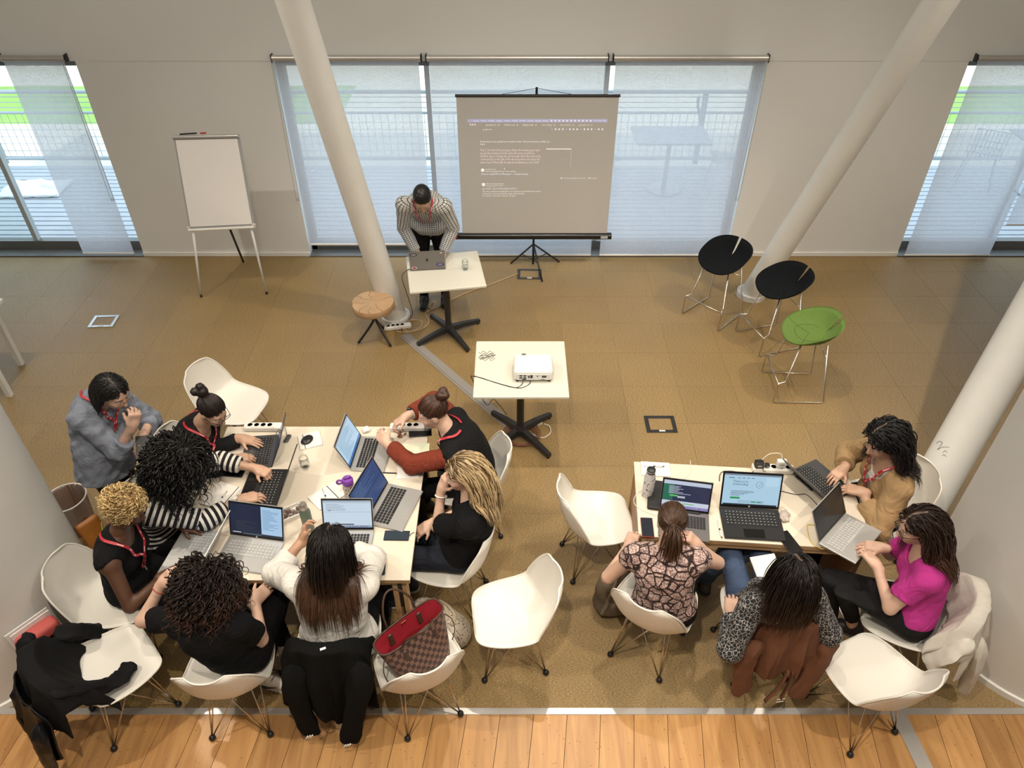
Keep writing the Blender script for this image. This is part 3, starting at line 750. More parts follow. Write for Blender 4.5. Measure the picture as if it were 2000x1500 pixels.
MB().box((0, 0, TZ-0.021), (1.398, 0.628, 0.03)).build('plywood_core', M_PLY, tbl2)
for sx in (-1, 1):
    MB().box((sx*0.68, 0.02, 0.345), (0.03, 0.52, 0.69), ch=0.002).build('side_panel', wood('walnut_panel', (0.16, 0.075, 0.03), (0.30, 0.15, 0.065), 0.5, (8, 8, 2)), tbl2)
MB().box((0, -0.29, TZ-0.055), (1.30, 0.03, 0.04)).build('apron', M_LEGW, tbl2)

# pedestal tables
M_CAST = mat('black_cast_base', (0.014, 0.014, 0.016), 0.35, spec=0.6)
def pedestal(lab, c, rz, L, D, base_rz):
    t = thing('pedestal_table', lab, 'table', (c[0], c[1], 0), rz)
    MB().box((0, 0, TZ-0.012), (L, D, 0.024), ch=0.004).build('tabletop', M_TOP2, t)
    MB().tube([(0, 0, 0.07), (0, 0, 0.70)], 0.03, 16).lathe([(0.03, 0.685), (0.14, 0.70), (0.14, 0.706), (0.0, 0.706)], 16).build('column_post', M_CAST, t, smooth=True)
    MB().lathe([(0.0, 0.05), (0.045, 0.05), (0.05, 0.10), (0.032, 0.13), (0, 0.13)], 16).build('hub', M_CAST, t, smooth=True)
    for k in range(4):
        a = base_rz+k*math.pi/2; d = np.array([math.cos(a), math.sin(a), 0]); s_ = np.array([-d[1], d[0], 0])
        vs = []
        for (q, w, zt, zb) in ((0.02, 0.034, 0.105, 0.055), (0.18, 0.028, 0.085, 0.045), (0.33, 0.022, 0.055, 0.022), (0.355, 0.02, 0.05, 0.018)):
            vs += [d*q-s_*w+np.array([0, 0, zb]), d*q+s_*w+np.array([0, 0, zb]), d*q+s_*w*0.75+np.array([0, 0, zt]), d*q-s_*w*0.75+np.array([0, 0, zt])]
        fs = [(0, 1, 2, 3), (15, 14, 13, 12)]
        for i in range(3):
            for j in range(4): fs.append((i*4+j, i*4+4+j, i*4+4+(j+1) % 4, i*4+(j+1) % 4))
        l = MB().add(vs, fs).build('leg', M_CAST, t)
        MB().lathe([(0.016, 0.0), (0.018, 0.02), (0.01, 0.03)], 10, tuple(d*0.338)).build('foot', M_BLACK, l, smooth=True)
    return t
PT = (-0.622, 5.985); PTR = math.radians(9.5)
pedestal('white pedestal table at which the presenter types', PT, PTR, 0.69, 0.64, math.radians(25))
QT = (0.068, 4.53); 
pedestal('white pedestal table carrying the projector', QT, math.radians(0), 0.715, 0.70, math.radians(42))

# log stool
t = thing('log_stool', 'round log-slice stool on a black three-legged base', 'stool', tuple(W(738, 664)))
def log_mat():
    m, N, L, b = node_mat('log_slice')
    tc = nd(N, 'ShaderNodeTexCoord'); nz = nd(N, 'ShaderNodeTexNoise'); nz.inputs['Scale'].default_value = 6; L.new(tc.outputs['Object'], nz.inputs['Vector'])
    wv = nd(N, 'ShaderNodeTexWave'); wv.wave_type = 'RINGS'; wv.rings_direction = 'Z'; wv.inputs['Scale'].default_value = 16; wv.inputs['Distortion'].default_value = 2.5; wv.inputs['Detail Scale'].default_value = 0.8; L.new(tc.outputs['Object'], wv.inputs['Vector'])
    cr = nd(N, 'ShaderNodeValToRGB'); L.new(wv.outputs['Fac'], cr.inputs[0]); cr.color_ramp.elements[0].color = (0.50, 0.31, 0.16, 1); cr.color_ramp.elements[1].color = (0.62, 0.42, 0.25, 1)
    mx = nd(N, 'ShaderNodeMix'); mx.data_type = 'RGBA'; mx.blend_type = 'MULTIPLY'; mx.inputs[0].default_value = 0.4; L.new(cr.outputs[0], mx.inputs[6]); L.new(nz.outputs[0], mx.inputs[7]); L.new(mx.outputs[2], b.inputs['Base Color'])
    b.inputs['Roughness'].default_value = 0.6; return m
lg = MB(); n = 40; rr = [0.198*(1+0.018*math.sin(3*a+1)+0.012*math.sin(7*a)) for a in np.linspace(0, 2*math.pi, n, endpoint=False)]
vs = []; fs = []
for (k, z) in ((0.97, 0.375), (1.0, 0.385), (1.0, 0.433), (0.975, 0.443)):
    for i in range(n): a = 2*math.pi*i/n; vs.append((rr[i]*k*math.cos(a), rr[i]*k*math.sin(a), z))
for j in range(3):
    for i in range(n): q = (i+1) % n; fs.append((j*n+i, j*n+q, j*n+n+q, j*n+n+i))
fs += [tuple(range(n-1, -1, -1)), tuple(range(3*n, 4*n))]
seat = lg.add(vs, fs).build('seat', log_mat(), t, smooth=True)
ck = MB()
for a in (0.5, 1.9, 2.6, 3.3, 4.1, 4.65, 5.3):
    L0 = 0.03 if a != 4.65 else 0.09; r1 = 0.195; pts = [(math.cos(a+0.09*math.sin(k*2+a))*(L0+(r1-L0)*k/5), math.sin(a+0.09*math.sin(k*2+a))*(L0+(r1-L0)*k/5), 0.4432) for k in range(6)]
    ck.tube(pts, [0.0005, 0.001, 0.0015, 0.0018, 0.002, 0.0026], 4, flat=0.3)
ck.build('crack', mat('wood_crack', (0.06, 0.03, 0.015), 0.9), seat)
for k in range(3):
    a = math.radians(80+120*k); d = (math.cos(a), math.sin(a))
    MB().tube(crom([(d[0]*0.012, d[1]*0.012, 0.38), (d[0]*0.014, d[1]*0.014, 0.25), (d[0]*0.06, d[1]*0.06, 0.17), (d[0]*0.19, d[1]*0.19, 0.012)], 4), 0.012, 8).build('leg', M_BLACK, t, smooth='all')

# bar stools
def bar_stool(foot_px, face, col, lab):
    c = foot_px; t = thing('bar_stool', lab, 'stool', (c[0], c[1], 0), math.atan2(-face[0], face[1]), 'bar stools')
    SZ = 0.61
    nr, na = 12, 60; gap = 0.055
    def pt(rho, a):
        # a measured from the back gap round to the gap again; front is a=pi
        ang = -math.pi/2 + a
        rx, ry = 0.24, 0.215
        sx_ = math.cos(ang); sy_ = math.sin(ang)
        e = 1/((abs(sx_)**2.5+abs(sy_)**2.5)**(1/2.5))
        x, y = rx*e*sx_*rho, ry*e*sy_*rho
        bk = ((1+math.cos(a))/2)**1.5       # 1 at the back
        up = (0.02+0.15*bk**0.8)*max(0, rho-0.45)**1.8/(0.55**1.8)
        fr = -0.045*max(0, -math.cos(a))**2*rho**3
        return np.array([x, y-0.03*bk*rho**3, SZ+up+fr+0.006*rho])
    vs = []; top = []; 
    for i in range(nr+1):
        rho = i/nr
        for k in range(na+1):
            notch = gap*min(1, max(0, rho-0.60)/0.12)
            a = notch + (2*math.pi-2*notch)*k/na
            vs.append(pt(rho, a))
    g = np.array(vs).reshape(nr+1, na+1, 3)
    lowr = g.copy(); th = 0.034
    for i in range(nr+1):
        rho = i/nr; lowr[i, :, 2] -= th*(1-0.55*rho**6); lowr[i, :, :2] *= (1-0.03*rho)
    A = g.reshape(-1, 3); B = lowr.reshape(-1, 3); n1 = na+1; off = len(A); fs = []
    for i in range(nr):
        for k in range(na):
            q = i*n1+k; fs.append((q, q+n1, q+n1+1, q+1)); fs.append((off+q, off+q+1, off+q+n1+1, off+q+n1))
    edge = [i*n1 for i in range(nr+1)] + [nr*n1+k for k in range(1, na+1)] + [i*n1+na for i in range(nr-1, -1, -1)]
    for a, b in zip(edge[:-1], edge[1:]): fs.append((a, off+a, off+b, b))
    m = MB().add(list(A)+list(B), fs)
    me = m.mesh('seat', mat('felt_'+col[0], col[1], 0.95, spec=0.15, var=0.12, vscale=60, bump=0.15, bscale=300), True)
    b_m = bmesh.new(); b_m.from_mesh(me); bmesh.ops.remove_doubles(b_m, verts=b_m.verts, dist=1e-5); bmesh.ops.recalc_face_normals(b_m, faces=b_m.faces); b_m.to_mesh(me); b_m.free()
    st = link('seat', me, t)
    seam = MB(); seam.tube([pt(r_, 2.2)+np.array([0, 0, 0.002]) for r_ in np.linspace(0.02, 0.97, 10)], 0.0016, 4); seam.tube([pt(r_, 2*math.pi-2.2)+np.array([0, 0, 0.002]) for r_ in np.linspace(0.02, 0.97, 10)], 0.0016, 4)
    seam.tube([pt(0.52, a)+np.array([0, 0, 0.002]) for a in np.linspace(0.5, 2*math.pi-0.5, 30)], 0.0016, 4)
    seam.build('seam', mat('felt_seam_'+col[0], tuple(c_*0.7 for c_ in col[1]), 0.95), st, smooth='all')
    # wire frame: one continuous loop per side, footrest at the front
    ft = []
    for sx in (-1, 1):
        pts = [(sx*0.13, -0.13, SZ-0.025), (sx*0.20, -0.22, 0.02), (sx*0.205, -0.205, 0.007), (sx*0.215, 0.20, 0.007), (sx*0.215, 0.222, 0.02), (sx*0.215, 0.222, 0.20), (sx*0.208, 0.215, 0.215), (sx*0.19, 0.165, 0.218), (sx*0.185, 0.15, 0.23), (sx*0.13, 0.09, SZ-0.025)]
        MB().tube(pts, 0.0072, 8).build('side_frame', M_CHROME, t, smooth='all')
    MB().tube([(-0.212, 0.218, 0.214), (0.212, 0.218, 0.214)], 0.0062, 8).build('footrest', M_CHROME, t, smooth='all')
    MB().tube([(-0.15, -0.157, 0.44), (0.15, -0.157, 0.44)], 0.0055, 8).build('back_brace', M_CHROME, t, smooth='all')
    return t
bar_stool((2.06, 6.35), nrm((-0.72, -0.69)), ('black', (0.006, 0.007, 0.009)), 'black felt bar stool farthest from the camera, nearest the blinds')
bar_stool((2.50, 5.89), nrm((-0.957, -0.29)), ('black', (0.006, 0.007, 0.009)), 'black felt bar stool in the middle, before the column foot')
bar_stool((2.53, 5.16), nrm((-1.0, 0.03)), ('green', (0.125, 0.205, 0.05)), 'green felt bar stool')

# flip chart
FCp = W(452, 560)
FY = 6.75
fcl, fcr = WY(338, 265, 6.98), WY(466, 262, 6.98); bl_, br_ = WY(370, 449, 6.72), WY(497, 443, 6.72)
t = thing('flip_chart', 'white flip chart easel with blank paper by the terrace door', 'flip chart', (float((bl_[0]+br_[0])/2), 6.7, 0))
O = np.array([(bl_[0]+br_[0])/2, 6.7, 0])
TL, TR, BL, BR = fcl-O, fcr-O, bl_-O, br_-O
M_PAPER = mat('paper', (0.80, 0.78, 0.76), 0.7)
nbd = nrm(np.cross(TR-TL, TL-BL)); nbd = nbd if nbd[1] < 0 else -nbd
def slab(A, B, C, D, th, n_):
    A, B, C, D = (np.array(x) for x in (A, B, C, D)); b_ = [x-n_*th for x in (A, B, C, D)]
    return [A, B, C, D]+b_, [(0, 1, 2, 3), (7, 6, 5, 4), (0, 4, 5, 1), (1, 5, 6, 2), (2, 6, 7, 3), (3, 7, 4, 0)]
brd = MB().add(*slab(BL, BR, TR, TL, 0.02, nbd)).build('board', mat('board_frame', (0.42, 0.42, 0.42), 0.4, metal=0.3), t)
e1 = nrm(BR-BL)*0.018; e2 = nrm(TL-BL)*0.03
MB().add(*slab(BL+e1+e2+nbd*0.006, BR-e1+e2+nbd*0.006, TR-e1-e2*1.3+nbd*0.006, TL+e1-e2*1.3+nbd*0.006, 0.006, nbd)).build('paper_pad', M_PAPER, t)
MB().tube([TL+nbd*0.012-e2*0.5, TR+nbd*0.012-e2*0.5], 0.016, 10).build('clamp_bar', mat('clamp_grey', (0.5, 0.5, 0.5), 0.35, metal=0.5), t, smooth=True)
MB().tube([BL+nbd*0.02, BR+nbd*0.02], 0.014, 8).build('pen_tray', M_WHITE, t, smooth=True)
for c_ in (BL, BR): MB().box(tuple(c_+nbd*0.008+e2*0.4), (0.035, 0.03, 0.045), ch=0.006).build('corner_cap', mat('cap_beige', (0.6, 0.57, 0.5), 0.5), brd)
mk = MB().tube([TL+e1*4+np.array([0, -0.005, 0.012]), TL+e1*13+np.array([0, -0.005, 0.014])], 0.008, 8).tube([TL+e1*15+np.array([0, -0.005, 0.012]), TL+e1*18+np.array([0, -0.005, 0.012])], 0.008, 8, mi=1)
mk.build('marker', [M_BLACK, mat('red_cap', (0.5, 0.02, 0.02), 0.4)], t, smooth='all')
M_LEGWH = mat('white_leg', (0.78, 0.78, 0.76), 0.35)
for p0, px in ((BL+e1*2, (393, 580)), (BR-e1*2, (521, 574))):
    ft_ = W(*px)-O; l = MB().tube([p0, ft_+np.array([0, 0, 0.01])], [0.014, 0.010], 8).build('leg', M_LEGWH, t, smooth='all')
    MB().tube([ft_+np.array([0, 0, 0.0]), ft_+(p0-ft_)*0.04], 0.013, 8).build('rubber_foot', M_BLACK, l, smooth='all')
rf = W(480, 503)-O; rf[1] = 7.40-O[1]
MB().tube([(TL+TR)/2*0.3+(BL+BR)/2*0.7-nbd*0.03, rf], 0.012, 8).build('rear_leg', M_BLACK, t, smooth='all')

# tripod projection screen
SY = 7.22
t = thing('projection_screen', 'tripod projection screen showing a web page', 'screen', (0.236, SY, 0))
O = np.array([0.236, SY, 0])
a, b_, c_, d_ = WY(888, 190, SY), WY(1204, 187, SY), WY(1190, 456, SY), WY(906, 456, SY)
xl, xr = (a[0]+d_[0])/2-O[0], (b_[0]+c_[0])/2-O[0]; zt, zb = (a[2]+b_[2])/2, (c_[2]+d_[2])/2
M_SCR = mat('screen_cloth', (0.50, 0.49, 0.47), 0.8)
sc_ = MB().box(((xl+xr)/2, 0, (zt+zb)/2), (xr-xl, 0.006, zt-zb)).build('screen_cloth', M_SCR, t)
MB().tube([(xl-0.01, 0, zt+0.008), (xr+0.01, 0, zt+0.008)], 0.014, 8).build('top_bar', M_BLACK, t, smooth=True)
MB().tube([(xl-0.06, 0, zb-0.03), (xr+0.05, 0, zb-0.03)], 0.037, 14).build('case', mat('black_case', (0.01, 0.01, 0.011), 0.25), t, smooth=True)
MB().tube([(xl-0.075, 0, zb-0.03), (xl-0.055, 0, zb-0.03)], 0.038, 14).build('end_cap', mat('red_end', (0.28, 0.02, 0.02), 0.4), t, smooth=True)
MB().box((xr-0.03, -0.037, zb-0.028), (0.075, 0.004, 0.028)).build('badge', mat('badge', (0.45, 0.48, 0.5), 0.4), t)
MB().tube([(0, 0.05, 0.28), (0, 0.05, zt+0.07)], 0.012, 8).build('mast', M_BLACK, t, smooth=True)
MB().tube([(-0.36, 0, zt+0.016), (0, 0.03, zt+0.068)], 0.0022, 5).tube([(0.36, 0, zt+0.016), (0, 0.03, zt+0.068)], 0.0022, 5).build('hanger', M_BLACK, t)
for px in ((998, 516), (1092, 513), (1059, 552)):
    f_ = W(*px)-O; d2 = f_*np.array([1, 1, 0])
    l = MB().tube([(0, 0.05, 0.30), tuple(f_+np.array([0, 0, 0.012]))], 0.010, 8).build('leg', M_BLACK, t, smooth='all')
    MB().tube([(0, 0.05, 0.10), tuple(np.array([0, 0.05, 0.30])*0.5+f_*0.5)], 0.006, 6).build('strut', M_BLACK, t, smooth='all')
MB().tube([(0, 0.05, 0.05), (0, 0.05, 0.30)], 0.013, 8).build('centre_tube', M_BLACK, t, smooth=True)
# projected web page
M_TXT = mat('projected_white', (0.72, 0.70, 0.68), 0.8, emit=0.55); M_TXTP = mat('projected_pink', (0.66, 0.56, 0.54), 0.8, emit=0.5)
M_TXTB = mat('projected_lilac', (0.40, 0.40, 0.62), 0.8, emit=0.35); M_TXTL = mat('projected_link', (0.62, 0.64, 0.72), 0.8, emit=0.5); M_TXTG = mat('projected_grey', (0.48, 0.46, 0.44), 0.8, emit=0.14)
Y_ = -0.0042
def spx(zx, zy):      # position on the cloth from the photographed page
    px, py = 870+zx*360/1742, 170+zy*310/1500
    p = WY(px, py, SY); return p[0]-O[0], p[2]
pg = MB()
def ptext(s_, zx, zy, wz, m_, size, lines=1):
    x, z = spx(zx, zy); x1, _ = spx(zx+wz, zy)
    vs, fs = text_faces(s_, size, x1-x)
    pg.add([(v[0]+x, Y_, v[1]+z) for v in vs], fs, m_)
def prect(x0, y0, x1, y1, m_, dy=0.0):
    a_, b2 = spx(x0, y1), spx(x1, y0); pg.quad((a_[0], Y_+dy, a_[1]), (b2[0], Y_+dy, a_[1]), (b2[0], Y_+dy, b2[1]), (a_[0], Y_+dy, b2[1]), m_)
prect(210, 302, 1532, 332, 2, 0.0006)
for i, w in enumerate(('Chrome', 'Archivo', 'Modifica', 'Visualizza', 'Cronologia', 'Preferiti', 'Profili', 'Scheda', 'Finestra', 'Aiuto')): ptext(w, 262+73*i, 324, 54, 0, 0.022)
ptext('Tue 24 oct 11:38', 1402, 322, 112, 0, 0.02)
for i in range(11): prect(995+37*i, 310, 1010+37*i, 324, 0)
for i, w in enumerate(('Supervision Gr', 'Notifica il cent', 'Reality credits', 'codec x Stateme', 'How to write Py', 'pip install - Sim')): ptext(w, 380+176*i, 364, 100, 0, 0.024); prect(500+176*i, 352, 507+176*i, 364, 0)
for i in range(3): prect(232+21*i, 348, 242+21*i, 360, 0)
ptext('google.com', 356, 406, 80, 0, 0.026); ptext('/search?q=pip+install+python+windows&oq=pip+install+python&aqs=chrome.69i57', 440, 406, 530, 4, 0.022)
for i in range(15): prect(1000+34*i, 390, 1013+34*i, 406, 0 if i % 4 else 2)
ptext('1 nov 2023 pubblicato da un utente', 330, 480, 255, 4, 0.018)
ptext('Requirements. Learn quickly how to install a module. Ulteriori informazioni sul filtro per', 330, 522, 655, 0, 0.026); ptext('lingua', 330, 545, 42, 0, 0.024)
for i, (s_, w) in enumerate((('Step 1: Download the get-pip.py (https://bootstrap.pypa.io/get-', 565), ('pip.py) file and store it in the same directory as python is', 508), ('installed. Step 2: Change the current path of the directory in the', 570), ('command line to the path of the directory where the above file', 560), ('exists. Step 4: Now walk through the installation process. Voila!', 552))):
    ptext(s_, 330, 604+29*i, w, 1, 0.036)
ptext('20 apr 2023', 338, 740, 58, 4, 0.02)
def pdisc(cx, cy, r, m_):
    x, z = spx(cx, cy); pg.add([(x+r*math.cos(a), Y_, z+r*math.sin(a)) for a in np.linspace(0, 2*math.pi, 16, endpoint=False)], [tuple(range(16))], m_)
pdisc(352, 784, 0.018, 0); ptext('GeeksforGeeks', 378, 782, 96, 0, 0.02); ptext('https://www.geeksforgeeks.org > how-to-install-pip', 378, 800, 285, 0, 0.019)
ptext('How to install PIP on Windows ? - GeeksforGeeks', 340, 830, 440, 3, 0.034)
pdisc(360, 920, 0.018, 0); ptext('Python Packaging Authority', 386, 918, 164, 0, 0.02); ptext('https://pip.pypa.io > stable', 386, 936, 155, 0, 0.019)
ptext('pip install - pip documentation v23.3.1', 348, 966, 325, 3, 0.032)
for i, (s_, w) in enumerate((('This section describes how to install python. Use of generators is performed in order, only the', 552), ('download. Do not proceed until the package is fully uninstalled', 396), ('Pip download   Pip uninstall   Pip freeze   Pip debug', 312))): ptext(s_, 350, 990+21*i, w, 0, 0.022)
prect(953, 581, 1190, 588, 0); prect(1183, 588, 1190, 745, 0); prect(1510, 445, 1522, 595, 1); prect(555, 762, 559, 778, 0)
for i in range(9):
    prect(1000, 600+14*i, 1000+60+35*((i*7) % 4), 603+14*i, 4); prect(1200, 595+14*i, 1200+70+45*((i*5) % 4), 598+14*i, 4)
ptext('Informazioni sugli snippet in primo piano', 1112, 864, 215, 0, 0.018); ptext('Feedback', 1372, 864, 58, 0, 0.018); prect(1090, 853, 1102, 865, 0); prect(1353, 853, 1364, 864, 0)
o = pg.build('projected_page', [M_TXT, M_TXTP, M_TXTB, M_TXTL, M_TXTG], sc_)

# floor boxes
M_FB = mat('floor_box_frame', (0.02, 0.02, 0.02), 0.4); M_FBA = mat('floor_box_alu', (0.55, 0.56, 0.57), 0.35, metal=0.8)
def floor_box(px, w, d, rz, m_, lab):
    p = W(*px); t = thing('floor_box', lab, 'floor outlet', tuple(p), rz, 'floor outlet boxes')
    fr = MB(); 
    for s_ in (-1, 1): fr.box((s_*(w/2-0.016), 0, 0.004), (0.032, d, 0.008), ch=0.002); fr.box((0, s_*(d/2-0.016), 0.004), (w-0.064, 0.032, 0.008), ch=0.002)
    fr.build('frame', m_, t)
    MB().box((0, 0, 0.002), (w-0.07, d-0.07, 0.004)).build('lid', M_CARPET, t)
    MB().box((0, -d/2+0.016, 0.009), (0.05, 0.016, 0.004)).build('latch', mat('latch_white', (0.7, 0.7, 0.7), 0.4), t)
floor_box((203, 628), 0.25, 0.21, 0.05, M_FBA, 'silvery floor outlet box at the terrace door end')
floor_box((1290, 829), 0.26, 0.21, 0.0, M_FB, 'black-framed floor outlet box on the open carpet near the plywood-edged table')
floor_box((1034, 536), 0.27, 0.21, -0.02, M_FB, 'black-framed floor outlet box at the screen tripod')

# cable cover on the floor, table at the left edge
a, b_ = W(790, 655), W(1003, 838); c_ = (a+b_)/2; L_c = np.linalg.norm(b_-a)
o = MB().prism([(-L_c/2, -0.05), (L_c/2, -0.05), (L_c/2, 0.05), (-L_c/2, 0.05)], 0.0, 0.006).prism([(-L_c/2, -0.03), (L_c/2, -0.03), (L_c/2, 0.03), (-L_c/2, 0.03)], 0.006, 0.012).build('cable_cover', mat('grey_cable_cover', (0.27, 0.25, 0.23), 0.6), None, tuple(c_), math.atan2(b_[1]-a[1], b_[0]-a[0])); tag(o, 'flat grey cable cover taped across the carpet', 'cable cover')
t = thing('white_table', 'white square-legged table at the picture edge', 'table', (-5.05, 5.24, 0))
MB().box((0, 0, 0.72), (1.16, 0.54, 0.03), ch=0.003).build('tabletop', M_WHITE, t)
for lx, ly in (W(42, 712)[:2], W(20, 773)[:2]):
    for q in (0, 1):
        x = lx if q == 0 else -10.1-lx
        MB().box((x+5.05, ly-5.24, 0.353), (0.045, 0.045, 0.705), ch=0.002).build('leg', M_LEGWH, t)
# ------------------------------------------------------------------ laptops and things on the tables
M_SIL = mat('silver_aluminium', (0.50, 0.50, 0.49), 0.32, metal=0.55); M_SPACE = mat('space_grey', (0.20, 0.19, 0.19), 0.35, metal=0.6)
M_DKLAP = mat('dark_grey_laptop', (0.045, 0.045, 0.05), 0.4); M_BKLAP = mat('black_laptop', (0.012, 0.012, 0.013), 0.35)
M_KEYB = mat('black_key', (0.008, 0.008, 0.009), 0.5); M_KEYS = mat('silver_key', (0.40, 0.40, 0.395), 0.45); M_KEYLET = mat('key_legend', (0.45, 0.45, 0.42), 0.6)
M_BEZ = mat('black_bezel', (0.006, 0.006, 0.007), 0.2); M_PAD = {}
EM = {}
def em(c, k=1.0):
    key = (c, k)
    if key not in EM: EM[key] = mat('screen_light_%d' % len(EM), c, 0.25, emit=k*0.8); EM[key].node_tree.nodes['Principled BSDF'].inputs['Base Color'].default_value = (0.01, 0.01, 0.012, 1)
    return EM[key]
WHT, LBL, NAV, DRK, GRN, TXT, BLU = (0.62, 0.74, 0.86), (0.42, 0.62, 0.84), (0.010, 0.018, 0.05), (0.008, 0.009, 0.012), (0.05, 0.42, 0.10), (0.04, 0.05, 0.07), (0.05, 0.12, 0.32)
def lines(x0, x1, y0, y1, n, c, seed, h=0.4):
    r = random.Random(seed); dy = (y1-y0)/n
    return [(x0, y0+i*dy, x0+(x1-x0)*(0.35+0.65*r.random()), y0+i*dy+dy*h, c) for i in range(n)]
def laptop(pos, rz, w, d, body, keys, base_col, content, lab, open_deg=108, tilt=None, logo=None, texts=(), tp=0.36, stickers=(), keyrows=5, bezel=True, legend=False, gap=0.0):
    t = thing('laptop', lab, 'laptop', tuple(pos), rz, 'open laptops')
    if tilt is not None: t.rotation_euler = tilt
    th = 0.014
    bs = MB().box((0, 0, th/2+0.001), (w, d, th), ch=0.003).build('base', body, t)
    kb = MB(); kw = w*0.86; y1 = d/2-0.03; y0 = y1-d*0.46; nr, nc = keyrows, 14; px = kw/nc; py = (y1-y0)/nr
    for r in range(nr):
        for c in range(nc):
            if r == nr-1 and 3 < c < 9: continue
            kb.box((-kw/2+(c+0.5)*px, y1-(r+0.5)*py, th+0.0022), (px*0.82, py*0.80, 0.0026))
        if r == nr-1: kb.box((-kw/2+6.5*px, y1-(r+0.5)*py, th+0.0022), (px*4.8, py*0.80, 0.0026))
    k = kb.build('keyboard', keys, bs); k['kind'] = 'stuff'
    if legend:
        lg = MB()
        for r in range(nr):
            for c in range(nc): lg.box((-kw/2+(c+0.42)*px, y1-(r+0.4)*py, th+0.0037), (px*0.22, py*0.2, 0.0003))
        lg_o = lg.build('key_legends', M_KEYLET, bs); lg_o['kind'] = 'stuff'
    MB().box((0, -d/2+0.008+d*0.14, th+0.0012), (w*tp, d*0.27, 0.0008)).build('touchpad', base_col, bs)
    # lid, hinged at the back edge
    al = math.radians(open_deg); lv = np.array([0, -math.cos(al), math.sin(al)]); ln = np.array([0, -math.sin(al), -math.cos(al)])   # up the lid, towards the user
    hp = np.array([0, d/2-0.004, th])
    def LP(u, v, n): return hp + np.array([u, 0, 0]) + lv*v + ln*n
    def lbox(mb, u0, u1, v0, v1, n0, n1, mi=None):
        vs = [LP(u, v, n) for n in (n0, n1) for v in (v0, v1) for u in (u0, u1)]
        return mb.add(vs, [(0, 2, 3, 1), (4, 5, 7, 6), (0, 1, 5, 4), (2, 6, 7, 3), (0, 4, 6, 2), (1, 3, 7, 5)], mi)
    lid = lbox(MB(), -w/2, w/2, 0.004, d, -0.006, 0.0).build('lid', body, t)
    if bezel: lbox(MB(), -w/2+0.003, w/2-0.003, 0.008, d-0.003, 0.0, 0.0006).build('bezel', M_BEZ, lid)
    su, sv0, sv1 = w/2-0.010, 0.022, d-0.012
    sm = MB(); mats = []; 
    def srect(x0, y0, x1, y1, c, n):
        m_ = c if not isinstance(c, tuple) else em(c)
        if m_ not in mats: mats.append(m_)
        a, b = -su+2*su*x0, -su+2*su*x1; e, f = sv1-(sv1-sv0)*y1, sv1-(sv1-sv0)*y0
        sm.add([LP(a, e, n), LP(b, e, n), LP(b, f, n), LP(a, f, n)], [(0, 1, 2, 3)], mats.index(m_))
    for i, (x0, y0, x1, y1, c) in enumerate(content): srect(x0, y0, x1, y1, c, 0.0009+0.00002*i)
    for (s_, x, y, size, wd, c) in texts:
        m_ = em(c)
        if m_ not in mats: mats.append(m_)
        vs, fs = text_faces(s_, size, wd*2*su)
        sm.add([LP(-su+2*su*x+v[0], sv1-(sv1-sv0)*y+v[1], 0.0019) for v in vs], fs, mats.index(m_))
    sm.build('display', mats, lid)
    if logo == 'hp':
        MB().add([LP(0.006*math.cos(a), 0.015+0.006*math.sin(a), 0.0012) for a in np.linspace(0, 6.28, 14, endpoint=False)], [tuple(range(14))]).build('emblem', mat('emblem_grey', (0.4, 0.4, 0.4), 0.3), lid)
    if logo == 'apple_back':
        pts = []
        for a in np.linspace(0, 2*math.pi, 28, endpoint=False):
            r = 0.016*(1-0.10*max(0, math.sin(a))**6-0.06*max(0, -math.sin(a))**8)
            x, y = r*math.cos(a), r*math.sin(a)*1.05
            if x > 0.010: x = 0.0205-x     # bite out of one side
            pts.append((x, y))
        MB().add([LP(-x, d*0.52+y, -0.0064) for x, y in pts], [tuple(range(28))]).add([LP(-(0.002+0.006*math.cos(a)*0.6), d*0.52+0.022+0.006*math.sin(a), -0.0064) for a in np.linspace(0, 6.28, 10, endpoint=False)], [tuple(range(10))]).build('emblem', M_BEZ, lid)
    for (u, v, ru, rv, cols) in stickers:
        for q, c in enumerate(cols):
            kf = 1-0.3*q
            MB().add([LP(u+ru*kf*math.cos(a), v+rv*kf*math.sin(a), -0.0063-0.0002*q) for a in np.linspace(0, 6.28, 16, endpoint=False)], [tuple(range(16))]).build('sticker', mat('sticker_%s' % str(c), c, 0.5), lid)
    return t
browser = lambda bgc: [(0, 0, 1, 1, bgc), (0, 0, 1, 0.05, (0.35, 0.42, 0.5)), (0, 0.055, 1, 0.10, (0.5, 0.6, 0.7))]
ed_dark = [(0, 0, 1, 1, DRK), (0, 0, 0.59, 0.92, NAV), (0.60, 0.02, 1, 0.95, LBL), (0, 0.93, 1, 1, (0.02, 0.025, 0.04)), (0.04, 0.93, 0.2, 0.96, (0.5, 0.55, 0.6))] + \
    lines(0.63, 0.97, 0.12, 0.8, 15, (0.12, 0.25, 0.45), 1, 0.3) + lines(0.1, 0.55, 0.55, 0.9, 9, (0.03, 0.045, 0.06), 2, 0.4) + [(0.25+0.03*i, 0.945, 0.265+0.03*i, 0.985, (0.15, 0.2, 0.3)) for i in range(12)]
page1 = browser(WHT) + lines(0.06, 0.6, 0.14, 0.4, 5, (0.25, 0.3, 0.36), 3, 0.28) + [(0.02, 0.42, 0.98, 0.43, (0.3, 0.36, 0.42)), (0.1, 0.36, 0.16, 0.38, BLU)] + [(0.3, 0.86, 0.62, 0.9, (0.05, 0.05, 0.06)), (0, 0.92, 1, 1, (0.3, 0.4, 0.5))] + [(0.03+0.06*i, 0.935, 0.07+0.06*i, 0.985, (0.1+0.06*(i % 4), 0.2, 0.4)) for i in range(15)]
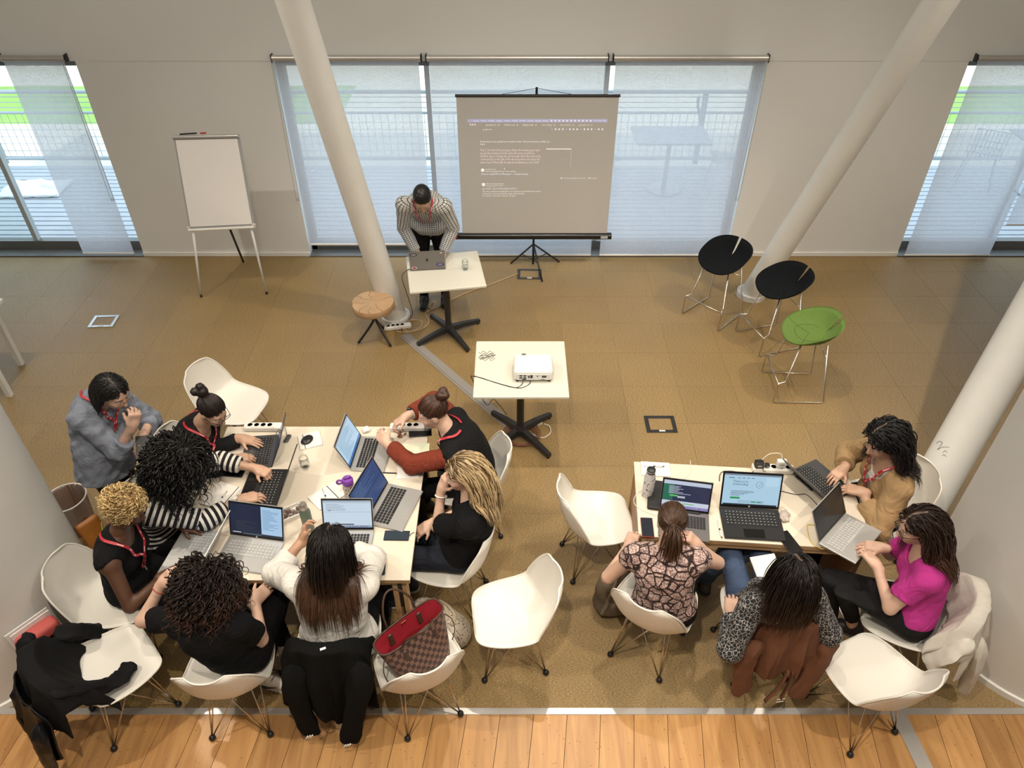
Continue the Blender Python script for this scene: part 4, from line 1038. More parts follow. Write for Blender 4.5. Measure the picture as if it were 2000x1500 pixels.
page2 = browser((0.52, 0.72, 0.90)) + lines(0.08, 0.9, 0.13, 0.88, 17, (0.22, 0.38, 0.52), 5, 0.35) + [(0, 0.9, 1, 1, (0.06, 0.2, 0.5))]
page3 = [(0, 0, 1, 1, (0.035, 0.075, 0.20))] + lines(0.08, 0.8, 0.1, 0.5, 9, (0.10, 0.17, 0.33), 8, 0.35) + [(0, 0.55, 1, 0.57, (0.015, 0.03, 0.08))]
page4 = [(0, 0, 1, 1, (0.02, 0.03, 0.075)), (0, 0, 1, 0.14, (0.55, 0.62, 0.75)), (0, 0.14, 0.22, 0.72, (0.02, 0.16, 0.10)), (0, 0.74, 1, 0.9, (0.62, 0.68, 0.8)), (0, 0.9, 1, 1, (0.25, 0.25, 0.5)), (0.15, 0.52, 0.32, 0.58, (0.12, 0.55, 0.15)), (0.32, 0.55, 0.48, 0.62, (0.5, 0.55, 0.6)), (0.45, 0.80, 0.68, 0.84, (0.2, 0.55, 0.25))] + lines(0.12, 0.62, 0.2, 0.5, 7, (0.55, 0.6, 0.7), 4, 0.4) + [(0.04+0.05*i, 0.92, 0.07+0.05*i, 0.98, (0.4, 0.15+0.05*(i % 5), 0.55)) for i in range(18)]
page5 = [(0, 0, 1, 1, (0.44, 0.66, 0.82)), (0, 0, 1, 0.05, (0.2, 0.24, 0.3)), (0.02, 0.955, 0.98, 1.0, (0.02, 0.03, 0.04)), (0.14, 0.74, 0.31, 0.80, (0.02, 0.30, 0.08)), (0.28, 0.84, 0.75, 0.93, (0.36, 0.54, 0.68)), (0.52, 0.87, 0.60, 0.9, (0.02, 0.30, 0.08)), (0.62, 0.87, 0.70, 0.9, (0.02, 0.30, 0.08)), (0.74, 0.08, 0.96, 0.36, (0.5, 0.72, 0.86)), (0.08, 0.12, 0.18, 0.14, TXT)] + [(0.24+0.08*i, 0.12, 0.29+0.08*i, 0.135, TXT) for i in range(4)] + lines(0.14, 0.6, 0.54, 0.72, 5, (0.1, 0.14, 0.18), 6, 0.35)
grey_scr = [(0, 0, 1, 1, mat('dark_screen', (0.020, 0.022, 0.024), 0.15))]

def laptop_at(c, rz, *a, **k): return laptop((c[0], c[1], k.pop('z', TZ)), rz, *a, **k)
H = math.pi/2
laptop_at((-1.715, 3.60), -H+0.10, 0.31, 0.215, M_DKLAP, M_KEYB, mat('pad_grey', (0.07, 0.065, 0.065), 0.4), [(0, 0, 1, 1, NAV)], 'dark grey laptop under the hands of the woman with the black bun', open_deg=114, legend=True)
laptop_at((-1.605, 3.255), -H-0.02, 0.355, 0.255, M_BKLAP, M_KEYB, M_BEZ, [(0, 0, 1, 1, NAV)], 'bulky black laptop under the hands of the woman in stripes', open_deg=113, legend=True)
laptop_at((-1.905, 2.755), -H-0.13, 0.345, 0.235, M_SIL, M_KEYS, M_SIL, [(0, 0, 1, 1, (0.1, 0.3, 0.5))], 'silver laptop in front of the woman with blonde curls, seen from the side', open_deg=118, bezel=False)
laptop_at(W(487, 1085, TZ)[:2], -0.16, 0.345, 0.235, M_SIL, M_KEYS, M_SIL, ed_dark, 'silver laptop with a half dark half pale screen at the curly-haired woman', open_deg=112, logo='hp', tp=0.3)
laptop_at(W(676, 1066, TZ)[:2], 0.0, 0.31, 0.215, M_SIL, M_KEYB, M_SIL, page1, 'silver laptop with a white page before the long-haired woman in white', open_deg=112)
laptop_at(W(772, 992, TZ)[:2], H+math.radians(-16), 0.345, 0.24, M_SIL, M_KEYB, M_SIL, page3, 'silver laptop with a dark blue screen facing the blonde woman', open_deg=112)
laptop_at(W(728, 888, TZ)[:2], H+math.radians(-4), 0.325, 0.225, M_SIL, M_KEYB, M_SIL, page2, 'silver laptop with a pale blue screen facing the woman in a vest', open_deg=112)
laptop_at(W(1335, 1028, TZ)[:2], -0.17, 0.305, 0.215, M_SPACE, M_KEYB, M_SPACE, page4, 'space grey laptop with navy and green page before the snake-print top', open_deg=114)
laptop_at(W(1468, 1025, TZ)[:2], -0.075, 0.365, 0.245, M_BKLAP, M_KEYB, M_BEZ, page5, 'black laptop with the downloading page on the plywood-edged table', open_deg=112, logo='hp', legend=True,
    texts=(('Thank you for', 0.16, 0.27, 0.022, 0.27, TXT), ('downloading!', 0.16, 0.36, 0.022, 0.27, TXT)), tp=0.34)
laptop_at((2.02, 3.33), H+math.radians(28), 0.325, 0.22, M_DKLAP, M_KEYB, M_DKLAP, grey_scr, 'thin black laptop used by the woman in the beige blazer', open_deg=128, legend=True)
laptop((2.02, 2.835, TZ+0.035), 0, 0.335, 0.225, M_SIL, M_KEYS, M_SIL, grey_scr, 'silver laptop with a blank dark screen held by the woman in pink', open_deg=112, tilt=(math.radians(-5), 0, math.radians(44)), bezel=True)
pl = W(838, 511, TZ)
laptop_at((-0.79, 6.10), math.pi+math.radians(6), 0.325, 0.225, M_SPACE, M_KEYB, M_SPACE, page1, 'space grey laptop with round stickers on its lid before the presenter', open_deg=104, logo='apple_back',
    stickers=((0.12, 0.19, 0.034, 0.02, ((0.02, 0.02, 0.05), (0.25, 0.25, 0.3))), (-0.115, 0.055, 0.036, 0.024, ((0.03, 0.02, 0.10), (0.2, 0.18, 0.4))), (0.125, 0.025, 0.026, 0.017, ((0.7, 0.65, 0.6), (0.35, 0.05, 0.04))), (-0.13, 0.2, 0.02, 0.014, ((0.1, 0.1, 0.12), (0.6, 0.6, 0.6)))))
# tick circle and its mark belong to the black laptop's page
_bl = [o for o in bpy.data.objects if o.name.startswith('laptop') and o.get('label', '').startswith('black laptop with the downloading')][0]
_al = math.radians(112); _lv = np.array([0, -math.cos(_al), math.sin(_al)]); _ln = np.array([0, -math.sin(_al), -math.cos(_al)]); _hp = np.array([0, 0.245/2-0.004, 0.014])
_q = lambda u, v: _hp+np.array([u, 0, 0])+_lv*v+_ln*0.0022
_lid = [c for c in _bl.children if c.name.startswith('lid')][0]
MB().tube([_q(0.045+0.021*math.cos(a), 0.165+0.021*math.sin(a)) for a in np.linspace(0, 2*math.pi, 24, endpoint=False)], 0.0009, 4, closed=True).tube([_q(0.034, 0.166), _q(0.042, 0.158), _q(0.057, 0.175)], 0.0009, 4).build('tick_mark', em(TXT), _lid)

# phones
def phone(px, z, rz, lab, case=(0.012, 0.012, 0.014), w=0.074, h=0.152, face=(0.012, 0.016, 0.022)):
    p = W(px[0], px[1], z); t = thing('phone', lab, 'phone', tuple(p), rz, 'phones on the tables')
    MB().box((0, 0, 0.0045), (w, h, 0.009), ch=0.003).build('body', mat('phone_case_%s' % str(case), case, 0.4), t)
    MB().box((0, 0, 0.0092), (w-0.006, h-0.008, 0.0006)).build('glass', mat('phone_glass_%s' % str(face), face, 0.08), t)
    return t
phone((775, 1047), TZ, H-0.02, 'black phone lying lengthwise beside the dark blue laptop', face=(0.03, 0.045, 0.06))
phone((741, 1103), TZ, 0.08, 'dark phone at the table corner by the white-shirted woman')
phone((821, 846), TZ, H+0.12, 'black phone beside the power strip and nuts', face=(0.004, 0.004, 0.005), w=0.08, h=0.16)
phone((455, 924), TZ, H-0.1, 'black phone lying above the notebook near the striped sleeve', face=(0.004, 0.004, 0.006))
phone((1264, 1031), TZ, -0.06, 'black phone in a red case on the plywood-edged table', case=(0.20, 0.03, 0.02), face=(0.02, 0.025, 0.035))
phone((1541, 1060), TZ, 0.32, 'black phone touching the black laptop', w=0.085, h=0.165, face=(0.004, 0.004, 0.005))
phone((1576, 941), TZ, 0.50, 'black phone before the power strip and thin laptop', face=(0.004, 0.004, 0.005), w=0.078, h=0.15)

# notebooks, pens, paper
M_PEN = mat('pen_white', (0.7, 0.7, 0.7), 0.3); M_ELA = mat('elastic_band', (0.015, 0.015, 0.016), 0.7); M_NB = mat('notebook_cover', (0.76, 0.73, 0.68), 0.6)
def notebook(px, w, h, rz, lab, band=0.25, th=0.012, z=TZ):
    p = W(px[0], px[1], z); t = thing('notebook', lab, 'notebook', tuple(p), rz, 'white notebooks')
    MB().box((0, 0, th/2), (w-0.004, h-0.004, th-0.003)).build('pages', M_PAPER, t)
    MB().box((0, 0, th-0.001), (w, h, 0.002), ch=0.0006).box((0, 0, 0.001), (w, h, 0.002), ch=0.0006).build('cover', M_NB, t)
    if band is not None: MB().box((w*band, 0, th+0.0006), (0.005, h+0.001, 0.001)).build('elastic', M_ELA, t)
    return t
def pen(p0, p1, lab, m=None, r=0.0045):
    p0, p1 = np.array(p0), np.array(p1); c = p0
    t = thing('pen', lab, 'pen', tuple(c), 0, 'pens on the tables'); d = p1-p0
    MB().tube([(0, 0, r), tuple(d*0.9+np.array([0, 0, r]))], r, 8).build('barrel', m or M_PEN, t, smooth='all')
    MB().tube([tuple(d*0.9+np.array([0, 0, r])), tuple(d+np.array([0, 0, r]))], [r*0.9, r*0.25], 8).tube([tuple(d*0.45+np.array([0, 0, r])), tuple(d*0.55+np.array([0, 0, r]))], r*1.1, 8).build('tip', M_ELA, t, smooth='all')
    return t
notebook((606, 862), 0.15, 0.145, 0.35, 'white notebook under the black mouse on the large table', band=-0.27)
notebook((640, 970), 0.20, 0.145, 0.75, 'white notebook with a pen beside the purple bottle', band=0.2)
pen(W(630, 955, TZ+0.013), W(642, 985, TZ+0.013), 'silver pen on the notebook beside the purple bottle')
notebook((432, 970), 0.17, 0.20, -0.35, 'white notebook lying before the striped sleeve', band=0.38)
pen(W(424, 985, TZ+0.013), W(444, 960, TZ+0.013), 'white pen on the notebook before the striped sleeve')
notebook((1280, 918), 0.19, 0.125, -0.08, 'white notebook at the back corner of the plywood-edged table', band=None)
pen(W(1257, 911, TZ+0.013), W(1298, 912, TZ+0.013), 'white pen on the notebook at the plywood table corner')
pen(W(1401, 1018, TZ), W(1410, 1053, TZ), 'white pen beside the black laptop')
pen(W(748, 924, TZ), W(776, 925, TZ), 'dark pen between the two laptops', m=M_ELA, r=0.004)
o = MB().box((0, 0, 0.0015), (0.21, 0.15, 0.003)).build('paper_sheet', mat('ruled_sheet', (0.62, 0.66, 0.50), 0.7), None, tuple(W(808, 882, TZ)), 0.05); tag(o, 'pale green sheet of paper under the rust sleeve', 'paper')
o = MB().box((0, 0, 0.004), (0.14, 0.12, 0.008)).build('paper_pad', M_PAPER, None, tuple(W(797, 922, TZ)), 0.1); tag(o, 'white paper pad at the table edge below the rust elbow', 'paper')
# mouse
def mouse(px, z, lab, s=(0.032, 0.05, 0.018), rz=0.0, m=None):
    t = thing('mouse', lab, 'mouse', tuple(W(px[0], px[1], z)), rz)
    sl = Sol(0.01); sl.ell((0, 0, 0.004), s, cut=((0, 0, 0.0), (0, 0, -1)))
    sol_obj('shell', sl, m or mat('mouse_black', (0.008, 0.008, 0.009), 0.3), t, 0.004, smooth=2)
    MB().tube([(0, 0.012, s[2]+0.002), (0, 0.026, s[2]-0.001)], 0.003, 8).build('wheel', M_KEYB, t, smooth='all')
mouse((600, 860), TZ+0.013, 'round black mouse on the white notebook', (0.038, 0.05, 0.02), -0.4)
mouse((430, 1008), TZ, 'black mouse between the striped sleeve and silver laptop', (0.03, 0.055, 0.017), -1.2)
# tumblers of water
def glass_mat():
    m, N, L, b = node_mat('clear_glass')
    t = nd(N, 'ShaderNodeBsdfTransparent'); g = nd(N, 'ShaderNodeBsdfGlossy'); g.inputs['Roughness'].default_value = 0.04; fr = nd(N, 'ShaderNodeLayerWeight'); fr.inputs[0].default_value = 0.5
    t.inputs[0].default_value = (0.97, 0.98, 0.98, 1)
    pw = nd(N, 'ShaderNodeMath'); pw.operation = 'POWER'; pw.inputs[1].default_value = 3.0; L.new(fr.outputs['Facing'], pw.inputs[0])
    mx = nd(N, 'ShaderNodeMixShader'); L.new(pw.outputs[0], mx.inputs[0]); L.new(t.outputs[0], mx.inputs[1]); L.new(g.outputs[0], mx.inputs[2]); L.new(mx.outputs[0], N['Material Output'].inputs[0]); return m
M_CLEAR = glass_mat()
def tumbler(px, lab, r=0.032, h=0.10):
    t = thing('tumbler', lab, 'glass', tuple(W(px[0], px[1], TZ)))
    MB().lathe([(0.0, 0.001), (r*0.8, 0.001), (r, 0.03), (r*1.02, 0.06), (r*0.9, h), (r*0.9-0.002, h), (r*0.98, 0.06), (r*0.95, 0.03), (r*0.75, 0.006), (0, 0.006)], 20).build('wall', M_CLEAR, t, smooth='all')
    MB().lathe([(0.0, 0.0065), (r*0.74, 0.0065), (r*0.94, 0.03), (r*0.95, 0.045), (0, 0.045)], 20).build('water', M_CLEAR, t, smooth='all')
tumbler((597, 914), 'drinking glass on the large table')
tumbler((909, 527), 'drinking glass on the presenter table', 0.03, 0.105)
# bottles
t = thing('water_bottle', 'clear flecked water bottle with a purple loop lid', 'bottle', tuple(W(686, 975, TZ)), 0.4)
M_FLECK, N_, L_, B_ = node_mat('flecked_clear')
vo = nd(N_, 'ShaderNodeTexVoronoi'); vo.inputs['Scale'].default_value = 75; tc = nd(N_, 'ShaderNodeTexCoord'); L_.new(tc.outputs['Object'], vo.inputs['Vector'])
cr = nd(N_, 'ShaderNodeValToRGB'); L_.new(vo.outputs['Distance'], cr.inputs[0]); cr.color_ramp.interpolation = 'CONSTANT'; cr.color_ramp.elements[0].color = (0.14, 0.03, 0.05, 1); cr.color_ramp.elements[1].position = 0.36; cr.color_ramp.elements[1].color = (0.55, 0.50, 0.44, 1)
L_.new(cr.outputs[0], B_.inputs['Base Color']); B_.inputs['Roughness'].default_value = 0.2
MB().lathe([(0, 0), (0.034, 0.0), (0.037, 0.006), (0.037, 0.13), (0.03, 0.15), (0.03, 0.155), (0, 0.155)], 24).build('body', M_FLECK, t, smooth=True)
M_PUR = mat('purple_plastic', (0.20, 0.055, 0.36), 0.35)
MB().lathe([(0.034, 0.15), (0.036, 0.152), (0.036, 0.18), (0.03, 0.19), (0, 0.192)], 24).build('cap', M_PUR, t, smooth=True)
MB().tube(crom([(-0.03, 0, 0.182), (-0.055, 0, 0.195), (-0.065, 0, 0.18), (-0.055, 0, 0.165), (-0.034, 0, 0.165)], 5), 0.007, 8).tube([(-0.02, 0, 0.196), (0.025, 0, 0.2)], 0.009, 8).build('carry_loop', M_PUR, t, smooth='all')
t = thing('steel_flask', 'slim green steel flask held by the woman in white', 'bottle', tuple(W(604, 1033, TZ)))
GBOT = W(604, 1033, TZ)
MB().lathe([(0, 0), (0.03, 0), (0.033, 0.006), (0.033, 0.16), (0.022, 0.19), (0, 0.19)], 24).build('body', mat('sage_green', (0.14, 0.19, 0.15), 0.35, metal=0.3), t, smooth=True)
MB().lathe([(0.022, 0.188), (0.023, 0.19), (0.023, 0.225), (0.019, 0.232), (0, 0.232)], 20).build('steel_cap', mat('brushed_cap', (0.5, 0.47, 0.43), 0.3, metal=0.9), t, smooth=True)
t = thing('water_bottle', 'white speckled bottle with black splashes on the plywood-edged table', 'bottle', tuple(W(1264, 966, TZ)))
M_SPK, N_, L_, B_ = node_mat('speckled_white')
vo = nd(N_, 'ShaderNodeTexNoise'); vo.inputs['Scale'].default_value = 38; tc = nd(N_, 'ShaderNodeTexCoord'); L_.new(tc.outputs['Object'], vo.inputs['Vector'])
cr = nd(N_, 'ShaderNodeValToRGB'); L_.new(vo.outputs[0], cr.inputs[0]); cr.color_ramp.interpolation = 'CONSTANT'; cr.color_ramp.elements[0].color = (0.03, 0.03, 0.035, 1); cr.color_ramp.elements[1].position = 0.40; cr.color_ramp.elements[1].color = (0.62, 0.60, 0.62, 1)
L_.new(cr.outputs[0], B_.inputs['Base Color']); B_.inputs['Roughness'].default_value = 0.3
MB().lathe([(0, 0), (0.034, 0.0), (0.036, 0.006), (0.036, 0.16), (0.026, 0.20), (0.026, 0.205), (0, 0.205)], 24).build('body', M_SPK, t, smooth=True)
MB().lathe([(0.025, 0.203), (0.027, 0.205), (0.027, 0.232), (0.02, 0.238), (0, 0.238)], 20).build('cap', M_BLACK, t, smooth=True)
MB().lathe([(0.0275, 0.218), (0.0285, 0.218), (0.0285, 0.224), (0.0275, 0.224)], 20).build('cap_ring', M_SIL, t, smooth=True)
# laptop sleeve, snack bits, tray of pebbles
s = Sol(0.01); s.box((0, 0, 0.012), (0.165, 0.125, 0.012), rd=0.012)
p = W(1318, 985, TZ+0.001); t = thing('laptop_sleeve', 'black laptop sleeve under and behind the space grey laptop', 'sleeve', (p[0], p[1]+0.05, TZ), -0.17)
sol_obj('sleeve_body', s, mat('neoprene', (0.012, 0.012, 0.014), 0.7), t, 0.006, cuts=((( 0, 0, 0.0), (0, 0, -1)),))
p = W(560, 1010, TZ); t = thing('pebble_tray', 'cream tray filled with brown pebbles', 'tray', tuple(p), 0.55)
tb = MB()
for s_ in (-1, 1): tb.box((0, s_*0.047, 0.018), (0.20, 0.007, 0.036)); tb.box((s_*0.0965, 0, 0.018), (0.007, 0.094, 0.036))
tb.box((0, 0, 0.003), (0.20, 0.1, 0.006)); tb.build('tray_box', M_NB, t)
peb = [mat('pebble_%d' % i, c, 0.45) for i, c in enumerate(((0.10, 0.06, 0.05), (0.17, 0.11, 0.10), (0.06, 0.035, 0.03), (0.22, 0.17, 0.15)))]
pm = []
for i in range(4):
    b_m = bmesh.new(); bmesh.ops.create_icosphere(b_m, subdivisions=2, radius=0.013); me = bpy.data.meshes.new('pebble'); b_m.to_mesh(me); b_m.free(); me.materials.append(peb[i]); me.polygons.foreach_set('use_smooth', [True]*len(me.polygons)); pm.append(me)
for i in range(26):
    x, y = -0.08+0.026*(i % 7)+rng.uniform(-.004, .004), -0.033+0.022*((i//7) % 4)+rng.uniform(-.004, .004)
    o = link('pebble', pm[i % 4], None, (p[0]+x*math.cos(0.55)-y*math.sin(0.55), p[1]+x*math.sin(0.55)+y*math.cos(0.55), TZ+0.016+0.008*rng.random())); o.scale = (1.1, 0.9, 0.7); o.rotation_euler = (0, 0, rng.random()*3)
    tag(o, 'small brown pebble in the cream tray', 'pebble', 'pebbles in the tray')
p = W(783, 850, TZ); M_NUT = mat('nut_brown', (0.20, 0.075, 0.03), 0.6, var=0.3, vscale=200)
nut = MB().lathe([(0, -0.008), (0.005, -0.005), (0.0065, 0), (0.004, 0.006), (0, 0.008)], 8).mesh('nut', M_NUT, True)
for i in range(14):
    o = link('nut', nut, None, (p[0]+rng.normal()*0.014, p[1]+rng.normal()*0.018, TZ+0.0065+0.006*(i % 3)), rot=(1.5, rng.random()*3, rng.random()*3)); tag(o, 'brown nut in the small heap beside the black phone', 'nut', 'nuts on the large table')
s = Sol(0.012)
s.ell((0, 0, 0.008), (0.03, 0.045, 0.012))
for i in range(12): s.ell((rng.uniform(-.028, .028), rng.uniform(-.042, .042), 0.012+0.006*rng.random()), (0.010, 0.010, 0.009))
t = thing('snack_bag', 'crumpled clear wrapper beside the black laptop', 'wrapper', tuple(W(1532, 1010, TZ)))
sol_obj('wrapper', s, mat('clear_wrap', (0.42, 0.36, 0.32), 0.15, var=0.4, vscale=120), t, 0.005, cuts=(((0, 0, 0.0), (0, 0, -1)),), wr=0.004, wk=160)
# power strips, chargers
M_PLW = mat('white_plastic', (0.76, 0.74, 0.70), 0.4)
def strip(p, rz, L, n, lab, w=0.062, h=0.042):
    t = thing('power_strip', lab, 'power strip', tuple(p), rz, 'white power strips')
    MB().box((0, 0, h/2), (L, w, h), ch=0.008).build('body', M_PLW, t)
    for i in range(n):
        x = -L/2+0.045+i*0.046
        MB().lathe([(0.019, h), (0.017, h+0.0015), (0.016, h-0.006), (0, h-0.006)], 16, (x, 0, 0)).build('socket', mat('socket_grey', (0.55, 0.53, 0.5), 0.5), t, smooth=True)
        MB().box((x-0.008, 0, h-0.004), (0.004, 0.006, 0.006)).box((x+0.008, 0, h-0.004), (0.004, 0.006, 0.006)).build('socket_hole', M_BLACK, t)
    return t
strip(W(516, 838, TZ), 0.0, 0.27, 4, 'white power strip behind the laptop of the bun-haired woman')
strip(W(800, 838, TZ), 0.02, 0.27, 4, 'white power strip under the hands of the woman in a vest')
p5 = W(1508, 920, TZ); strip(p5, -0.06, 0.27, 5, 'white power strip with plugs on the plywood-edged table')
strip(W(777, 641), 0.2, 0.27, 4, 'white power strip on the floor at the column foot')
def plug_box(p, size, m_, name, lab, rz=0):
    t = thing(name, lab, 'charger', tuple(p), rz)
    MB().box((0, 0, size[2]/2), size, ch=0.006).build('body', m_, t); MB().box((0, -size[1]/2-0.0005, size[2]*0.5), (size[0]*0.5, 0.001, size[2]*0.25)).build('print', mat('plug_print', (0.4, 0.4, 0.4), 0.5), t)
ps = np.array(p5)
plug_box(ps+np.array([0.045, 0.0, 0.042]), (0.062, 0.035, 0.062), M_PLW, 'wall_charger', 'white square charger plugged into the strip on the plywood table')
plug_box(ps+np.array([-0.10, 0.0, 0.042]), (0.055, 0.045, 0.05), M_BLACK, 'wall_charger', 'black charger block plugged into the strip on the plywood table')
plug_box(ps+np.array([-0.045, -0.002, 0.042]), (0.03, 0.03, 0.03), M_BLACK, 'power_plug', 'small black plug in the strip on the plywood table')
plug_box(W(715, 842, TZ), (0.05, 0.05, 0.028), M_PLW, 'wall_charger', 'white charger behind the pale blue laptop', 0.5)
plug_box(W(562, 858, TZ), (0.032, 0.075, 0.018), mat('adapter_grey', (0.06, 0.06, 0.06), 0.5), 'usb_adapter', 'dark grey cable adapter beside the bun-haired woman laptop', -0.15)
plug_box(W(760, 628), (0.06, 0.05, 0.075), M_PLW, 'wall_charger', 'white adapter standing on the floor strip at the column foot', 0.2)
M_CW = mat('white_cable', (0.70, 0.67, 0.60), 0.5); M_CB = mat('black_cable', (0.012, 0.012, 0.012), 0.5); M_CBE = mat('beige_cable', (0.55, 0.42, 0.27), 0.5); M_CR = mat('brown_cable', (0.16, 0.05, 0.025), 0.5); M_CY = mat('yellow_cable', (0.60, 0.42, 0.06), 0.5)
q = lambda px, py, z=TZ+0.003: W(px, py, z)
cable('charging_cable', [q(716, 842), q(735, 835), q(730, 860, TZ+0.02), q(712, 858), q(700, 842, TZ+0.03), q(678, 838, TZ+0.05), q(682, 850, TZ+0.01)], 0.0018, M_CW, 'white cable looped behind the pale blue laptop')
cable('charging_cable', [q(560, 850), q(556, 835, TZ+0.03), q(545, 838, TZ+0.03), q(538, 850)], 0.0018, M_CB, 'short black cable at the grey adapter')
cable('power_cable', [q(835, 838, TZ+0.02), q(850, 836, TZ+0.02), q(858, 852), q(872, 850, 0.5)], 0.003, M_CW, 'white lead leaving the power strip under the vest woman')
cable('charging_cable', [q(798, 1048), q(808, 1040), q(812, 1052, TZ-0.02), q(800, 1058, TZ-0.03), q(840, 1045, 0.62)], 0.0018, M_CB, 'black cable from the phone to the blonde woman lap')
cable('charging_cable', [q(1298, 1012), q(1262, 1000), q(1240, 985), q(1241, 968), q(1262, 952), q(1300, 938), q(1335, 935), q(1350, 920), q(1348, 900, TZ+0.02), q(1355, 905, 0.66)], 0.002, M_CW, 'long white cable curling round the speckled bottle')
cable('charging_cable', [ps+np.array([0.045, 0, 0.10]), ps+np.array([0.03, 0.02, 0.14]), ps+np.array([-0.04, 0.02, 0.14]), ps+np.array([-0.09, 0.0, 0.105])], 0.0025, M_CW, 'white cable arching over the plugs')
cable('power_cable', [ps+np.array([-0.10, -0.02, 0.07]), q(1468, 925), q(1467, 945), q(1470, 970)], 0.0025, M_CB, 'black lead from charger down behind the black laptop')
cable('power_cable', [ps+np.array([-0.045, 0, 0.075]), q(1490, 918, TZ+0.05), q(1500, 925), q(1505, 950), q(1500, 970)], 0.0025, M_CB, 'black lead from the small plug to the black laptop')
cable('power_cable', [q(1405, 940), q(1410, 922, TZ+0.02), q(1440, 922, TZ+0.02), q(1455, 935), q(1438, 940), q(1430, 935), q(1448, 930, TZ+0.01), q(1462, 942)], 0.003, M_CB, 'black lead coiled behind the black laptop')
cable('power_cable', [q(1522, 958), q(1555, 966), q(1575, 966), q(1595, 985), q(1606, 1003, TZ+0.03)], 0.0025, M_CB, 'black lead running to the silver laptop of the woman in pink')
cable('power_cable', [q(1556, 918, TZ+0.02), q(1575, 912), q(1590, 918), q(1600, 925)], 0.003, M_CB, 'black lead from the power strip to the thin black laptop')
cable('charging_cable', [q(1600, 1000, TZ+0.03), q(1593, 1010, TZ+0.02), q(1595, 1025), q(1578, 1025), q(1577, 1035), q(1585, 1060), q(1605, 1072), q(1615, 1068, TZ+0.02)], 0.0028, M_CY, 'yellow cable at the corner of the silver laptop')
# presenter table leads, projector leads, floor leads
cable('power_cable', [q(806, 524, TZ+0.01), q(795, 528, TZ+0.02), q(785, 540, TZ-0.02), q(790, 560, 0.6), q(800, 590, 0.3), q(805, 615, 0.05), q(785, 638, 0.02), q(787, 650, 0.005)], 0.0035, M_CB, 'black lead hanging from the presenter laptop to the floor strip')
cable('charging_cable', [q(872, 520, TZ+0.01), q(882, 512, TZ+0.03), q(886, 500, TZ+0.05), q(884, 492, TZ+0.02)], 0.002, M_CW, 'thin white cable behind the presenter laptop')
f0 = lambda px, py: W(px, py, 0.006)
cable('power_cable', [f0(1012, 534), f0(985, 545), f0(950, 558), f0(910, 572), f0(870, 592), f0(845, 604), f0(838, 597), f0(848, 590), f0(846, 603), f0(830, 612), f0(838, 628), f0(828, 640), f0(800, 648), f0(775, 646), f0(790, 628), f0(820, 626), f0(822, 638), f0(800, 648), f0(785, 640)], 0.005, M_CBE, 'beige cable wandering from the floor box to the column foot')
cable('power_cable', [f0(1040, 848), f0(1060, 855), f0(1075, 845), f0(1072, 832), f0(1062, 828)], 0.005, M_CW, 'white lead under the projector table')
plug_box(W(1053, 829), (0.05, 0.035, 0.035), M_PLW, 'cable_connector', 'white connector on the carpet under the projector table', 0.6)
pts = [W(1019, 852)+np.array([(0.11+0.0012*k)*math.cos(k*0.5), (0.11+0.0012*k)*math.sin(k*0.5)*0.9, 0.006+0.0006*k]) for k in range(50)]
cable('cable_coil', pts, 0.004, M_CR, 'reddish brown cable coil under the projector table', per=2)
cable('projector_cable', [q(1022, 744, TZ+0.03), q(1018, 752), q(1005, 757), q(970, 748), q(940, 738), q(924, 735), q(922, 740, TZ-0.03), q(950, 790, 0.4), q(965, 780, 0.2), q(990, 810, 0.03)], 0.003, M_CB, 'black video cable trailing over the projector table edge')
cable('projector_cable', [q(1036, 740, TZ+0.03), q(1034, 750), q(1015, 758), q(985, 752), q(945, 740), q(926, 734)], 0.003, M_CB, 'black power cable beside the video cable on the projector table')
pts = []
for r_ in range(4):
    for k in range(8): pts.append(q(935+k*4.2+(3 if r_ % 2 else 0), 688+r_*4.6+3*math.sin(k*2.1+r_)))
cable('cable_tangle', pts, 0.0014, M_CB, 'tangle of thin black wire on the projector table', per=2)
# projector
t = thing('projector', 'white video projector on the pedestal table', 'projector', tuple(W(1041, 730, TZ)), 0.0)
sl = Sol(0.012); sl.box((0, 0, 0.065), (0.15, 0.11, 0.048), rd=0.025); sl.box((0, 0.015, 0.095), (0.13, 0.09, 0.022), rd=0.02)
sol_obj('housing', sl, mat('projector_white', (0.74, 0.74, 0.72), 0.4), t, 0.007, smooth=2)
io = MB().box((0, -0.109, 0.055), (0.25, 0.006, 0.055), ch=0.002)
bk = io.build('rear_panel', mat('panel_white', (0.66, 0.66, 0.65), 0.5), t)
for i, (x, z, w, h) in enumerate(((-0.095, 0.07, 0.022, 0.01), (-0.065, 0.07, 0.022, 0.01), (-0.095, 0.05, 0.022, 0.01), (-0.065, 0.05, 0.022, 0.01), (-0.035, 0.06, 0.012, 0.02), (-0.015, 0.062, 0.018, 0.028), (0.03, 0.065, 0.008, 0.01), (0.08, 0.062, 0.035, 0.016), (-0.07, 0.036, 0.03, 0.008), (0.07, 0.036, 0.03, 0.003))): MB().box((x, -0.1125, z), (w, 0.003, h)).build('port', M_BLACK, bk)
lt = MB()
for i in range(6): lt.box((-0.07+0.022*i, -0.045, 0.1165), (0.014 if i == 0 else 0.006, 0.004, 0.0015))
lt.build('control_print', mat('grey_print', (0.3, 0.3, 0.3), 0.5), t)
MB().lathe([(0.03, 0.0), (0.034, 0.0), (0.034, 0.02), (0.028, 0.03), (0.0, 0.022)], 20).build('lens_ring', M_BLACK, t, (-0.07, 0.105, 0.066)).rotation_euler = (-math.pi/2, 0, 0)
MB().box((-0.07, 0.085, 0.117), (0.035, 0.016, 0.004)).build('focus_slot', M_FBA, t)
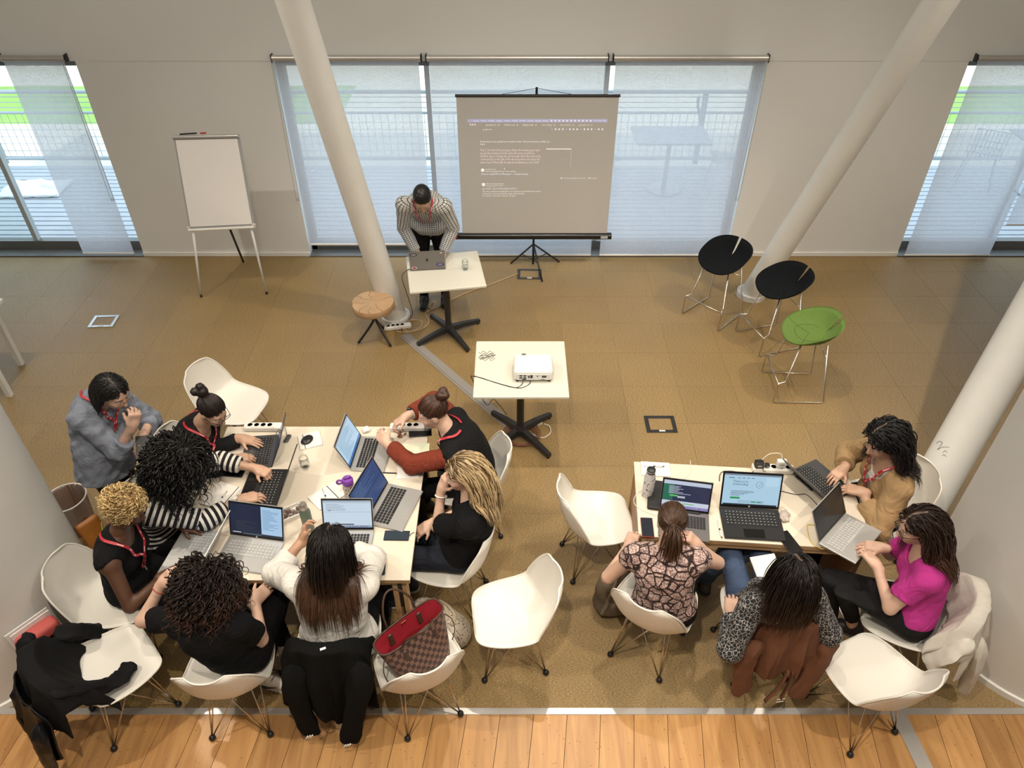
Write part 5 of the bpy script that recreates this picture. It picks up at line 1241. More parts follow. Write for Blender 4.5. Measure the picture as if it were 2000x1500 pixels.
for sx in (-1, 1):
    for sy in (-1, 1): MB().lathe([(0.012, 0), (0.012, 0.02)], 10, (sx*0.12, sy*0.085, 0)).build('foot', M_BLACK, t, smooth=True)
# ------------------------------------------------------------------ coats, bags, bin
def softthing(name, label, cat, base, parts, group=None):
    """parts: (part name, Sol, material, voxel, wrinkle, wrinkle frequency)"""
    t = thing(name, label, cat, (base[0], base[1], base[2]), 0, group)
    for (pn, S, m_, h, wr, wk, *cut) in parts: sol_obj(pn, S, m_, t, h, cut[0] if cut else (), wr, hash(pn) % 50 if False else len(pn)*3, wk, np.array(base, float), 1)
    return t
M_BCOAT = mat('black_coat', (0.007, 0.007, 0.008), 0.85, var=0.2, vscale=30, spec=0.2, bump=0.1, bscale=60); M_LEATH = mat('black_leather', (0.005, 0.005, 0.006), 0.42, spec=0.3, bump=0.15, bscale=70)
# coats and jackets hung over chair backs
def drape(name, label, cat, key, m_, hw, front, back, u_off=0.0, push=0.0, amp=0.02, k=9.0, seed=0, flare=0.06, sleeves=(), part='cloth', hem=0.08, drop=0.0):
    ch = CH[key]; t = thing(name, label, cat, tuple(ch.location), ch.rotation_euler[2])
    nu = 61; us = np.linspace(-1, 1, nu); ns = 44; vs = np.zeros((ns, nu, 3)); r = random.Random(seed); ph = [r.random()*6 for _ in range(6)]
    for i, u in enumerate(us):
        x0 = u*hw+u_off; ax = min(abs(x0)/0.205, 1.0); zr = 0.790-0.03*(max(0, abs(x0)-0.10)/0.065)**2-max(0, abs(x0)-0.205)*0.5-drop; yr = -0.284+0.055*ax**2
        Lf = front*(1+hem*math.sin(3*u+ph[0])); Lb = back*(1+hem*math.sin(2.3*u+ph[1])+hem*0.5*math.sin(7*u+ph[2]))*(1-0.42*abs(u)**3); Lf *= 1-0.3*abs(u)**3
        for j in range(ns):
            s_ = -Lf+(Lf+Lb)*j/(ns-1)
            w = min(1, abs(s_)/0.22); rid = (1-1.6*abs(math.sin(k*0.5*u+ph[3]+0.35*math.sin(6*s_+ph[4]))))+0.45*math.sin(k*1.7*u+ph[5]+2.2*s_)
            f_ = amp*w*rid
            if s_ < 0: y = yr+0.014+push+0.30*(-s_)+0.07*ax**2*min(1, -s_/0.12)+abs(f_)*0.5; z = zr+0.016+s_
            else: y = yr-0.024-push-0.09*s_*(1-0.3*s_)-0.03*w-f_; z = zr+0.016-s_
            if abs(s_) < 0.035: z = zr+0.018-abs(s_)*0.35
            x = x0*(1+flare*w)+0.012*w*math.sin(5*s_+3*u+ph[0])+0.010*math.sin(11*u+6*s_)*w
            z += 0.006*w*math.sin(9*u+8*s_+ph[2])
            vs[j, i] = (x, y, max(z, 0.03))
    du = np.gradient(vs, axis=1); dv_ = np.gradient(vs, axis=0); nm = np.cross(du, dv_); nm /= np.linalg.norm(nm, axis=2)[..., None]+1e-9
    A = vs.reshape(-1, 3); B_ = (vs+nm*0.010).reshape(-1, 3); o_ = len(A); fs = []
    for j in range(ns-1):
        for i in range(nu-1): q = j*nu+i; fs += [(q, q+1, q+nu+1, q+nu), (o_+q, o_+q+nu, o_+q+nu+1, o_+q+1)]
    rim = list(range(nu))+[j*nu+nu-1 for j in range(1, ns)]+[(ns-1)*nu+i for i in range(nu-2, -1, -1)]+[j*nu for j in range(ns-2, 0, -1)]
    for a, b in zip(rim, rim[1:]+rim[:1]): fs.append((a, o_+a, o_+b, b))
    me = MB().add(list(A)+list(B_), fs).mesh(part, m_, True); b_m = bmesh.new(); b_m.from_mesh(me); bmesh.ops.recalc_face_normals(b_m, faces=b_m.faces); b_m.to_mesh(me); b_m.free()
    link(part, me, t)
    for si, (pts, r0, r1) in enumerate(sleeves):
        P = crom(pts, 8); n = len(P); mb = MB(); vs2 = []; ns2 = 16; T = np.gradient(np.array(P), axis=0); T /= np.linalg.norm(T, axis=1)[:, None]; uu = np.array([1.0, 0.2, 0.1])
        for i in range(n):
            uu = uu-T[i]*(uu@T[i]); uu /= np.linalg.norm(uu); ww = np.cross(T[i], uu); tt = i/(n-1); rad = r0+(r1-r0)*tt; rad *= 1+0.05*math.sin(i*1.9)+0.04*math.sin(i*0.8+2)
            rad *= (0.12, 0.45, 0.75, 0.92)[i] if i < 4 else 1.0
            for kk in range(ns2): a = 2*math.pi*kk/ns2; rr_ = rad*(1+0.16*math.sin(3*a+i*0.35+si)+0.07*math.sin(5*a-i*0.5)); vs2.append(P[i]+rr_*(math.cos(a)*uu+0.62*math.sin(a)*ww))
        fs2 = [(i*ns2+kk, i*ns2+(kk+1) % ns2, i*ns2+ns2+(kk+1) % ns2, i*ns2+ns2+kk) for i in range(n-1) for kk in range(ns2)]+[tuple(range(ns2-1, -1, -1)), tuple((n-1)*ns2+kk for kk in range(ns2))]
        mb.add(vs2, fs2).build('sleeve', m_, t, smooth=True)
    return t
drape('coat', 'matt black coat draped over the chair back by the round wall', 'coat', 'jack', M_BCOAT, 0.25, 0.36, 0.36, amp=0.020, k=8, seed=4, push=0.014, hem=0.04, flare=0.02,
    sleeves=(([(0.17, -0.27, 0.76), (0.17, -0.17, 0.66), (0.15, -0.07, 0.54), (0.13, 0.02, 0.485), (0.08, 0.09, 0.468)], 0.055, 0.042), ([(-0.25, -0.24, 0.70), (-0.32, -0.30, 0.55), (-0.30, -0.38, 0.36)], 0.08, 0.055), ([(-0.20, -0.14, 0.66), (-0.26, -0.04, 0.56), (-0.29, 0.05, 0.40)], 0.07, 0.06)))
drape('leather_jacket', 'shiny black leather jacket hanging from the chair down to the oak planks', 'jacket', 'jack', M_LEATH, 0.185, 0.0, 0.50, drop=0.13, u_off=0.03, amp=0.026, k=10, seed=9, push=0.085, flare=0.0, hem=0.04, sleeves=(([(0.19, -0.38, 0.60), (0.22, -0.42, 0.45), (0.17, -0.46, 0.20)], 0.06, 0.04), ([(-0.10, -0.39, 0.58), (-0.13, -0.43, 0.42), (-0.08, -0.47, 0.16)], 0.06, 0.04)))
M_FLE = mat('black_fleece', (0.006, 0.006, 0.006), 0.95, spec=0.1, bump=0.1, bscale=90)
hd = drape('hoodie', 'black hoodie hung over the chair of the woman in white', 'hoodie', 'long', M_FLE, 0.24, 0.14, 0.60, amp=0.028, k=9, seed=2, push=0.012,
    sleeves=(([(-0.15, -0.31, 0.70), (-0.16, -0.38, 0.5), (-0.13, -0.40, 0.13)], 0.075, 0.048), ([(0.19, -0.30, 0.70), (0.18, -0.39, 0.5), (0.08, -0.43, 0.10)], 0.075, 0.050)))
for (x, y, z) in ((0.085, -0.475, 0.12), (-0.125, -0.445, 0.16)):
    for k in range(3): MB().box((x-0.02+0.014*k, y, z+0.006*k), (0.006, 0.006, 0.03), Matrix.Rotation(0.5, 3, 'Y')).build('stripe_mark', M_WHITE, hd)
MB().box((0.02, -0.295, 0.812), (0.03, 0.012, 0.004), Matrix.Rotation(0.4, 3, 'Z')).build('size_label', M_WHITE, hd)
M_SUE = mat('brown_suede', (0.125, 0.047, 0.020), 0.9, var=0.3, vscale=14, bump=0.1, bscale=80)
t = drape('suede_jacket', 'brown suede jacket hung over the chair of the lace-blouse woman', 'jacket', 'lace', M_SUE, 0.235, 0.08, 0.40, amp=0.026, k=10, seed=5, push=0.025,
    sleeves=(([(0.19, -0.33, 0.69), (0.17, -0.36, 0.52), (0.07, -0.41, 0.26)], 0.075, 0.055), ([(-0.19, -0.31, 0.69), (-0.25, -0.33, 0.55), (-0.24, -0.36, 0.28)], 0.07, 0.055)))
MB().tube(crom([(-0.03, -0.40, 0.52), (-0.06, -0.42, 0.40), (-0.12, -0.43, 0.26)], 5), 0.014, 6, flat=0.25).tube(crom([(0.0, -0.40, 0.50), (-0.01, -0.42, 0.38), (-0.03, -0.43, 0.28)], 5), 0.014, 6, flat=0.25).build('belt', M_SUE, t, smooth='all')
bk_ = [(-0.03+dx, -0.435, 0.265+dz) for dx, dz in ((-0.022, 0.012), (0.022, 0.012), (0.022, -0.016), (-0.022, -0.016))]
MB().tube(bk_, 0.0035, 6, closed=True).build('buckle', mat('nickel', (0.6, 0.58, 0.52), 0.25, metal=1.0), t)
M_LIN = mat('white_linen', (0.60, 0.57, 0.51), 0.85, var=0.06, vscale=20, bump=0.12, bscale=60)
drape('linen_jacket', 'crumpled white jacket hung over the chair of the woman in pink', 'jacket', 'pink', M_LIN, 0.25, 0.22, 0.48, amp=0.028, k=13, seed=8, push=0.012,
    sleeves=(([(-0.20, -0.27, 0.69), (-0.26, -0.20, 0.58), (-0.25, -0.13, 0.44)], 0.07, 0.055), ([(-0.14, -0.32, 0.66), (-0.16, -0.38, 0.42), (-0.11, -0.42, 0.13)], 0.065, 0.045)))
# black bag with coral pouch and papers on the floor by the wall
p0 = W(125, 1266, 0.22)+np.array([0.07, 0, 0]); S = Sol(0.03); Mx = frame(nrm((0.75, 0.66, 0)))
S.box(p0+np.array([0, 0, -0.02]), (0.09, 0.16, 0.19), Mx, rd=0.05); S.ell(W(165, 1258, 0.30), (0.06, 0.06, 0.10))
bg_ = softthing('shoulder_bag', 'open black shoulder bag standing between chair and round wall', 'bag', (p0[0], p0[1], 0), [('bag_body', S, M_BCOAT, 0.010, 0.006, 40)])
a, b_ = W(42, 1262, 0.46), W(106, 1216, 0.46); S = Sol(0.01); S.box((a+b_)/2, (0.045, np.linalg.norm(b_-a)/2+0.02, 0.05), frame(nrm(b_-a)), rd=0.03)
softthing('pouch', 'coral red zipped pouch sticking out of the black bag', 'pouch', ((a+b_)/2*np.array([1, 1, 0])+np.array([0, 0, 0.40])), [('pouch_body', S, mat('coral_fabric', (0.52, 0.10, 0.09), 0.7, bump=0.1, bscale=120), 0.008, 0.002, 40)])
o = MB().box((0, 0, 0.0), (0.006, 0.24, 0.16)).box((0.012, 0.01, -0.01), (0.006, 0.22, 0.15)).build('paper_bundle', M_PAPER, None, tuple((a+b_)/2+np.array([-0.055, 0.03, 0.0])), math.atan2(-(b_-a)[0], (b_-a)[1])); tag(o, 'white papers standing behind the coral pouch', 'paper')
# checkered handbag with red lining
def check_mat():
    m, N, L, b = node_mat('damier_canvas')
    tc = nd(N, 'ShaderNodeTexCoord'); mp = nd(N, 'ShaderNodeMapping'); mp.inputs['Scale'].default_value = (1, 0, 1); mp.inputs['Location'].default_value = (0.003, 0.0005, 0.002); L.new(tc.outputs['Object'], mp.inputs[0])
    ck = nd(N, 'ShaderNodeTexChecker'); ck.inputs['Scale'].default_value = 1/0.024; ck.inputs[1].default_value = (0.045, 0.022, 0.018, 1); ck.inputs[2].default_value = (0.155, 0.082, 0.060, 1); L.new(mp.outputs[0], ck.inputs[0]); L.new(ck.outputs[0], b.inputs['Base Color']); b.inputs['Roughness'].default_value = 0.5; return m
M_DAM = check_mat(); M_REDL = mat('red_lining', (0.32, 0.012, 0.025), 0.7, var=0.2, vscale=30, bump=0.2, bscale=30); M_TRIM = mat('brown_leather', (0.055, 0.026, 0.016), 0.45)
t = thing('handbag', 'brown checkered tote handbag with red lining on the chair', 'handbag', (-0.49, 2.205, 0.445), math.radians(44))
def bagring(wt, dt, y0, z, n=32):
    out = []
    for k in range(n):
        a = 2*math.pi*k/n; c, s_ = math.cos(a), math.sin(a); e = 1/((abs(c)**4+abs(s_)**4)**0.25)
        out.append((wt*c*e, y0+dt*s_*e*(1.0), z))
    return out
rings = []; n = 32
for tt in np.linspace(0, 1, 8): rings.append(bagring(0.155+0.06*tt, 0.075+0.012*math.sin(tt*3)-0.012*tt, 0.10*tt, 0.27*tt))
vs = [v for r_ in rings for v in r_]; fs = [(i*n+k, i*n+(k+1) % n, i*n+n+(k+1) % n, i*n+n+k) for i in range(7) for k in range(n)]; fs.append(tuple(range(n-1, -1, -1)))
MB().add(vs, fs).build('canvas', M_DAM, t, smooth=True)
ins = [bagring(0.150+0.06*tt, 0.070+0.012*math.sin(tt*3)-0.012*tt, 0.10*tt, 0.27*tt+0.004) for tt in np.linspace(0.1, 1, 6)]
MB().add([v for r_ in ins for v in r_], [(i*n+(k+1) % n, i*n+k, i*n+n+k, i*n+n+(k+1) % n) for i in range(5) for k in range(n)]+[tuple(range(n))]).build('lining', M_REDL, t, smooth=True)
MB().tube([np.array(p) for p in bagring(0.214, 0.068, 0.10, 0.272)], 0.006, 6, closed=True).build('rim_trim', M_TRIM, t, smooth='all')
for sy in (-1, 1):
    yb = 0.10+sy*0.066
    h_ = MB().tube(crom([(-0.10, yb-0.03*0, 0.19), (-0.095, yb+0.004*sy, 0.275), (-0.085, yb+sy*0.04, 0.36), (-0.03, yb+sy*0.09, 0.42), (0.03, yb+sy*0.09, 0.42), (0.085, yb+sy*0.04, 0.36), (0.095, yb+0.004*sy, 0.275), (0.10, yb, 0.19)], 5), 0.0065, 8).build('handle', M_TRIM, t, smooth='all')
    for sx in (-1, 1): MB().box((sx*0.098, yb+sy*0.001-0.028, 0.205), (0.03, 0.012, 0.075), Matrix.Rotation(-0.36, 3, 'X'), ch=0.005).build('handle_tab', M_TRIM, t)
for sx in (-1, 1): MB().tube(crom([(sx*0.20, 0.06, 0.23), (sx*0.235, 0.03, 0.17), (sx*0.23, 0.0, 0.10), (sx*0.19, -0.02, 0.06)], 4), 0.003, 6).build('side_lace', M_TRIM, t, smooth='all')
MB().box((0.0, 0.10+0.052, 0.245), (0.03, 0.004, 0.02)).build('snap_tab', mat('brass', (0.6, 0.4, 0.15), 0.3, metal=1.0), t)
# dotted fabric bag on the floor
m, N_, L_, B_ = node_mat('leopard_dots')
vo = nd(N_, 'ShaderNodeTexVoronoi'); vo.inputs['Scale'].default_value = 62; tc = nd(N_, 'ShaderNodeTexCoord'); L_.new(tc.outputs['Object'], vo.inputs['Vector'])
cr = nd(N_, 'ShaderNodeValToRGB'); L_.new(vo.outputs['Distance'], cr.inputs[0]); cr.color_ramp.elements[0].color = (0.13, 0.08, 0.05, 1); cr.color_ramp.elements[0].position = 0.27; cr.color_ramp.elements[1].position = 0.34; cr.color_ramp.elements[1].color = (0.66, 0.60, 0.50, 1)
L_.new(cr.outputs[0], B_.inputs['Base Color']); B_.inputs['Roughness'].default_value = 0.85
p0 = W(858, 1222, 0.10); S = Sol(0.06); S.ell(p0+np.array([0, 0, 0.02]), (0.19, 0.13, 0.13), frame((0.55, 0.8, 0))); S.ell(p0+np.array([0.10, -0.04, -0.02]), (0.11, 0.10, 0.09)); S.ell(p0+np.array([-0.10, 0.06, 0.03]), (0.09, 0.10, 0.10))
t = softthing('fabric_bag', 'cream dotted fabric bag slumped on the carpet by the table leg', 'bag', (p0[0], p0[1], 0), [('bag_body', S, m, 0.009, 0.008, 30, [((0, 0, 0.003), (0, 0, -1))])])
LS2 = S
for q_ in (0, 0.05):
    P_, Nn_ = stick(S, crom([p0+np.array([-0.05+q_, 0.10, 0.12]), p0+np.array([0.02+q_, 0.06, 0.15]), p0+np.array([0.06+q_, -0.01, 0.14]), p0+np.array([0.03+q_, -0.07, 0.11])], 5), 0.012)
    vs, fs = ribbon(P_-np.array([p0[0], p0[1], 0]), Nn_, 0.014); MB().add(vs, fs).build('strap', mat('beige_strap', (0.50, 0.42, 0.31), 0.8), t, smooth='all')
# taupe backpack
M_TAU = mat('taupe_nylon', (0.135, 0.105, 0.075), 0.7, var=0.2, vscale=20, bump=0.15, bscale=50)
p0 = W(1197, 1185, 0.0); ax_ = nrm((0.05, 0.12, 1.0)); Mx = frame((0.5, -0.85, 0.05))
S = Sol(0.05); S.ell(p0+ax_*0.20, (0.15, 0.10, 0.21), Mx); S.ell(p0+ax_*0.08, (0.155, 0.115, 0.09), Mx); S.ell(p0+Mx[:, 1]*0.07+ax_*0.13, (0.11, 0.06, 0.11), Mx, k=0.015); S.cone(p0+ax_*0.37-Mx[:, 0]*0.05, p0+ax_*0.37+Mx[:, 0]*0.05, 0.04, 0.04)
t = softthing('backpack', 'taupe backpack standing on the carpet behind the snake-print chair', 'backpack', (p0[0], p0[1], 0), [('pack_body', S, M_TAU, 0.009, 0.006, 36, [((0, 0, 0.003), (0, 0, -1))])])
off_ = np.array([p0[0], p0[1], 0])
for sx in (-1, 1):
    P_, Nn_ = stick(S, crom([p0+ax_*0.38+Mx[:, 0]*sx*0.04, p0+ax_*0.34+Mx[:, 0]*sx*0.09+Mx[:, 1]*0.08, p0+ax_*0.22+Mx[:, 0]*sx*0.14+Mx[:, 1]*0.09, p0+ax_*0.08+Mx[:, 0]*sx*0.15+Mx[:, 1]*0.06], 5), 0.010)
    vs, fs = ribbon(P_-off_, Nn_, 0.012); MB().add(vs, fs).build('strap', mat('taupe_strap', (0.20, 0.16, 0.12), 0.8), t, smooth='all')
MB().tube(crom([p0+ax_*0.39-Mx[:, 0]*0.04-off_, p0+ax_*0.45-off_-Mx[:, 0]*0.02, p0+ax_*0.45-off_+Mx[:, 0]*0.02, p0+ax_*0.39+Mx[:, 0]*0.04-off_], 4), 0.007, 6).build('grab_loop', M_TAU, t, smooth='all')
MB().tube(crom([p0-Mx[:, 0]*0.12+ax_*0.33-off_, p0-Mx[:, 0]*0.19+ax_*0.36-off_, p0-Mx[:, 0]*0.17+ax_*0.26-off_, p0-Mx[:, 0]*0.14+ax_*0.14-off_], 5), 0.009, 6, flat=0.4).build('side_strap', mat('taupe_strap'), t, smooth='all')
P_, Nn_ = stick(S, [p0-Mx[:, 0]*0.06+Mx[:, 1]*0.11+ax_*0.26], 0.008); e1 = nrm(np.cross(Nn_[0], (0, 0, 1))); e2 = np.cross(e1, Nn_[0])
for rr_, mm_, hh in ((0.026, mat('badge_red', (0.45, 0.03, 0.03), 0.5), 0.0), (0.018, mat('badge_cream', (0.7, 0.6, 0.5), 0.5), 0.001), (0.009, mat('badge_red'), 0.002)):
    MB().add([P_[0]-off_+Nn_[0]*hh+e1*rr_*0.8*math.cos(a)+e2*rr_*math.sin(a) for a in np.linspace(0, 6.28, 16, endpoint=False)], [tuple(range(16))]).build('patch', mm_, t)
# waste bin with a clear liner
p0 = W(160, 1030, 0.0); t = thing('waste_bin', 'brown waste bin with a clear plastic liner by the round wall', 'bin', tuple(p0))
M_BIN = mat('brown_bin', (0.21, 0.105, 0.055), 0.55)
MB().lathe([(0, 0.0), (0.105, 0.0), (0.135, 0.32), (0.130, 0.32), (0.100, 0.008), (0, 0.008)], 32).build('bucket', M_BIN, t, smooth=True)
m, N_, L_, B_ = node_mat('liner_film')
tr_n = nd(N_, 'ShaderNodeBsdfTransparent'); gl_n = nd(N_, 'ShaderNodeBsdfGlossy'); gl_n.inputs['Roughness'].default_value = 0.15; df_n = nd(N_, 'ShaderNodeBsdfDiffuse'); df_n.inputs[0].default_value = (0.8, 0.74, 0.7, 1)
m1_ = nd(N_, 'ShaderNodeMixShader'); m1_.inputs[0].default_value = 0.5; m2_ = nd(N_, 'ShaderNodeMixShader'); m2_.inputs[0].default_value = 0.22; L_.new(gl_n.outputs[0], m1_.inputs[1]); L_.new(df_n.outputs[0], m1_.inputs[2]); L_.new(tr_n.outputs[0], m2_.inputs[1]); L_.new(m1_.outputs[0], m2_.inputs[2]); L_.new(m2_.outputs[0], N_['Material Output'].inputs[0])
vs = []; fs = []; nn = 48; prof = [(0.142, 0.17), (0.141, 0.24), (0.141, 0.32), (0.134, 0.328), (0.124, 0.31), (0.112, 0.2), (0.105, 0.1), (0.07, 0.03)]
for j, (r_, z_) in enumerate(prof):
    for k in range(nn):
        a = 2*math.pi*k/nn; w_ = (0.010*math.sin(k*2.7+j)+0.006*math.sin(k*5.1)) if j != 3 else 0.002
        if j < 2: w_ = 0.004*math.sin(k*2.1+j)+0.003
        vs.append(((r_+w_*(1 if j < 3 else -abs(1)*0.8))*math.cos(a), (r_+w_)*math.sin(a), z_+(0.03*math.sin(k*0.9) if j == 0 else 0)))
for j in range(len(prof)-1):
    for k in range(nn): q_ = (k+1) % nn; fs.append((j*nn+k, j*nn+q_, j*nn+nn+q_, j*nn+nn+k))
MB().add(vs, fs).build('liner', m, t, smooth='all')
MB().tube([(0.137*math.cos(a), 0.137*math.sin(a), 0.325) for a in np.linspace(0, 2*math.pi, 32, endpoint=False)], 0.005, 6, closed=True).build('liner_rim', mat('liner_white', (0.72, 0.70, 0.68), 0.4), t, smooth='all')
# small orange bag and yellow folder behind the blonde curls
p0 = W(186, 1072, 0.20); S = Sol(0.02); S.box(p0+np.array([0.02, 0.04, 0.10]), (0.075, 0.025, 0.13), frame(nrm((0.75, -0.55, 0.35))), rd=0.022)
softthing('leather_bag', 'small orange leather bag behind the woman with blonde curls', 'bag', (p0[0], p0[1], 0), [('bag_body', S, mat('orange_leather', (0.36, 0.13, 0.022), 0.45, var=0.25, vscale=10), 0.008, 0.002, 40)])
o = MB().box((0, 0, 0), (0.008, 0.16, 0.24)).box((0.010, 0.005, 0.004), (0.006, 0.155, 0.235)).build('folder', mat('olive_yellow', (0.30, 0.26, 0.035), 0.6), None, tuple(p0+np.array([0.10, -0.03, 0.10])), 0.5); o.rotation_euler = (0.0, 0.30, 0.5); tag(o, 'yellow folder leaning beside the small orange bag', 'folder')
S = Sol(0.02); S.ell(p0+np.array([0.06, 0.02, -0.10]), (0.09, 0.07, 0.10)); softthing('rucksack', 'small dark bag on the floor below the orange bag', 'bag', (p0[0], p0[1], 0), [('bag_body', S, M_BCOAT, 0.010, 0.005, 40, [((0, 0, 0.003), (0, 0, -1))])])
# notebook on the lap, tablet in hand
t = notebook((1500, 1118), 0.15, 0.21, 0.0, 'white notebook lying on the lap of the lace-blouse woman', band=None, z=0.66); t.rotation_euler = (math.radians(12), math.radians(-4), math.radians(8))
p0 = W(283, 873, 1.02); t = thing('tablet', 'black tablet with a white edge held by the standing woman', 'tablet', tuple(p0), 0.0); t.rotation_euler = (math.radians(35), math.radians(10), math.radians(20))
MB().box((0, 0, 0.0), (0.10, 0.15, 0.008), ch=0.002).build('body', M_BLACK, t); MB().box((0, -0.085, 0.001), (0.10, 0.024, 0.010), ch=0.002).build('white_edge', M_PLW, t)
# ------------------------------------------------------------------ people
def vmat(name, rough=0.6, var=0.0, sheen=0.0): return mat(name, (1, 1, 1), rough, vcol=True, var=var, vscale=40, sheen=sheen, bump=0.06, bscale=160)
M_SKIN = mat('skin', (1, 1, 1), 0.5, vcol=True, var=0.08, vscale=60)
M_HAIR = mat('hair', (1, 1, 1), 0.42, vcol=True, spec=0.35)
M_EYEW = mat('eye_white', (0.62, 0.58, 0.55), 0.2); M_IRIS = mat('iris', (0.02, 0.012, 0.008), 0.15)
def cloth(name, c, rough=0.9, var=0.15, vscale=30, sheen=0.0, bump=0.10, bscale=90): return mat(name, c, rough, var=var, vscale=vscale, sheen=sheen, bump=bump, bscale=bscale, crease=0.42, spec=0.15 if max(c) < 0.05 else 0.3)
def band_mat(name, dark, light, period, duty, grid=False):
    m, N, L, b = node_mat(name)
    def band(attr, p, dt):
        a = nd(N, 'ShaderNodeAttribute'); a.attribute_name = attr
        mo = nd(N, 'ShaderNodeMath'); mo.operation = 'MODULO'; mo.inputs[1].default_value = p; ad = nd(N, 'ShaderNodeMath'); ad.operation = 'ADD'; ad.inputs[1].default_value = 50*p
        L.new(a.outputs['Fac'], ad.inputs[0]); L.new(ad.outputs[0], mo.inputs[0])
        lt = nd(N, 'ShaderNodeMath'); lt.operation = 'LESS_THAN'; lt.inputs[1].default_value = p*dt; L.new(mo.outputs[0], lt.inputs[0]); return lt
    l1 = band('u', period, duty); out = l1
    if grid:
        l2 = band('v', period*1.1, duty); mx_ = nd(N, 'ShaderNodeMath'); mx_.operation = 'MAXIMUM'; L.new(l1.outputs[0], mx_.inputs[0]); L.new(l2.outputs[0], mx_.inputs[1]); out = mx_
    mx = nd(N, 'ShaderNodeMix'); mx.data_type = 'RGBA'; mx.inputs[6].default_value = (*light, 1); mx.inputs[7].default_value = (*dark, 1); L.new(out.outputs[0], mx.inputs[0]); L.new(mx.outputs[2], b.inputs['Base Color'])
    b.inputs['Roughness'].default_value = 0.85; b.inputs['Specular IOR Level'].default_value = 0.25
    tc = nd(N, 'ShaderNodeTexCoord'); add_crease(N, L, tc.outputs['Object'], b, 0.4, None); return m
def cell_mat(name, edge, fill, scale, w, mottled=None):
    m, N, L, b = node_mat(name)
    tc = nd(N, 'ShaderNodeTexCoord'); nz = nd(N, 'ShaderNodeTexNoise'); nz.inputs['Scale'].default_value = scale*1.2; L.new(tc.outputs['Object'], nz.inputs['Vector'])
    mxv = nd(N, 'ShaderNodeMix'); mxv.data_type = 'VECTOR'; mxv.inputs[0].default_value = 0.02; L.new(tc.outputs['Object'], mxv.inputs[4]); L.new(nz.outputs['Color'], mxv.inputs[5])
    vo = nd(N, 'ShaderNodeTexVoronoi'); vo.feature = 'DISTANCE_TO_EDGE'; vo.inputs['Scale'].default_value = scale; L.new(mxv.outputs[1], vo.inputs['Vector'])
    cr = nd(N, 'ShaderNodeValToRGB'); L.new(vo.outputs['Distance'], cr.inputs[0]); cr.color_ramp.elements[0].position = w; cr.color_ramp.elements[0].color = (*edge, 1); cr.color_ramp.elements[1].position = w+0.05; cr.color_ramp.elements[1].color = (*fill, 1)
    src = cr
    if mottled:
        n2 = nd(N, 'ShaderNodeTexNoise'); n2.inputs['Scale'].default_value = 110; L.new(tc.outputs['Object'], n2.inputs['Vector'])
        c2 = nd(N, 'ShaderNodeValToRGB'); L.new(n2.outputs[0], c2.inputs[0]); c2.color_ramp.elements[0].position = 0.44; c2.color_ramp.elements[0].color = (*mottled, 1); c2.color_ramp.elements[1].position = 0.56; c2.color_ramp.elements[1].color = (1, 1, 1, 1)
        mx = nd(N, 'ShaderNodeMix'); mx.data_type = 'RGBA'; mx.blend_type = 'MULTIPLY'; mx.inputs[0].default_value = 0.8; L.new(cr.outputs[0], mx.inputs[6]); L.new(c2.outputs[0], mx.inputs[7]); L.new(mx.outputs[2], b.inputs['Base Color'])
    else: L.new(cr.outputs[0], b.inputs['Base Color'])
    add_crease(N, L, tc.outputs['Object'], b, 0.6, None)
    b.inputs['Roughness'].default_value = 0.85; return m
C_BLACK = cloth('black_cotton', (0.006, 0.006, 0.007)); C_BLACK2 = cloth('black_trousers', (0.005, 0.005, 0.006))
C_DENIM = cloth('blue_denim', (0.045, 0.07, 0.13), var=0.35, vscale=14); C_DKDENIM = cloth('dark_denim', (0.016, 0.018, 0.026), var=0.3)
C_RED = mat('red_lanyard', (0.42, 0.018, 0.03), 0.5); C_RIB = mat('lanyard_print', (0.75, 0.55, 0.55), 0.5)

def ik(a, w, l1, l2, hint):
    d = w-a; D = np.linalg.norm(d); D2 = min(max(D, abs(l1-l2)+0.02), (l1+l2)*0.995); u = d/(D+1e-9)
    if D > (l1+l2)*0.995: k = D/((l1+l2)*0.995); l1, l2, D2 = l1*k, l2*k, D
    x = (l1*l1-l2*l2+D2*D2)/(2*D2); h = math.sqrt(max(l1*l1-x*x, 0))
    p = hint-(a+u*x); p = p-u*(p@u); p = nrm(p)
    return a+u*x+p*h
def head_sol(c, M, s=1.0, fem=True):
    S = Sol(0.02); g = lambda x, y, z: c+M@(np.array([x, y, z])*s); r = lambda *a: tuple(v*s for v in a)
    S.ell(g(0, -0.012, 0.026), r(0.073, 0.093, 0.086), M); S.ell(g(0, 0.024, -0.034), r(0.057, 0.066, 0.074), M, k=0.03*s)
    S.ell(g(0, 0.048, -0.084), r(0.032, 0.033, 0.026), M, k=0.025*s)
    S.cone(g(-0.032, 0.068, 0.024), g(0.032, 0.068, 0.024), 0.015*s, 0.015*s, k=0.015*s)
    for q in (-1, 1):
        S.ell(g(q*0.034, 0.062, -0.030), r(0.022, 0.022, 0.022), M, k=0.02*s)
        S.ell(g(q*0.030, 0.101, 0.004), r(0.016, 0.016, 0.010), M, k=0.010*s, sub=True)
    S.cone(g(0, 0.086, 0.006), g(0, 0.106, -0.030), 0.0075*s, 0.0105*s, k=0.010*s)
    for q in (-1, 1): S.ell(g(q*0.011, 0.093, -0.034), r(0.008, 0.010, 0.007), M, k=0.006*s)
    S.ell(g(0, 0.084, -0.058), r(0.022, 0.011, 0.0055), M, k=0.006*s); S.ell(g(0, 0.082, -0.068), r(0.019, 0.011, 0.0065), M, k=0.006*s)
    for q in (-1, 1): S.ell(g(q*0.074, -0.008, -0.010), r(0.009, 0.019, 0.031), M, k=0.006*s)
    return S
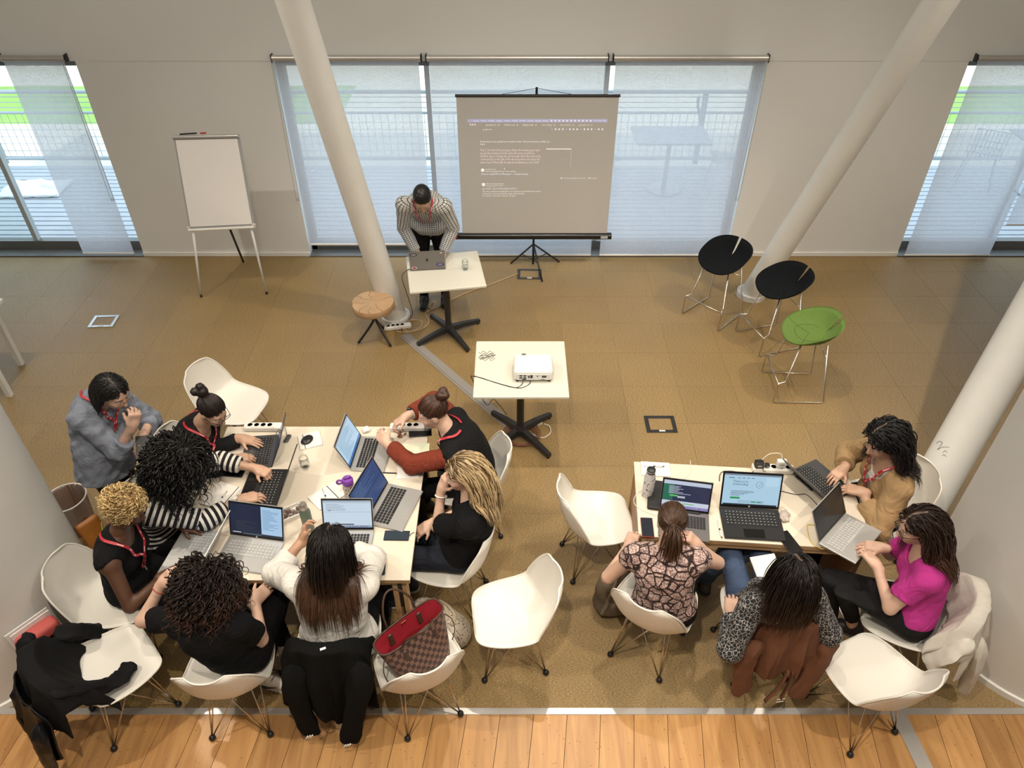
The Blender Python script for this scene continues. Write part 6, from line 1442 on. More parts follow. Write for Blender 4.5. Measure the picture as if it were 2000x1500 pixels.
def hand_sol(S, w, d, n, side, curl=0.35, spread=1.0, s=1.0, thumb=None, fingers=None):
    d = nrm(d); n = nrm(n-d*(n@d)); t = np.cross(d, n)*(-1 if side == 'R' else 1)      # t: towards the thumb
    M = np.stack([t, d, n], 1); P = lambda a, b, c: w+(t*a+d*b+n*c)*s
    S.box(P(0, 0.048, 0), (0.040*s, 0.046*s, 0.015*s), M, rd=0.014*s, k=0.012)
    S.cone(P(0, -0.03, 0), P(0, 0.02, 0), 0.026*s, 0.026*s, k=0.02)
    base = ((0.029, 0.088, 0.064, 0.0088), (0.010, 0.094, 0.074, 0.0090), (-0.010, 0.090, 0.069, 0.0086), (-0.028, 0.082, 0.054, 0.0078))
    for i, (a, b, L, r) in enumerate(base):
        c = curl if fingers is None else fingers[i]
        p = P(a, b-0.008, 0); ang = c*0.7; lat = (a/0.03)*0.10*spread
        for j, (fr, rr) in enumerate(((0.45, 1.0), (0.31, 0.92), (0.24, 0.84))):
            dr = d*math.cos(ang)-n*math.sin(ang)+t*lat*math.cos(ang); q = p+nrm(dr)*L*fr*s
            S.cone(p, q, r*rr*s, r*rr*0.93*s, k=0.003); p = q; ang += c*(1.15 if j == 0 else 0.8)
    th = thumb or (0.75, 0.62, -0.25)
    p = P(0.026, 0.022, -0.004); dr = nrm(t*th[0]+d*th[1]+n*th[2]); q = p+dr*0.036*s
    S.cone(p, q, 0.0135*s, 0.0105*s, k=0.012); dr2 = nrm(dr*0.8+d*0.5-n*0.15); S.cone(q, q+dr2*0.030*s, 0.0102*s, 0.0082*s, k=0.004)
    return S
def person(label, pel, neck, head, face, f, skin, shirt, pants, hair, armL, armR, legs=None, bw=1.0, s=1.0, fem=True, bust=1.0, shoes=(0.01, 0.01, 0.012), sole=None,
           glasses=None, lanyard=None, hump=0.03, belly=0.0, upper=None, sh_drop=0.045, neckroll=(0, 0, 1), seed=0, earring=None):
    pel, neck, head, face, f = (np.asarray(v, float) for v in (pel, neck, head, face, f)); f = nrm(np.array([f[0], f[1], 0.0]))
    root = thing('person', label, 'person', (pel[0], pel[1], 0), 0, 'people in the workshop'); off = np.array([pel[0], pel[1], 0.0])
    up = nrm(neck-pel); r = nrm(np.cross(f, up)); fw = np.cross(up, r); TL = np.linalg.norm(neck-pel)
    M = np.stack([r, fw, up], 1); M0 = frame(f); Mh = frame(face, neckroll)
    sp = lambda t, b=0: pel+(neck-pel)*t + fw*b*s - fw*hump*math.sin(math.pi*min(max(t, 0), 1))
    shR = neck-up*sh_drop+r*0.158*bw*s; shL = neck-up*sh_drop-r*0.158*bw*s
    for A, sh in ((armL, 'L'), (armR, 'R')):
        w = np.asarray(A['w'], float); S0 = shL if sh == 'L' else shR; dv_ = w-S0; S0 = S0+nrm(dv_)*0.02*A.get('reach', 1.0)
        A['s'] = S0; A['w'] = w; A['e'] = ik(S0, w, 0.275*s, 0.245*s, np.asarray(A['el'], float))
    MU = Mh
    def torso(S, g=0.0):
        S.ell(pel+up*0.03, (0.168*bw*s+g, 0.118*s*(0.6+0.4*bw)+g, 0.135*s+g), M*0.5+M0*0.5 if False else M, k=0.05)
        S.ell(sp(0.38), (0.134*bw*s+g, (0.098+belly)*s+g, 0.15*s+g), M, k=0.06)
        S.ell(sp(0.70), (0.150*bw*s+g, 0.106*s*(0.5+0.5*bw)+g, 0.155*s+g), M, k=0.06)
        S.cone(shL+r*0.015, shR-r*0.015, 0.052*s+g, 0.052*s+g, k=0.05)
        for sh in (shL, shR): S.cone(neck+up*0.012*s, sh, 0.045*s+g, 0.046*s+g, k=0.04)
        if fem:
            for q in (-1, 1): S.ell(sp(0.66, 0.075)+r*q*0.068*bw*s, (0.062*bust*s+g, 0.055*bust*s+g, 0.062*bust*s+g), M, k=0.035)
        return S
    # ---- body
    B = Sol(0.03); torso(B)
    B.cone(neck-up*0.04, head-Mh[:, 2]*0.055*s-Mh[:, 1]*0.02*s, 0.054*s, 0.050*s, k=0.03)
    for A in (armL, armR):
        B.cone(A['s'], A['e'], 0.047*s*math.sqrt(bw), 0.038*s*math.sqrt(bw), k=0.03); B.cone(A['e'], A['w'], 0.038*s*math.sqrt(bw), 0.025*s, k=0.015)
    parts = []
    V, Q = B.verts(0.0125); V = relax(V, Q, 1); parts.append((V, Q))
    HS = head_sol(head, Mh, 0.97*s); HS.cone(neck+up*0.02, head-Mh[:, 2]*0.055*s-Mh[:, 1]*0.02*s, 0.052*s, 0.050*s, k=0.025)
    V, Q = HS.verts(0.0054); parts.append((relax(V, Q, 1, 0.35), Q))
    for A, sd in ((armL, 'L'), (armR, 'R')):
        fd = nrm(A['w']-A['e']); d = np.asarray(A.get('d', fd), float); n = np.asarray(A.get('n', (0, 0, 1)), float)
        Hd = Sol(0.01); hand_sol(Hd, A['w'], d, n, sd, A.get('curl', 0.35), A.get('spread', 1.0), 0.98*s, A.get('thumb'), A.get('fingers'))
        Hd.cone(A['w']-fd*0.07, A['w'], 0.029*s, 0.0255*s, k=0.02)
        if A.get('band'):
            c_b, kind = A['band']; bm_ = frame(fd, (0.2, 0.3, 0.9)); wb_ = A['w']-fd*0.045
            wo = MB().tube([wb_-off+bm_[:, 0]*0.0315*s*math.cos(a)+bm_[:, 2]*0.0315*s*math.sin(a) for a in np.linspace(0, 6.283, 18, endpoint=False)], 0.0085 if kind != 'thin' else 0.004, 6, closed=True, flat=0.4).build('wristband', mat('band_%s' % str(c_b), c_b, 0.5), root, smooth='all')
            if kind == 'watch':
                nn_ = nrm(n-fd*(n@fd)); cw = wb_-off+nn_*0.034*s; e1_, e2_ = fd, np.cross(fd, nn_)
                for rr_, hh_, mc_ in ((0.019, 0.008, A.get('case', (0.55, 0.5, 0.45))), (0.0155, 0.0095, A.get('dial', (0.75, 0.72, 0.68)))):
                    pts_ = [e1_*rr_*math.cos(a)+e2_*rr_*math.sin(a) for a in np.linspace(0, 6.283, 18, endpoint=False)]
                    MB().add([cw+p_ for p_ in pts_]+[cw+p_+nn_*hh_ for p_ in pts_], [tuple(range(17, -1, -1)), tuple(range(18, 36))]+[(i, (i+1) % 18, 18+(i+1) % 18, 18+i) for i in range(18)]).build('watch_case', mat('watch_%s' % str(mc_), mc_, 0.3), wo)
        V, Q = Hd.verts(0.0045); parts.append((relax(V, Q, 1, 0.3), Q))
    nv = 0; Vs = []; Qs = []
    for V, Q in parts: Vs.append(V); Qs.append(Q+nv); nv += len(V)
    V = np.concatenate(Vs); Q = np.concatenate(Qs); sk = np.array(skin); col = np.tile(sk, (len(V), 1))
    L = (V-head)@Mh/(0.97*s)
    def near(p, rr): return np.clip(1-(np.linalg.norm((L-np.array(p))/np.array(rr), axis=1)-0.6)/0.5, 0, 1)[:, None]
    lip = np.maximum(near((0, 0.093, -0.058), (0.022, 0.02, 0.006)), near((0, 0.091, -0.068), (0.019, 0.02, 0.007)))
    col = col*(1-lip)+lip*sk*np.array([0.85, 0.45, 0.45])
    for q in (-1, 1):
        ch = near((q*0.038, 0.08, -0.03), (0.03, 0.03, 0.025))*0.25; col = col*(1-ch)+ch*sk*np.array([1.05, 0.72, 0.68])
        for (x, z) in ((0.016, 0.021), (0.025, 0.025), (0.034, 0.026), (0.043, 0.022)):
            bq = near((q*x, 0.082, z), (0.008, 0.03, 0.0045))*0.85; col = col*(1-bq)+bq*np.array(hair['c0'])*0.8
        lash = near((q*0.030, 0.088, 0.0045), (0.017, 0.02, 0.0045))*0.75; col = col*(1-lash)+lash*np.array([0.025, 0.015, 0.012])
    fm = np.zeros(len(Q), int)
    # eyes joined to the body
    ev = []; ef = []; em_ = []
    for q in (-1, 1):
        for (rad, fwd, mi) in ((0.0120, 0.0735, 1), (0.0062, 0.0805, 2)):
            b_m = bmesh.new(); bmesh.ops.create_uvsphere(b_m, u_segments=10, v_segments=6, radius=rad*s); o0 = len(V)+len(ev)
            cc = head+Mh@(np.array([q*0.030, fwd, 0.003])*0.97*s); idx = {}
            for v in b_m.verts: idx[v.index] = len(V)+len(ev); ev.append(np.array(v.co)+cc)
            b_m.verts.ensure_lookup_table()
            for fc in b_m.faces:
                ii = [idx[v.index] for v in fc.verts]; ii = ii if len(ii) == 4 else ii+[ii[-1]]
                if len(set(ii)) == 4: ef.append(ii); em_.append(mi)
            b_m.free()
    V = np.concatenate([V, np.array(ev)]); col = np.concatenate([col, np.tile(sk, (len(ev), 1))]); Q = np.concatenate([Q, np.array(ef)]); fm = np.concatenate([fm, em_])
    link('body', np_mesh('body', V-off, Q, [M_SKIN, M_EYEW, M_IRIS], col, fm), root)
    # ---- shirt
    def arm_prims(S, A, frac, g, k=0.02, loose=0.0):
        a, e, w = A['s'], A['e'], A['w']
        if frac <= 0: return
        if frac <= 1:
            c = a+(e-a)*frac; S.cone(a, e, 0.050*s*math.sqrt(bw)+g, 0.042*s*math.sqrt(bw)+g+loose, k=k, cut=(c, nrm(e-a)))
        else:
            S.cone(a, e, 0.050*s*math.sqrt(bw)+g, 0.042*s*math.sqrt(bw)+g+loose, k=k)
            c = e+(w-e)*(frac-1); S.cone(e, w, 0.041*s*math.sqrt(bw)+g+loose, 0.031*s+g+loose*0.6, k=0.012, cut=(c, nrm(w-e)))
    shirts = [shirt] + ([upper] if upper else [])
    SH = None
    for si, sh in enumerate(shirts):
        g = sh.get('g', 0.014)+0.008*si; S = Sol(0.035); torso(S, g)
        fr = sh.get('sleeve', (1, 1)); fr = (fr, fr) if np.isscalar(fr) else fr
        arm_prims(S, armL, fr[0], g, loose=sh.get('loose', 0)); arm_prims(S, armR, fr[1], g, loose=sh.get('loose', 0))
        nr = sh.get('neck', 0.062)*s; nb = sh.get('neck_drop', 0.0)
        S.cone(neck-up*(0.005+nb)+fw*(0.02+0.4*nb), head, nr, nr*0.9, k=0.016, sub=True)
        if sh.get('armhole'):
            for A in (armL, armR): S.cone(A['s']+nrm(A['s']-neck)*0.012, A['e'], 0.062*s, 0.058*s, k=0.016, sub=True)
        if sh.get('skirt'):
            hem_c = pel-up*sh['skirt']; S.cone(pel+up*0.06+r*0.05, hem_c+r*0.05, sh.get('sr', 0.12)*s*bw+g, sh.get('sr', 0.12)*s*bw+g+0.015, k=0.05); S.cone(pel+up*0.06-r*0.05, hem_c-r*0.05, sh.get('sr', 0.12)*s*bw+g, sh.get('sr', 0.12)*s*bw+g+0.015, k=0.05)
            cuts = [(hem_c, -up)]
        else: cuts = [(pel-up*sh.get('hem', 0.03), -up)]
        if sh.get('open'):      # an open front: leave out a wedge along the breastbone
            S.ell(sp(0.62, 0.15), (0.035*s, 0.12, 0.34), M, k=0.006, sub=True)
        if sh.get('collar'):
            for q in (-1, 1): S.cone(neck+r*q*0.058*s-fw*0.03*s+up*0.022, neck+r*q*0.035*s+fw*0.062*s-up*0.02, 0.017*s, 0.015*s, k=0.008)
            S.cone(neck+r*0.058*s-fw*0.03*s+up*0.022, neck-r*0.058*s-fw*0.03*s+up*0.022, 0.017*s, 0.017*s, k=0.015)
        attrf = None
        if sh.get('attr'):
            def attrf(Vv, g=g):
                dT = np.minimum(d_ell(Vv.astype(F32), sp(0.38), M, (0.134*bw*s, 0.098*s, 0.15*s)), np.minimum(d_ell(Vv.astype(F32), sp(0.7), M, (0.15*bw*s, 0.106*s, 0.155*s)), d_ell(Vv.astype(F32), pel, M, (0.168*bw*s, 0.118*s, 0.135*s))))
                q_ = (Vv-pel)@M; u = q_[:, 2].copy(); v = q_[:, 0].copy()
                best = dT
                for A in (armL, armR):
                    for (a_, b2, o_) in ((A['s']-nrm(A['s']-neck)*0.03, A['e'], 0.0), (A['e'], A['w'], np.linalg.norm(A['e']-(A['s']-nrm(A['s']-neck)*0.03)))):
                        dd = d_cone(Vv.astype(F32), a_, b2, 0.045, 0.036); t_ = (Vv-a_)@nrm(b2-a_); mm = dd < best
                        M2 = frame(nrm(b2-a_), nrm(np.array([0.13, 0.21, 1.0]))); q2 = (Vv-a_)@M2
                        u = np.where(mm, t_+o_, u); v = np.where(mm, np.arctan2(q2[:, 0], q2[:, 2])*0.05, v); best = np.where(mm, dd, best)
                return {'u': u, 'v': v}
        sol_obj(sh.get('name', 'shirt'), S, sh['m'], root, sh.get('h', 0.0084), cuts, sh.get('wr', 0.0035), seed*7+si, sh.get('wk', 48.0), off, 1, attrf=attrf)
        if SH is None or si: SH = S
    # ---- trousers and shoes
    if legs is None: legs = {}
    hips = {}; kn = {}; an = {}; toe = {}
    for sd, q in (('L', -1), ('R', 1)):
        hips[sd] = pel+r*q*0.088*bw*s-up*0.03
        lg_ = legs.get(sd, {})
        kn[sd] = np.asarray(lg_.get('k', hips[sd]+f*0.43*s+r*q*0.03-np.array([0, 0, 0.01])), float)
        an[sd] = np.asarray(lg_.get('a', np.array([kn[sd][0]-f[0]*0.03, kn[sd][1]-f[1]*0.03, 0.09])), float)
        toe[sd] = nrm(np.asarray(lg_.get('t', f), float))
    T = Sol(0.03); T.ell(pel+up*0.0, (0.172*bw*s+0.008, 0.122*s*(0.6+0.4*bw)+0.008, 0.13*s), M, k=0.05)
    for sd in 'LR':
        T.cone(hips[sd], kn[sd], 0.088*s*bw, 0.062*s*math.sqrt(bw), k=0.05); T.cone(kn[sd], an[sd]+np.array([0, 0, 0.0]), 0.062*s*math.sqrt(bw), 0.046*s*pants.get('cuff', 1.0), k=0.02, cut=(an[sd]+(kn[sd]-an[sd])*pants.get('crop', 0.02), nrm(an[sd]-kn[sd])))
    sol_obj('trousers', T, pants['m'], root, 0.0135, [(pel+up*0.10, up)], 0.003, seed+50, 45.0, off, 1)
    for sd in 'LR':
        if pants.get('crop', 0) > 0.05:
            K = Sol(0.01); K.cone(an[sd]+(kn[sd]-an[sd])*0.3, an[sd]-np.array([0, 0, 0.03]), 0.042*s, 0.034*s); sol_obj('ankle', K, mat('ankle_skin_%d' % seed, skin, 0.5), root, 0.009, off=off)
        F = Sol(0.02); td = toe[sd]; a0 = np.array([an[sd][0], an[sd][1], an[sd][2]-0.045])
        F.cone(a0-td*0.03, a0+td*0.06, 0.042*s, 0.040*s); F.cone(a0+td*0.06-np.array([0, 0, 0.008]), a0+td*0.155-np.array([0, 0, 0.016]), 0.040*s, 0.030*s); F.cone(a0, a0+np.array([0, 0, 0.05]), 0.042*s, 0.044*s)
        sh_o = sol_obj('shoe', F, mat('shoe_%s' % str(shoes), shoes, 0.5), root, 0.008, [((a0-np.array([0, 0, 0.042])), (0, 0, -1))], off=off)
        Z = Sol(0.01); Z.cone(a0-td*0.03-np.array([0, 0, 0.038]), a0+td*0.155-np.array([0, 0, 0.038]), 0.045*s, 0.036*s, k=0.01)
        sol_obj('shoe_sole', Z, mat('sole_%s' % str(sole or shoes), sole or (0.03, 0.03, 0.03), 0.6), sh_o, 0.008, [((a0-np.array([0, 0, 0.028])), (0, 0, 1)), ((a0-np.array([0, 0, 0.045])), (0, 0, -1))], off=off)
    # ---- hair
    do_hair(root, off, head, Mh, s, hair, B, SH, seed)
    # ---- glasses
    if glasses:
        G = lambda x, y, z: head+Mh@(np.array([x, y, z])*0.97*s)-off
        gm = mat('spectacle_%s' % str(glasses), glasses, 0.3); gb = MB()
        for q in (-1, 1):
            ring = [G(q*(0.033+0.0255*math.copysign(abs(math.cos(a))**0.75, math.cos(a))), 0.100-0.10*abs(0.033+0.0255*math.cos(a)*1)*0.16, 0.001+0.019*math.copysign(abs(math.sin(a))**0.75, math.sin(a))) for a in np.linspace(0, 2*math.pi, 20, endpoint=False)]
            gb.tube(ring, 0.0021, 5, closed=True); gb.tube([G(q*0.058, 0.098, 0.006), G(q*0.077, 0.05, 0.004), G(q*0.080, -0.005, -0.001)], 0.0019, 5)
        gb.tube([G(-0.008, 0.103, 0.004), G(0, 0.106, 0.006), G(0.008, 0.103, 0.004)], 0.002, 5)
        gb.build('spectacles', gm, root, smooth='all')
    if earring is not None:
        gq = earring; c0 = head+Mh@(np.array([gq*0.082, -0.004, -0.045])*0.97*s)-off
        MB().tube([c0+Mh@np.array([0, 0.010*math.cos(a), 0.010*math.sin(a)-0.006]) for a in np.linspace(0, 6.28, 12, endpoint=False)], 0.0022, 5, closed=True).build('earring', mat('gold', (0.7, 0.45, 0.15), 0.25, metal=1.0), root, smooth='all')
    # ---- lanyard
    if lanyard is not None:
        drop = lanyard; NB = neck+up*0.015
        tip = sp(1-drop, 0.11)
        LS = Sol(0.03); LS.p = [q_ for q_ in SH.p if not q_['sub']]+[q_ for q_ in B.p]
        for q in (-1, 1):
            P0 = [NB-fw*0.055+r*q*0.02, NB+r*q*0.062-fw*0.02+up*0.012, NB+r*q*0.06+fw*0.045-up*0.015]
            P0 += [P0[-1]*(1-t)+(tip+r*q*0.008)*t for t in (0.25, 0.5, 0.75, 1.0)]
            P, Nn = stick(LS, crom(P0, 4), 0.011)
            vs, fs = ribbon(P-off, Nn, 0.0075); MB().add(vs, fs).build('lanyard', C_RED, root)
            pr = MB()
            for i in range(6, len(P)-3, 3): vs2, fs2 = ribbon(P[i:i+2]-off+Nn[i:i+2]*0.0004, Nn[i:i+2], 0.003); pr.add([v for v in vs2], fs2)
            pr.build('lanyard_lettering', C_RIB, root, kind='stuff')
        tp, tn = stick(LS, [tip, tip-up*0.05], 0.012); c0 = tp[1]-off
        MB().tube([tp[0]-off, c0], 0.004, 6).build('lanyard_clip', M_SIL, root)
    return root, dict(up=up, r=r, fw=fw, SH=SH, off=off, armL=armL, armR=armR, Mh=Mh, M=M, head=head, sp=sp)

def do_hair(root, off, head, Mh, s, hs, B, SH, seed):
    r_ = np.random.default_rng(100+seed); st = hs['style']; c0, c1 = np.array(hs['c0']), np.array(hs.get('c1', hs['c0'])); infl = hs.get('infl', 0.0)
    k = 0.97*s; cc = np.array([0, -0.018, 0.033]); rad = np.array([0.0815, 0.1005, 0.0935])+infl
    g = lambda p: head+Mh@(np.asarray(p, float)*k)
    C = Sol(0.02); C.ell(g(cc), rad*k, Mh)
    fy, fz = hs.get('line', (0.074, 0.058))
    if st in ('long', 'bob', 'curly'): C.ell(g((0, -0.062, -0.035)), np.array([0.074, 0.052, 0.085])*k+infl*0.5, Mh, k=0.03)
    for b in hs.get('bun', ()): C.ell(g(b[:3]), np.array([b[3]]*3)*k, Mh, k=0.008)
    n_pl = Mh@np.array([0, 0.80, -0.60])
    lowz = hs.get('nape', -0.085)
    cuts = [(g((0, fy, fz)), n_pl, 0.012), (g((0, 0, lowz)), -Mh[:, 2], 0.02)]
    part = hs.get('part', 0.0)
    def post(P, val):
        q = ((P-head)@Mh)/k; v = val
        if st in ('long', 'bob', 'tied') and hs.get('groove', True):
            ang = np.arctan2(q[:, 0]-part, q[:, 2]+0.05)
            v = v+0.0016*np.sin(ang*46+3*np.sin(q[:, 1]*30))
            if hs.get('parting'): v = v+0.006*np.exp(-((q[:, 0]-part)/0.004)**2)*(q[:, 1] > -0.05)
        if st == 'short': v = v+0.0022*wrinkle(P.astype(F32), 5, 420.0)
        if st in ('curly', 'curls'): v = v+hs.get('bump', 0.006)*wrinkle(P.astype(F32), seed+9, hs.get('bk', 150.0))
        return v
    def colf(V):
        n = len(V); c = c0*(0.85+0.3*r_.random((n, 1)))
        if hs.get('streak'):
            q = ((V-head)@Mh)/k; a = np.sin(np.arctan2(q[:, 0]-part, q[:, 2]+0.05)*30+4*q[:, 1]*10); w = np.clip(a*0.5+0.4, 0, 1)[:, None]*np.clip((0.115-q[:, 2])/0.05, 0, 1)[:, None]; c = c*(1-w)+w*c1
        if hs.get('parting'):
            q = ((V-head)@Mh)/k; w = (np.exp(-((q[:, 0]-part-0.004*np.sin(q[:, 1]*60))/0.0035)**2)*(q[:, 1] > -0.055)*(q[:, 2] > 0.03))[:, None]*0.75; c = c*(1-w)+w*np.array(hs['parting'])
        return c
    hm = sol_obj('hair', C, M_HAIR, root, hs.get('h', 0.006), cuts, 0, seed, off=off, smooth=0 if st in ('curly', 'curls') else 1, post=post, colf=colf)
    # locks
    n = hs.get('n', 0)
    if not n: return
    Lh = hs.get('len', 0.3); step = 0.022 if Lh > 0.12 else 0.012; S = max(4, int(Lh/step)); fib = np.arange(n*3)+0.5
    th = np.arccos(1-2*fib/(n*3)); ph = math.pi*(1+5**0.5)*fib; D = np.stack([np.sin(th)*np.cos(ph), np.sin(th)*np.sin(ph), np.cos(th)], 1)
    q = cc+D*rad*0.97; keep = ((q-np.array([0, fy, fz]))@np.array([0, 0.80, -0.60]) < 0.004) & (D[:, 2] > hs.get('zmin', -0.35))
    if hs.get('parting'): keep &= (np.abs(q[:, 0]-part) > 0.0055) | (q[:, 1] < -0.05)
    q = q[keep]; D = D[keep]
    if len(q) > n: sel = r_.permutation(len(q))[:n]; q = q[sel]; D = D[sel]
    P = head+(q*k)@Mh.T; N = len(P); lay = (0.004+0.010*r_.random(N))*hs.get('layer', 1.0)
    sgn = np.where(q[:, 0] > part, 1.0, -1.0)
    if st == 'tied':
        anc = np.array(hs['anchor']); path = []
        for t in np.linspace(0, 1, 9):
            u = D*(1-t)+nrm((anc-cc)/rad)*t; u /= np.linalg.norm(u, axis=1)[:, None]
            path.append(head+((cc+u*rad*(1.012))*k)@Mh.T)
        path = np.stack(path, 1); rr0 = 0.0042
    else:
        sd_ = np.clip((q[:, 0]-part)/0.035, -1, 1)*np.where(q[:, 1] > -0.02, 1.0, 0.35); v0 = np.stack([sd_*hs.get('side', 0.9), np.where(q[:, 1] > 0.02, hs.get('fwd', -0.15), -0.5), np.full(N, -0.25)], 1); v = v0@Mh.T; v /= np.linalg.norm(v, axis=1)[:, None]
        bias = np.asarray(hs.get('bias', (0, 0, 0)), float); G = np.array([0, 0, -1.0])
        path = [P.copy()]; hc = g(cc); hr = rad*k
        ln = 0.75+0.35*r_.random(N)
        for i in range(S):
            gw = 0.30+0.5*i/S
            v = v*(1-gw)+(G+bias*(0.25+0.75*max(0, 1-i/(0.45*S))))*gw+r_.normal(size=(N, 3))*hs.get('jit', 0.06); v /= np.linalg.norm(v, axis=1)[:, None]
            P = P+v*step*ln[:, None]
            for _ in range(2):
                d = d_ell(P.astype(F32), hc, Mh, hr)-lay; m = d < 0
                if m.any():
                    e = ((P-hc)@Mh)/hr**2; e = (e@Mh.T); e /= np.linalg.norm(e, axis=1)[:, None]; P = np.where(m[:, None], P-e*d[:, None], P)
                if SH is not None and i > 3:
                    d = SH.at(P)-lay*1.3-0.004; m = d < 0
                    if m.any(): gr = SH.grad(P); P = np.where(m[:, None], P-gr*np.maximum(d, -0.05)[:, None]*0.9, P)
            if hs.get('tuck'):
                q2 = ((P-head)@Mh)/k; m = (q2[:, 1] > 0.004) & (q2[:, 2] < 0.05) & (q2[:, 2] > -0.16); P = np.where(m[:, None], P+Mh[:, 1][None, :]*((0.004-q2[:, 1])*0.6*k)[:, None], P)
            path.append(P.copy())
            v = v*0.4+0.6*(path[-1]-path[-2])/step
        path = np.stack(path, 1); rr0 = hs.get('r', 0.008)
    if hs.get('tail'):
        nt_, tl = hs['tail']; a0 = g(np.array(hs['anchor'])+np.array([0, -0.012, 0]))
        Pt = a0+r_.normal(size=(nt_, 3))*0.010; vt = np.tile(-Mh[:, 1]*0.9+Mh[:, 2]*0.1, (nt_, 1))+r_.normal(size=(nt_, 3))*0.22; tp_ = [Pt.copy()]
        for i in range(path.shape[1]-1):
            vt = vt*0.62+np.array([0, 0, -1.0])*0.38; vt /= np.linalg.norm(vt, axis=1)[:, None]; Pt = Pt+vt*tl/(path.shape[1]-1)*(0.8+0.4*r_.random((nt_, 1)))
            d = SH.at(Pt)-0.008; m_ = d < 0
            if m_.any(): Pt = np.where(m_[:, None], Pt-SH.grad(Pt)*d[:, None], Pt)
            tp_.append(Pt.copy())
        path = np.concatenate([path, np.stack(tp_, 1)]); N = len(path)
    mb_v = []; mb_f = []; mb_c = []; ns = 3
    cr, cf = hs.get('curl', (0, 0))
    sub = hs.get('sub', 1)
    if sub > 1:
        m = path.shape[1]; tt = np.linspace(0, m-1, (m-1)*sub+1); i0 = np.minimum(tt.astype(int), m-2); ff = (tt-i0)[None, :, None]; path = path[:, i0]*(1-ff)+path[:, i0+1]*ff
    Tn = np.gradient(path, axis=1); Tn /= np.linalg.norm(Tn, axis=2)[..., None]+1e-9
    ref = np.tile(nrm(Mh[:, 1]*0.3+Mh[:, 0]*0.5+np.array([0.1, 0.2, 0.1])), (N, 1))[:, None, :]
    U = np.cross(Tn, ref); U /= np.linalg.norm(U, axis=2)[..., None]+1e-9; Wv = np.cross(Tn, U)
    m = path.shape[1]; ss = np.linspace(0, 1, m)
    if cr:
        phs = r_.random(N)*6.28; a = phs[:, None]+2*math.pi*cf*ss[None, :]*(0.8+0.4*r_.random((N, 1))); am = cr*np.minimum(1, ss*4)[None, :]
        path = path+(np.cos(a)*am)[..., None]*U+(np.sin(a)*am)[..., None]*Wv
    taper = np.minimum(1, 0.55+ss*3)*np.clip((1.02-ss)/hs.get('tip', 0.5), 0.12, 1)
    RR = rr0*(0.7+0.6*r_.random((N, 1)))*taper[None, :]
    ang = np.arange(ns)*2*math.pi/ns
    ring = path[:, :, None, :]+RR[:, :, None, None]*(np.cos(ang)[None, None, :, None]*U[:, :, None, :]+hs.get('flat', 0.6)*np.sin(ang)[None, None, :, None]*Wv[:, :, None, :])
    Vv = ring.reshape(-1, 3); base = (np.arange(N)[:, None, None]*m+np.arange(m-1)[None, :, None])*ns+np.arange(ns)[None, None, :]; nx = (np.arange(N)[:, None, None]*m+np.arange(m-1)[None, :, None])*ns+((np.arange(ns)+1) % ns)[None, None, :]
    Qv = np.stack([base, nx, nx+ns, base+ns], -1).reshape(-1, 4)
    mixv = np.clip((ss-hs.get('ombre', 0.5))*2.2, 0, 1)[None, :, None] if hs.get('mode', 'ombre') == 'ombre' else np.broadcast_to((r_.random((N, 1, 1)) < hs.get('mixp', 0.6))*(np.clip(ss*6-0.1, 0, 1)[None, :, None]), (N, m, 1))
    cl = (c0*(1-mixv)+c1*mixv)*(0.75+0.5*r_.random((N, 1, 1)))
    cl = np.broadcast_to(cl[:, :, None, :], (N, m, ns, 3)).reshape(-1, 3)
    link('hair_locks', np_mesh('hair_locks', Vv-off, Qv, M_HAIR, cl), hm)
# ------------------------------------------------------------------ the cast
SK1, SK2, SK3, SK4 = (0.62, 0.40, 0.30), (0.52, 0.32, 0.22), (0.44, 0.25, 0.16), (0.10, 0.045, 0.024)
A_ = lambda w, el, **k: dict(w=w, el=el, **k)
DN = (0, 0, -1); UPV = (0, 0, 1)
BLK = (0.008, 0.007, 0.007)
# presenter
S_CHECK = band_mat('windowpane_check', (0.035, 0.035, 0.04), (0.60, 0.60, 0.58), 0.019, 0.20, True)
person('presenter in a checked shirt bending over his laptop at the pedestal table', (-0.80, 6.56, 0.95), (-0.785, 6.10, 1.34), (-0.775, 5.985, 1.45), (0.03, -0.62, -0.80), (0, -1, 0), (0.50, 0.32, 0.23),
    dict(m=S_CHECK, sleeve=1.93, attr=True, skirt=0.12, sr=0.095, collar=True, wr=0.005, g=0.016, name='checked_shirt'), dict(m=C_BLACK2),
    dict(style='short', c0=BLK, infl=-0.005, line=(0.070, 0.062), nape=-0.05, h=0.005), A_((-0.655, 6.20, 0.80), (-0.48, 6.35, 0.98), d=(-0.15, -0.75, -0.25)), A_((-0.905, 6.21, 0.80), (-1.10, 6.36, 0.98), d=(0.15, -0.75, -0.25)),
    legs={'L': dict(k=(-0.71, 6.60, 0.52), a=(-0.70, 6.62, 0.09)), 'R': dict(k=(-0.90, 6.58, 0.52), a=(-0.92, 6.58, 0.09))}, bw=1.08, s=1.06, fem=False, lanyard=0.5, hump=0.05, seed=1, neckroll=(0, -1, 0.3), shoes=(0.012, 0.013, 0.014))
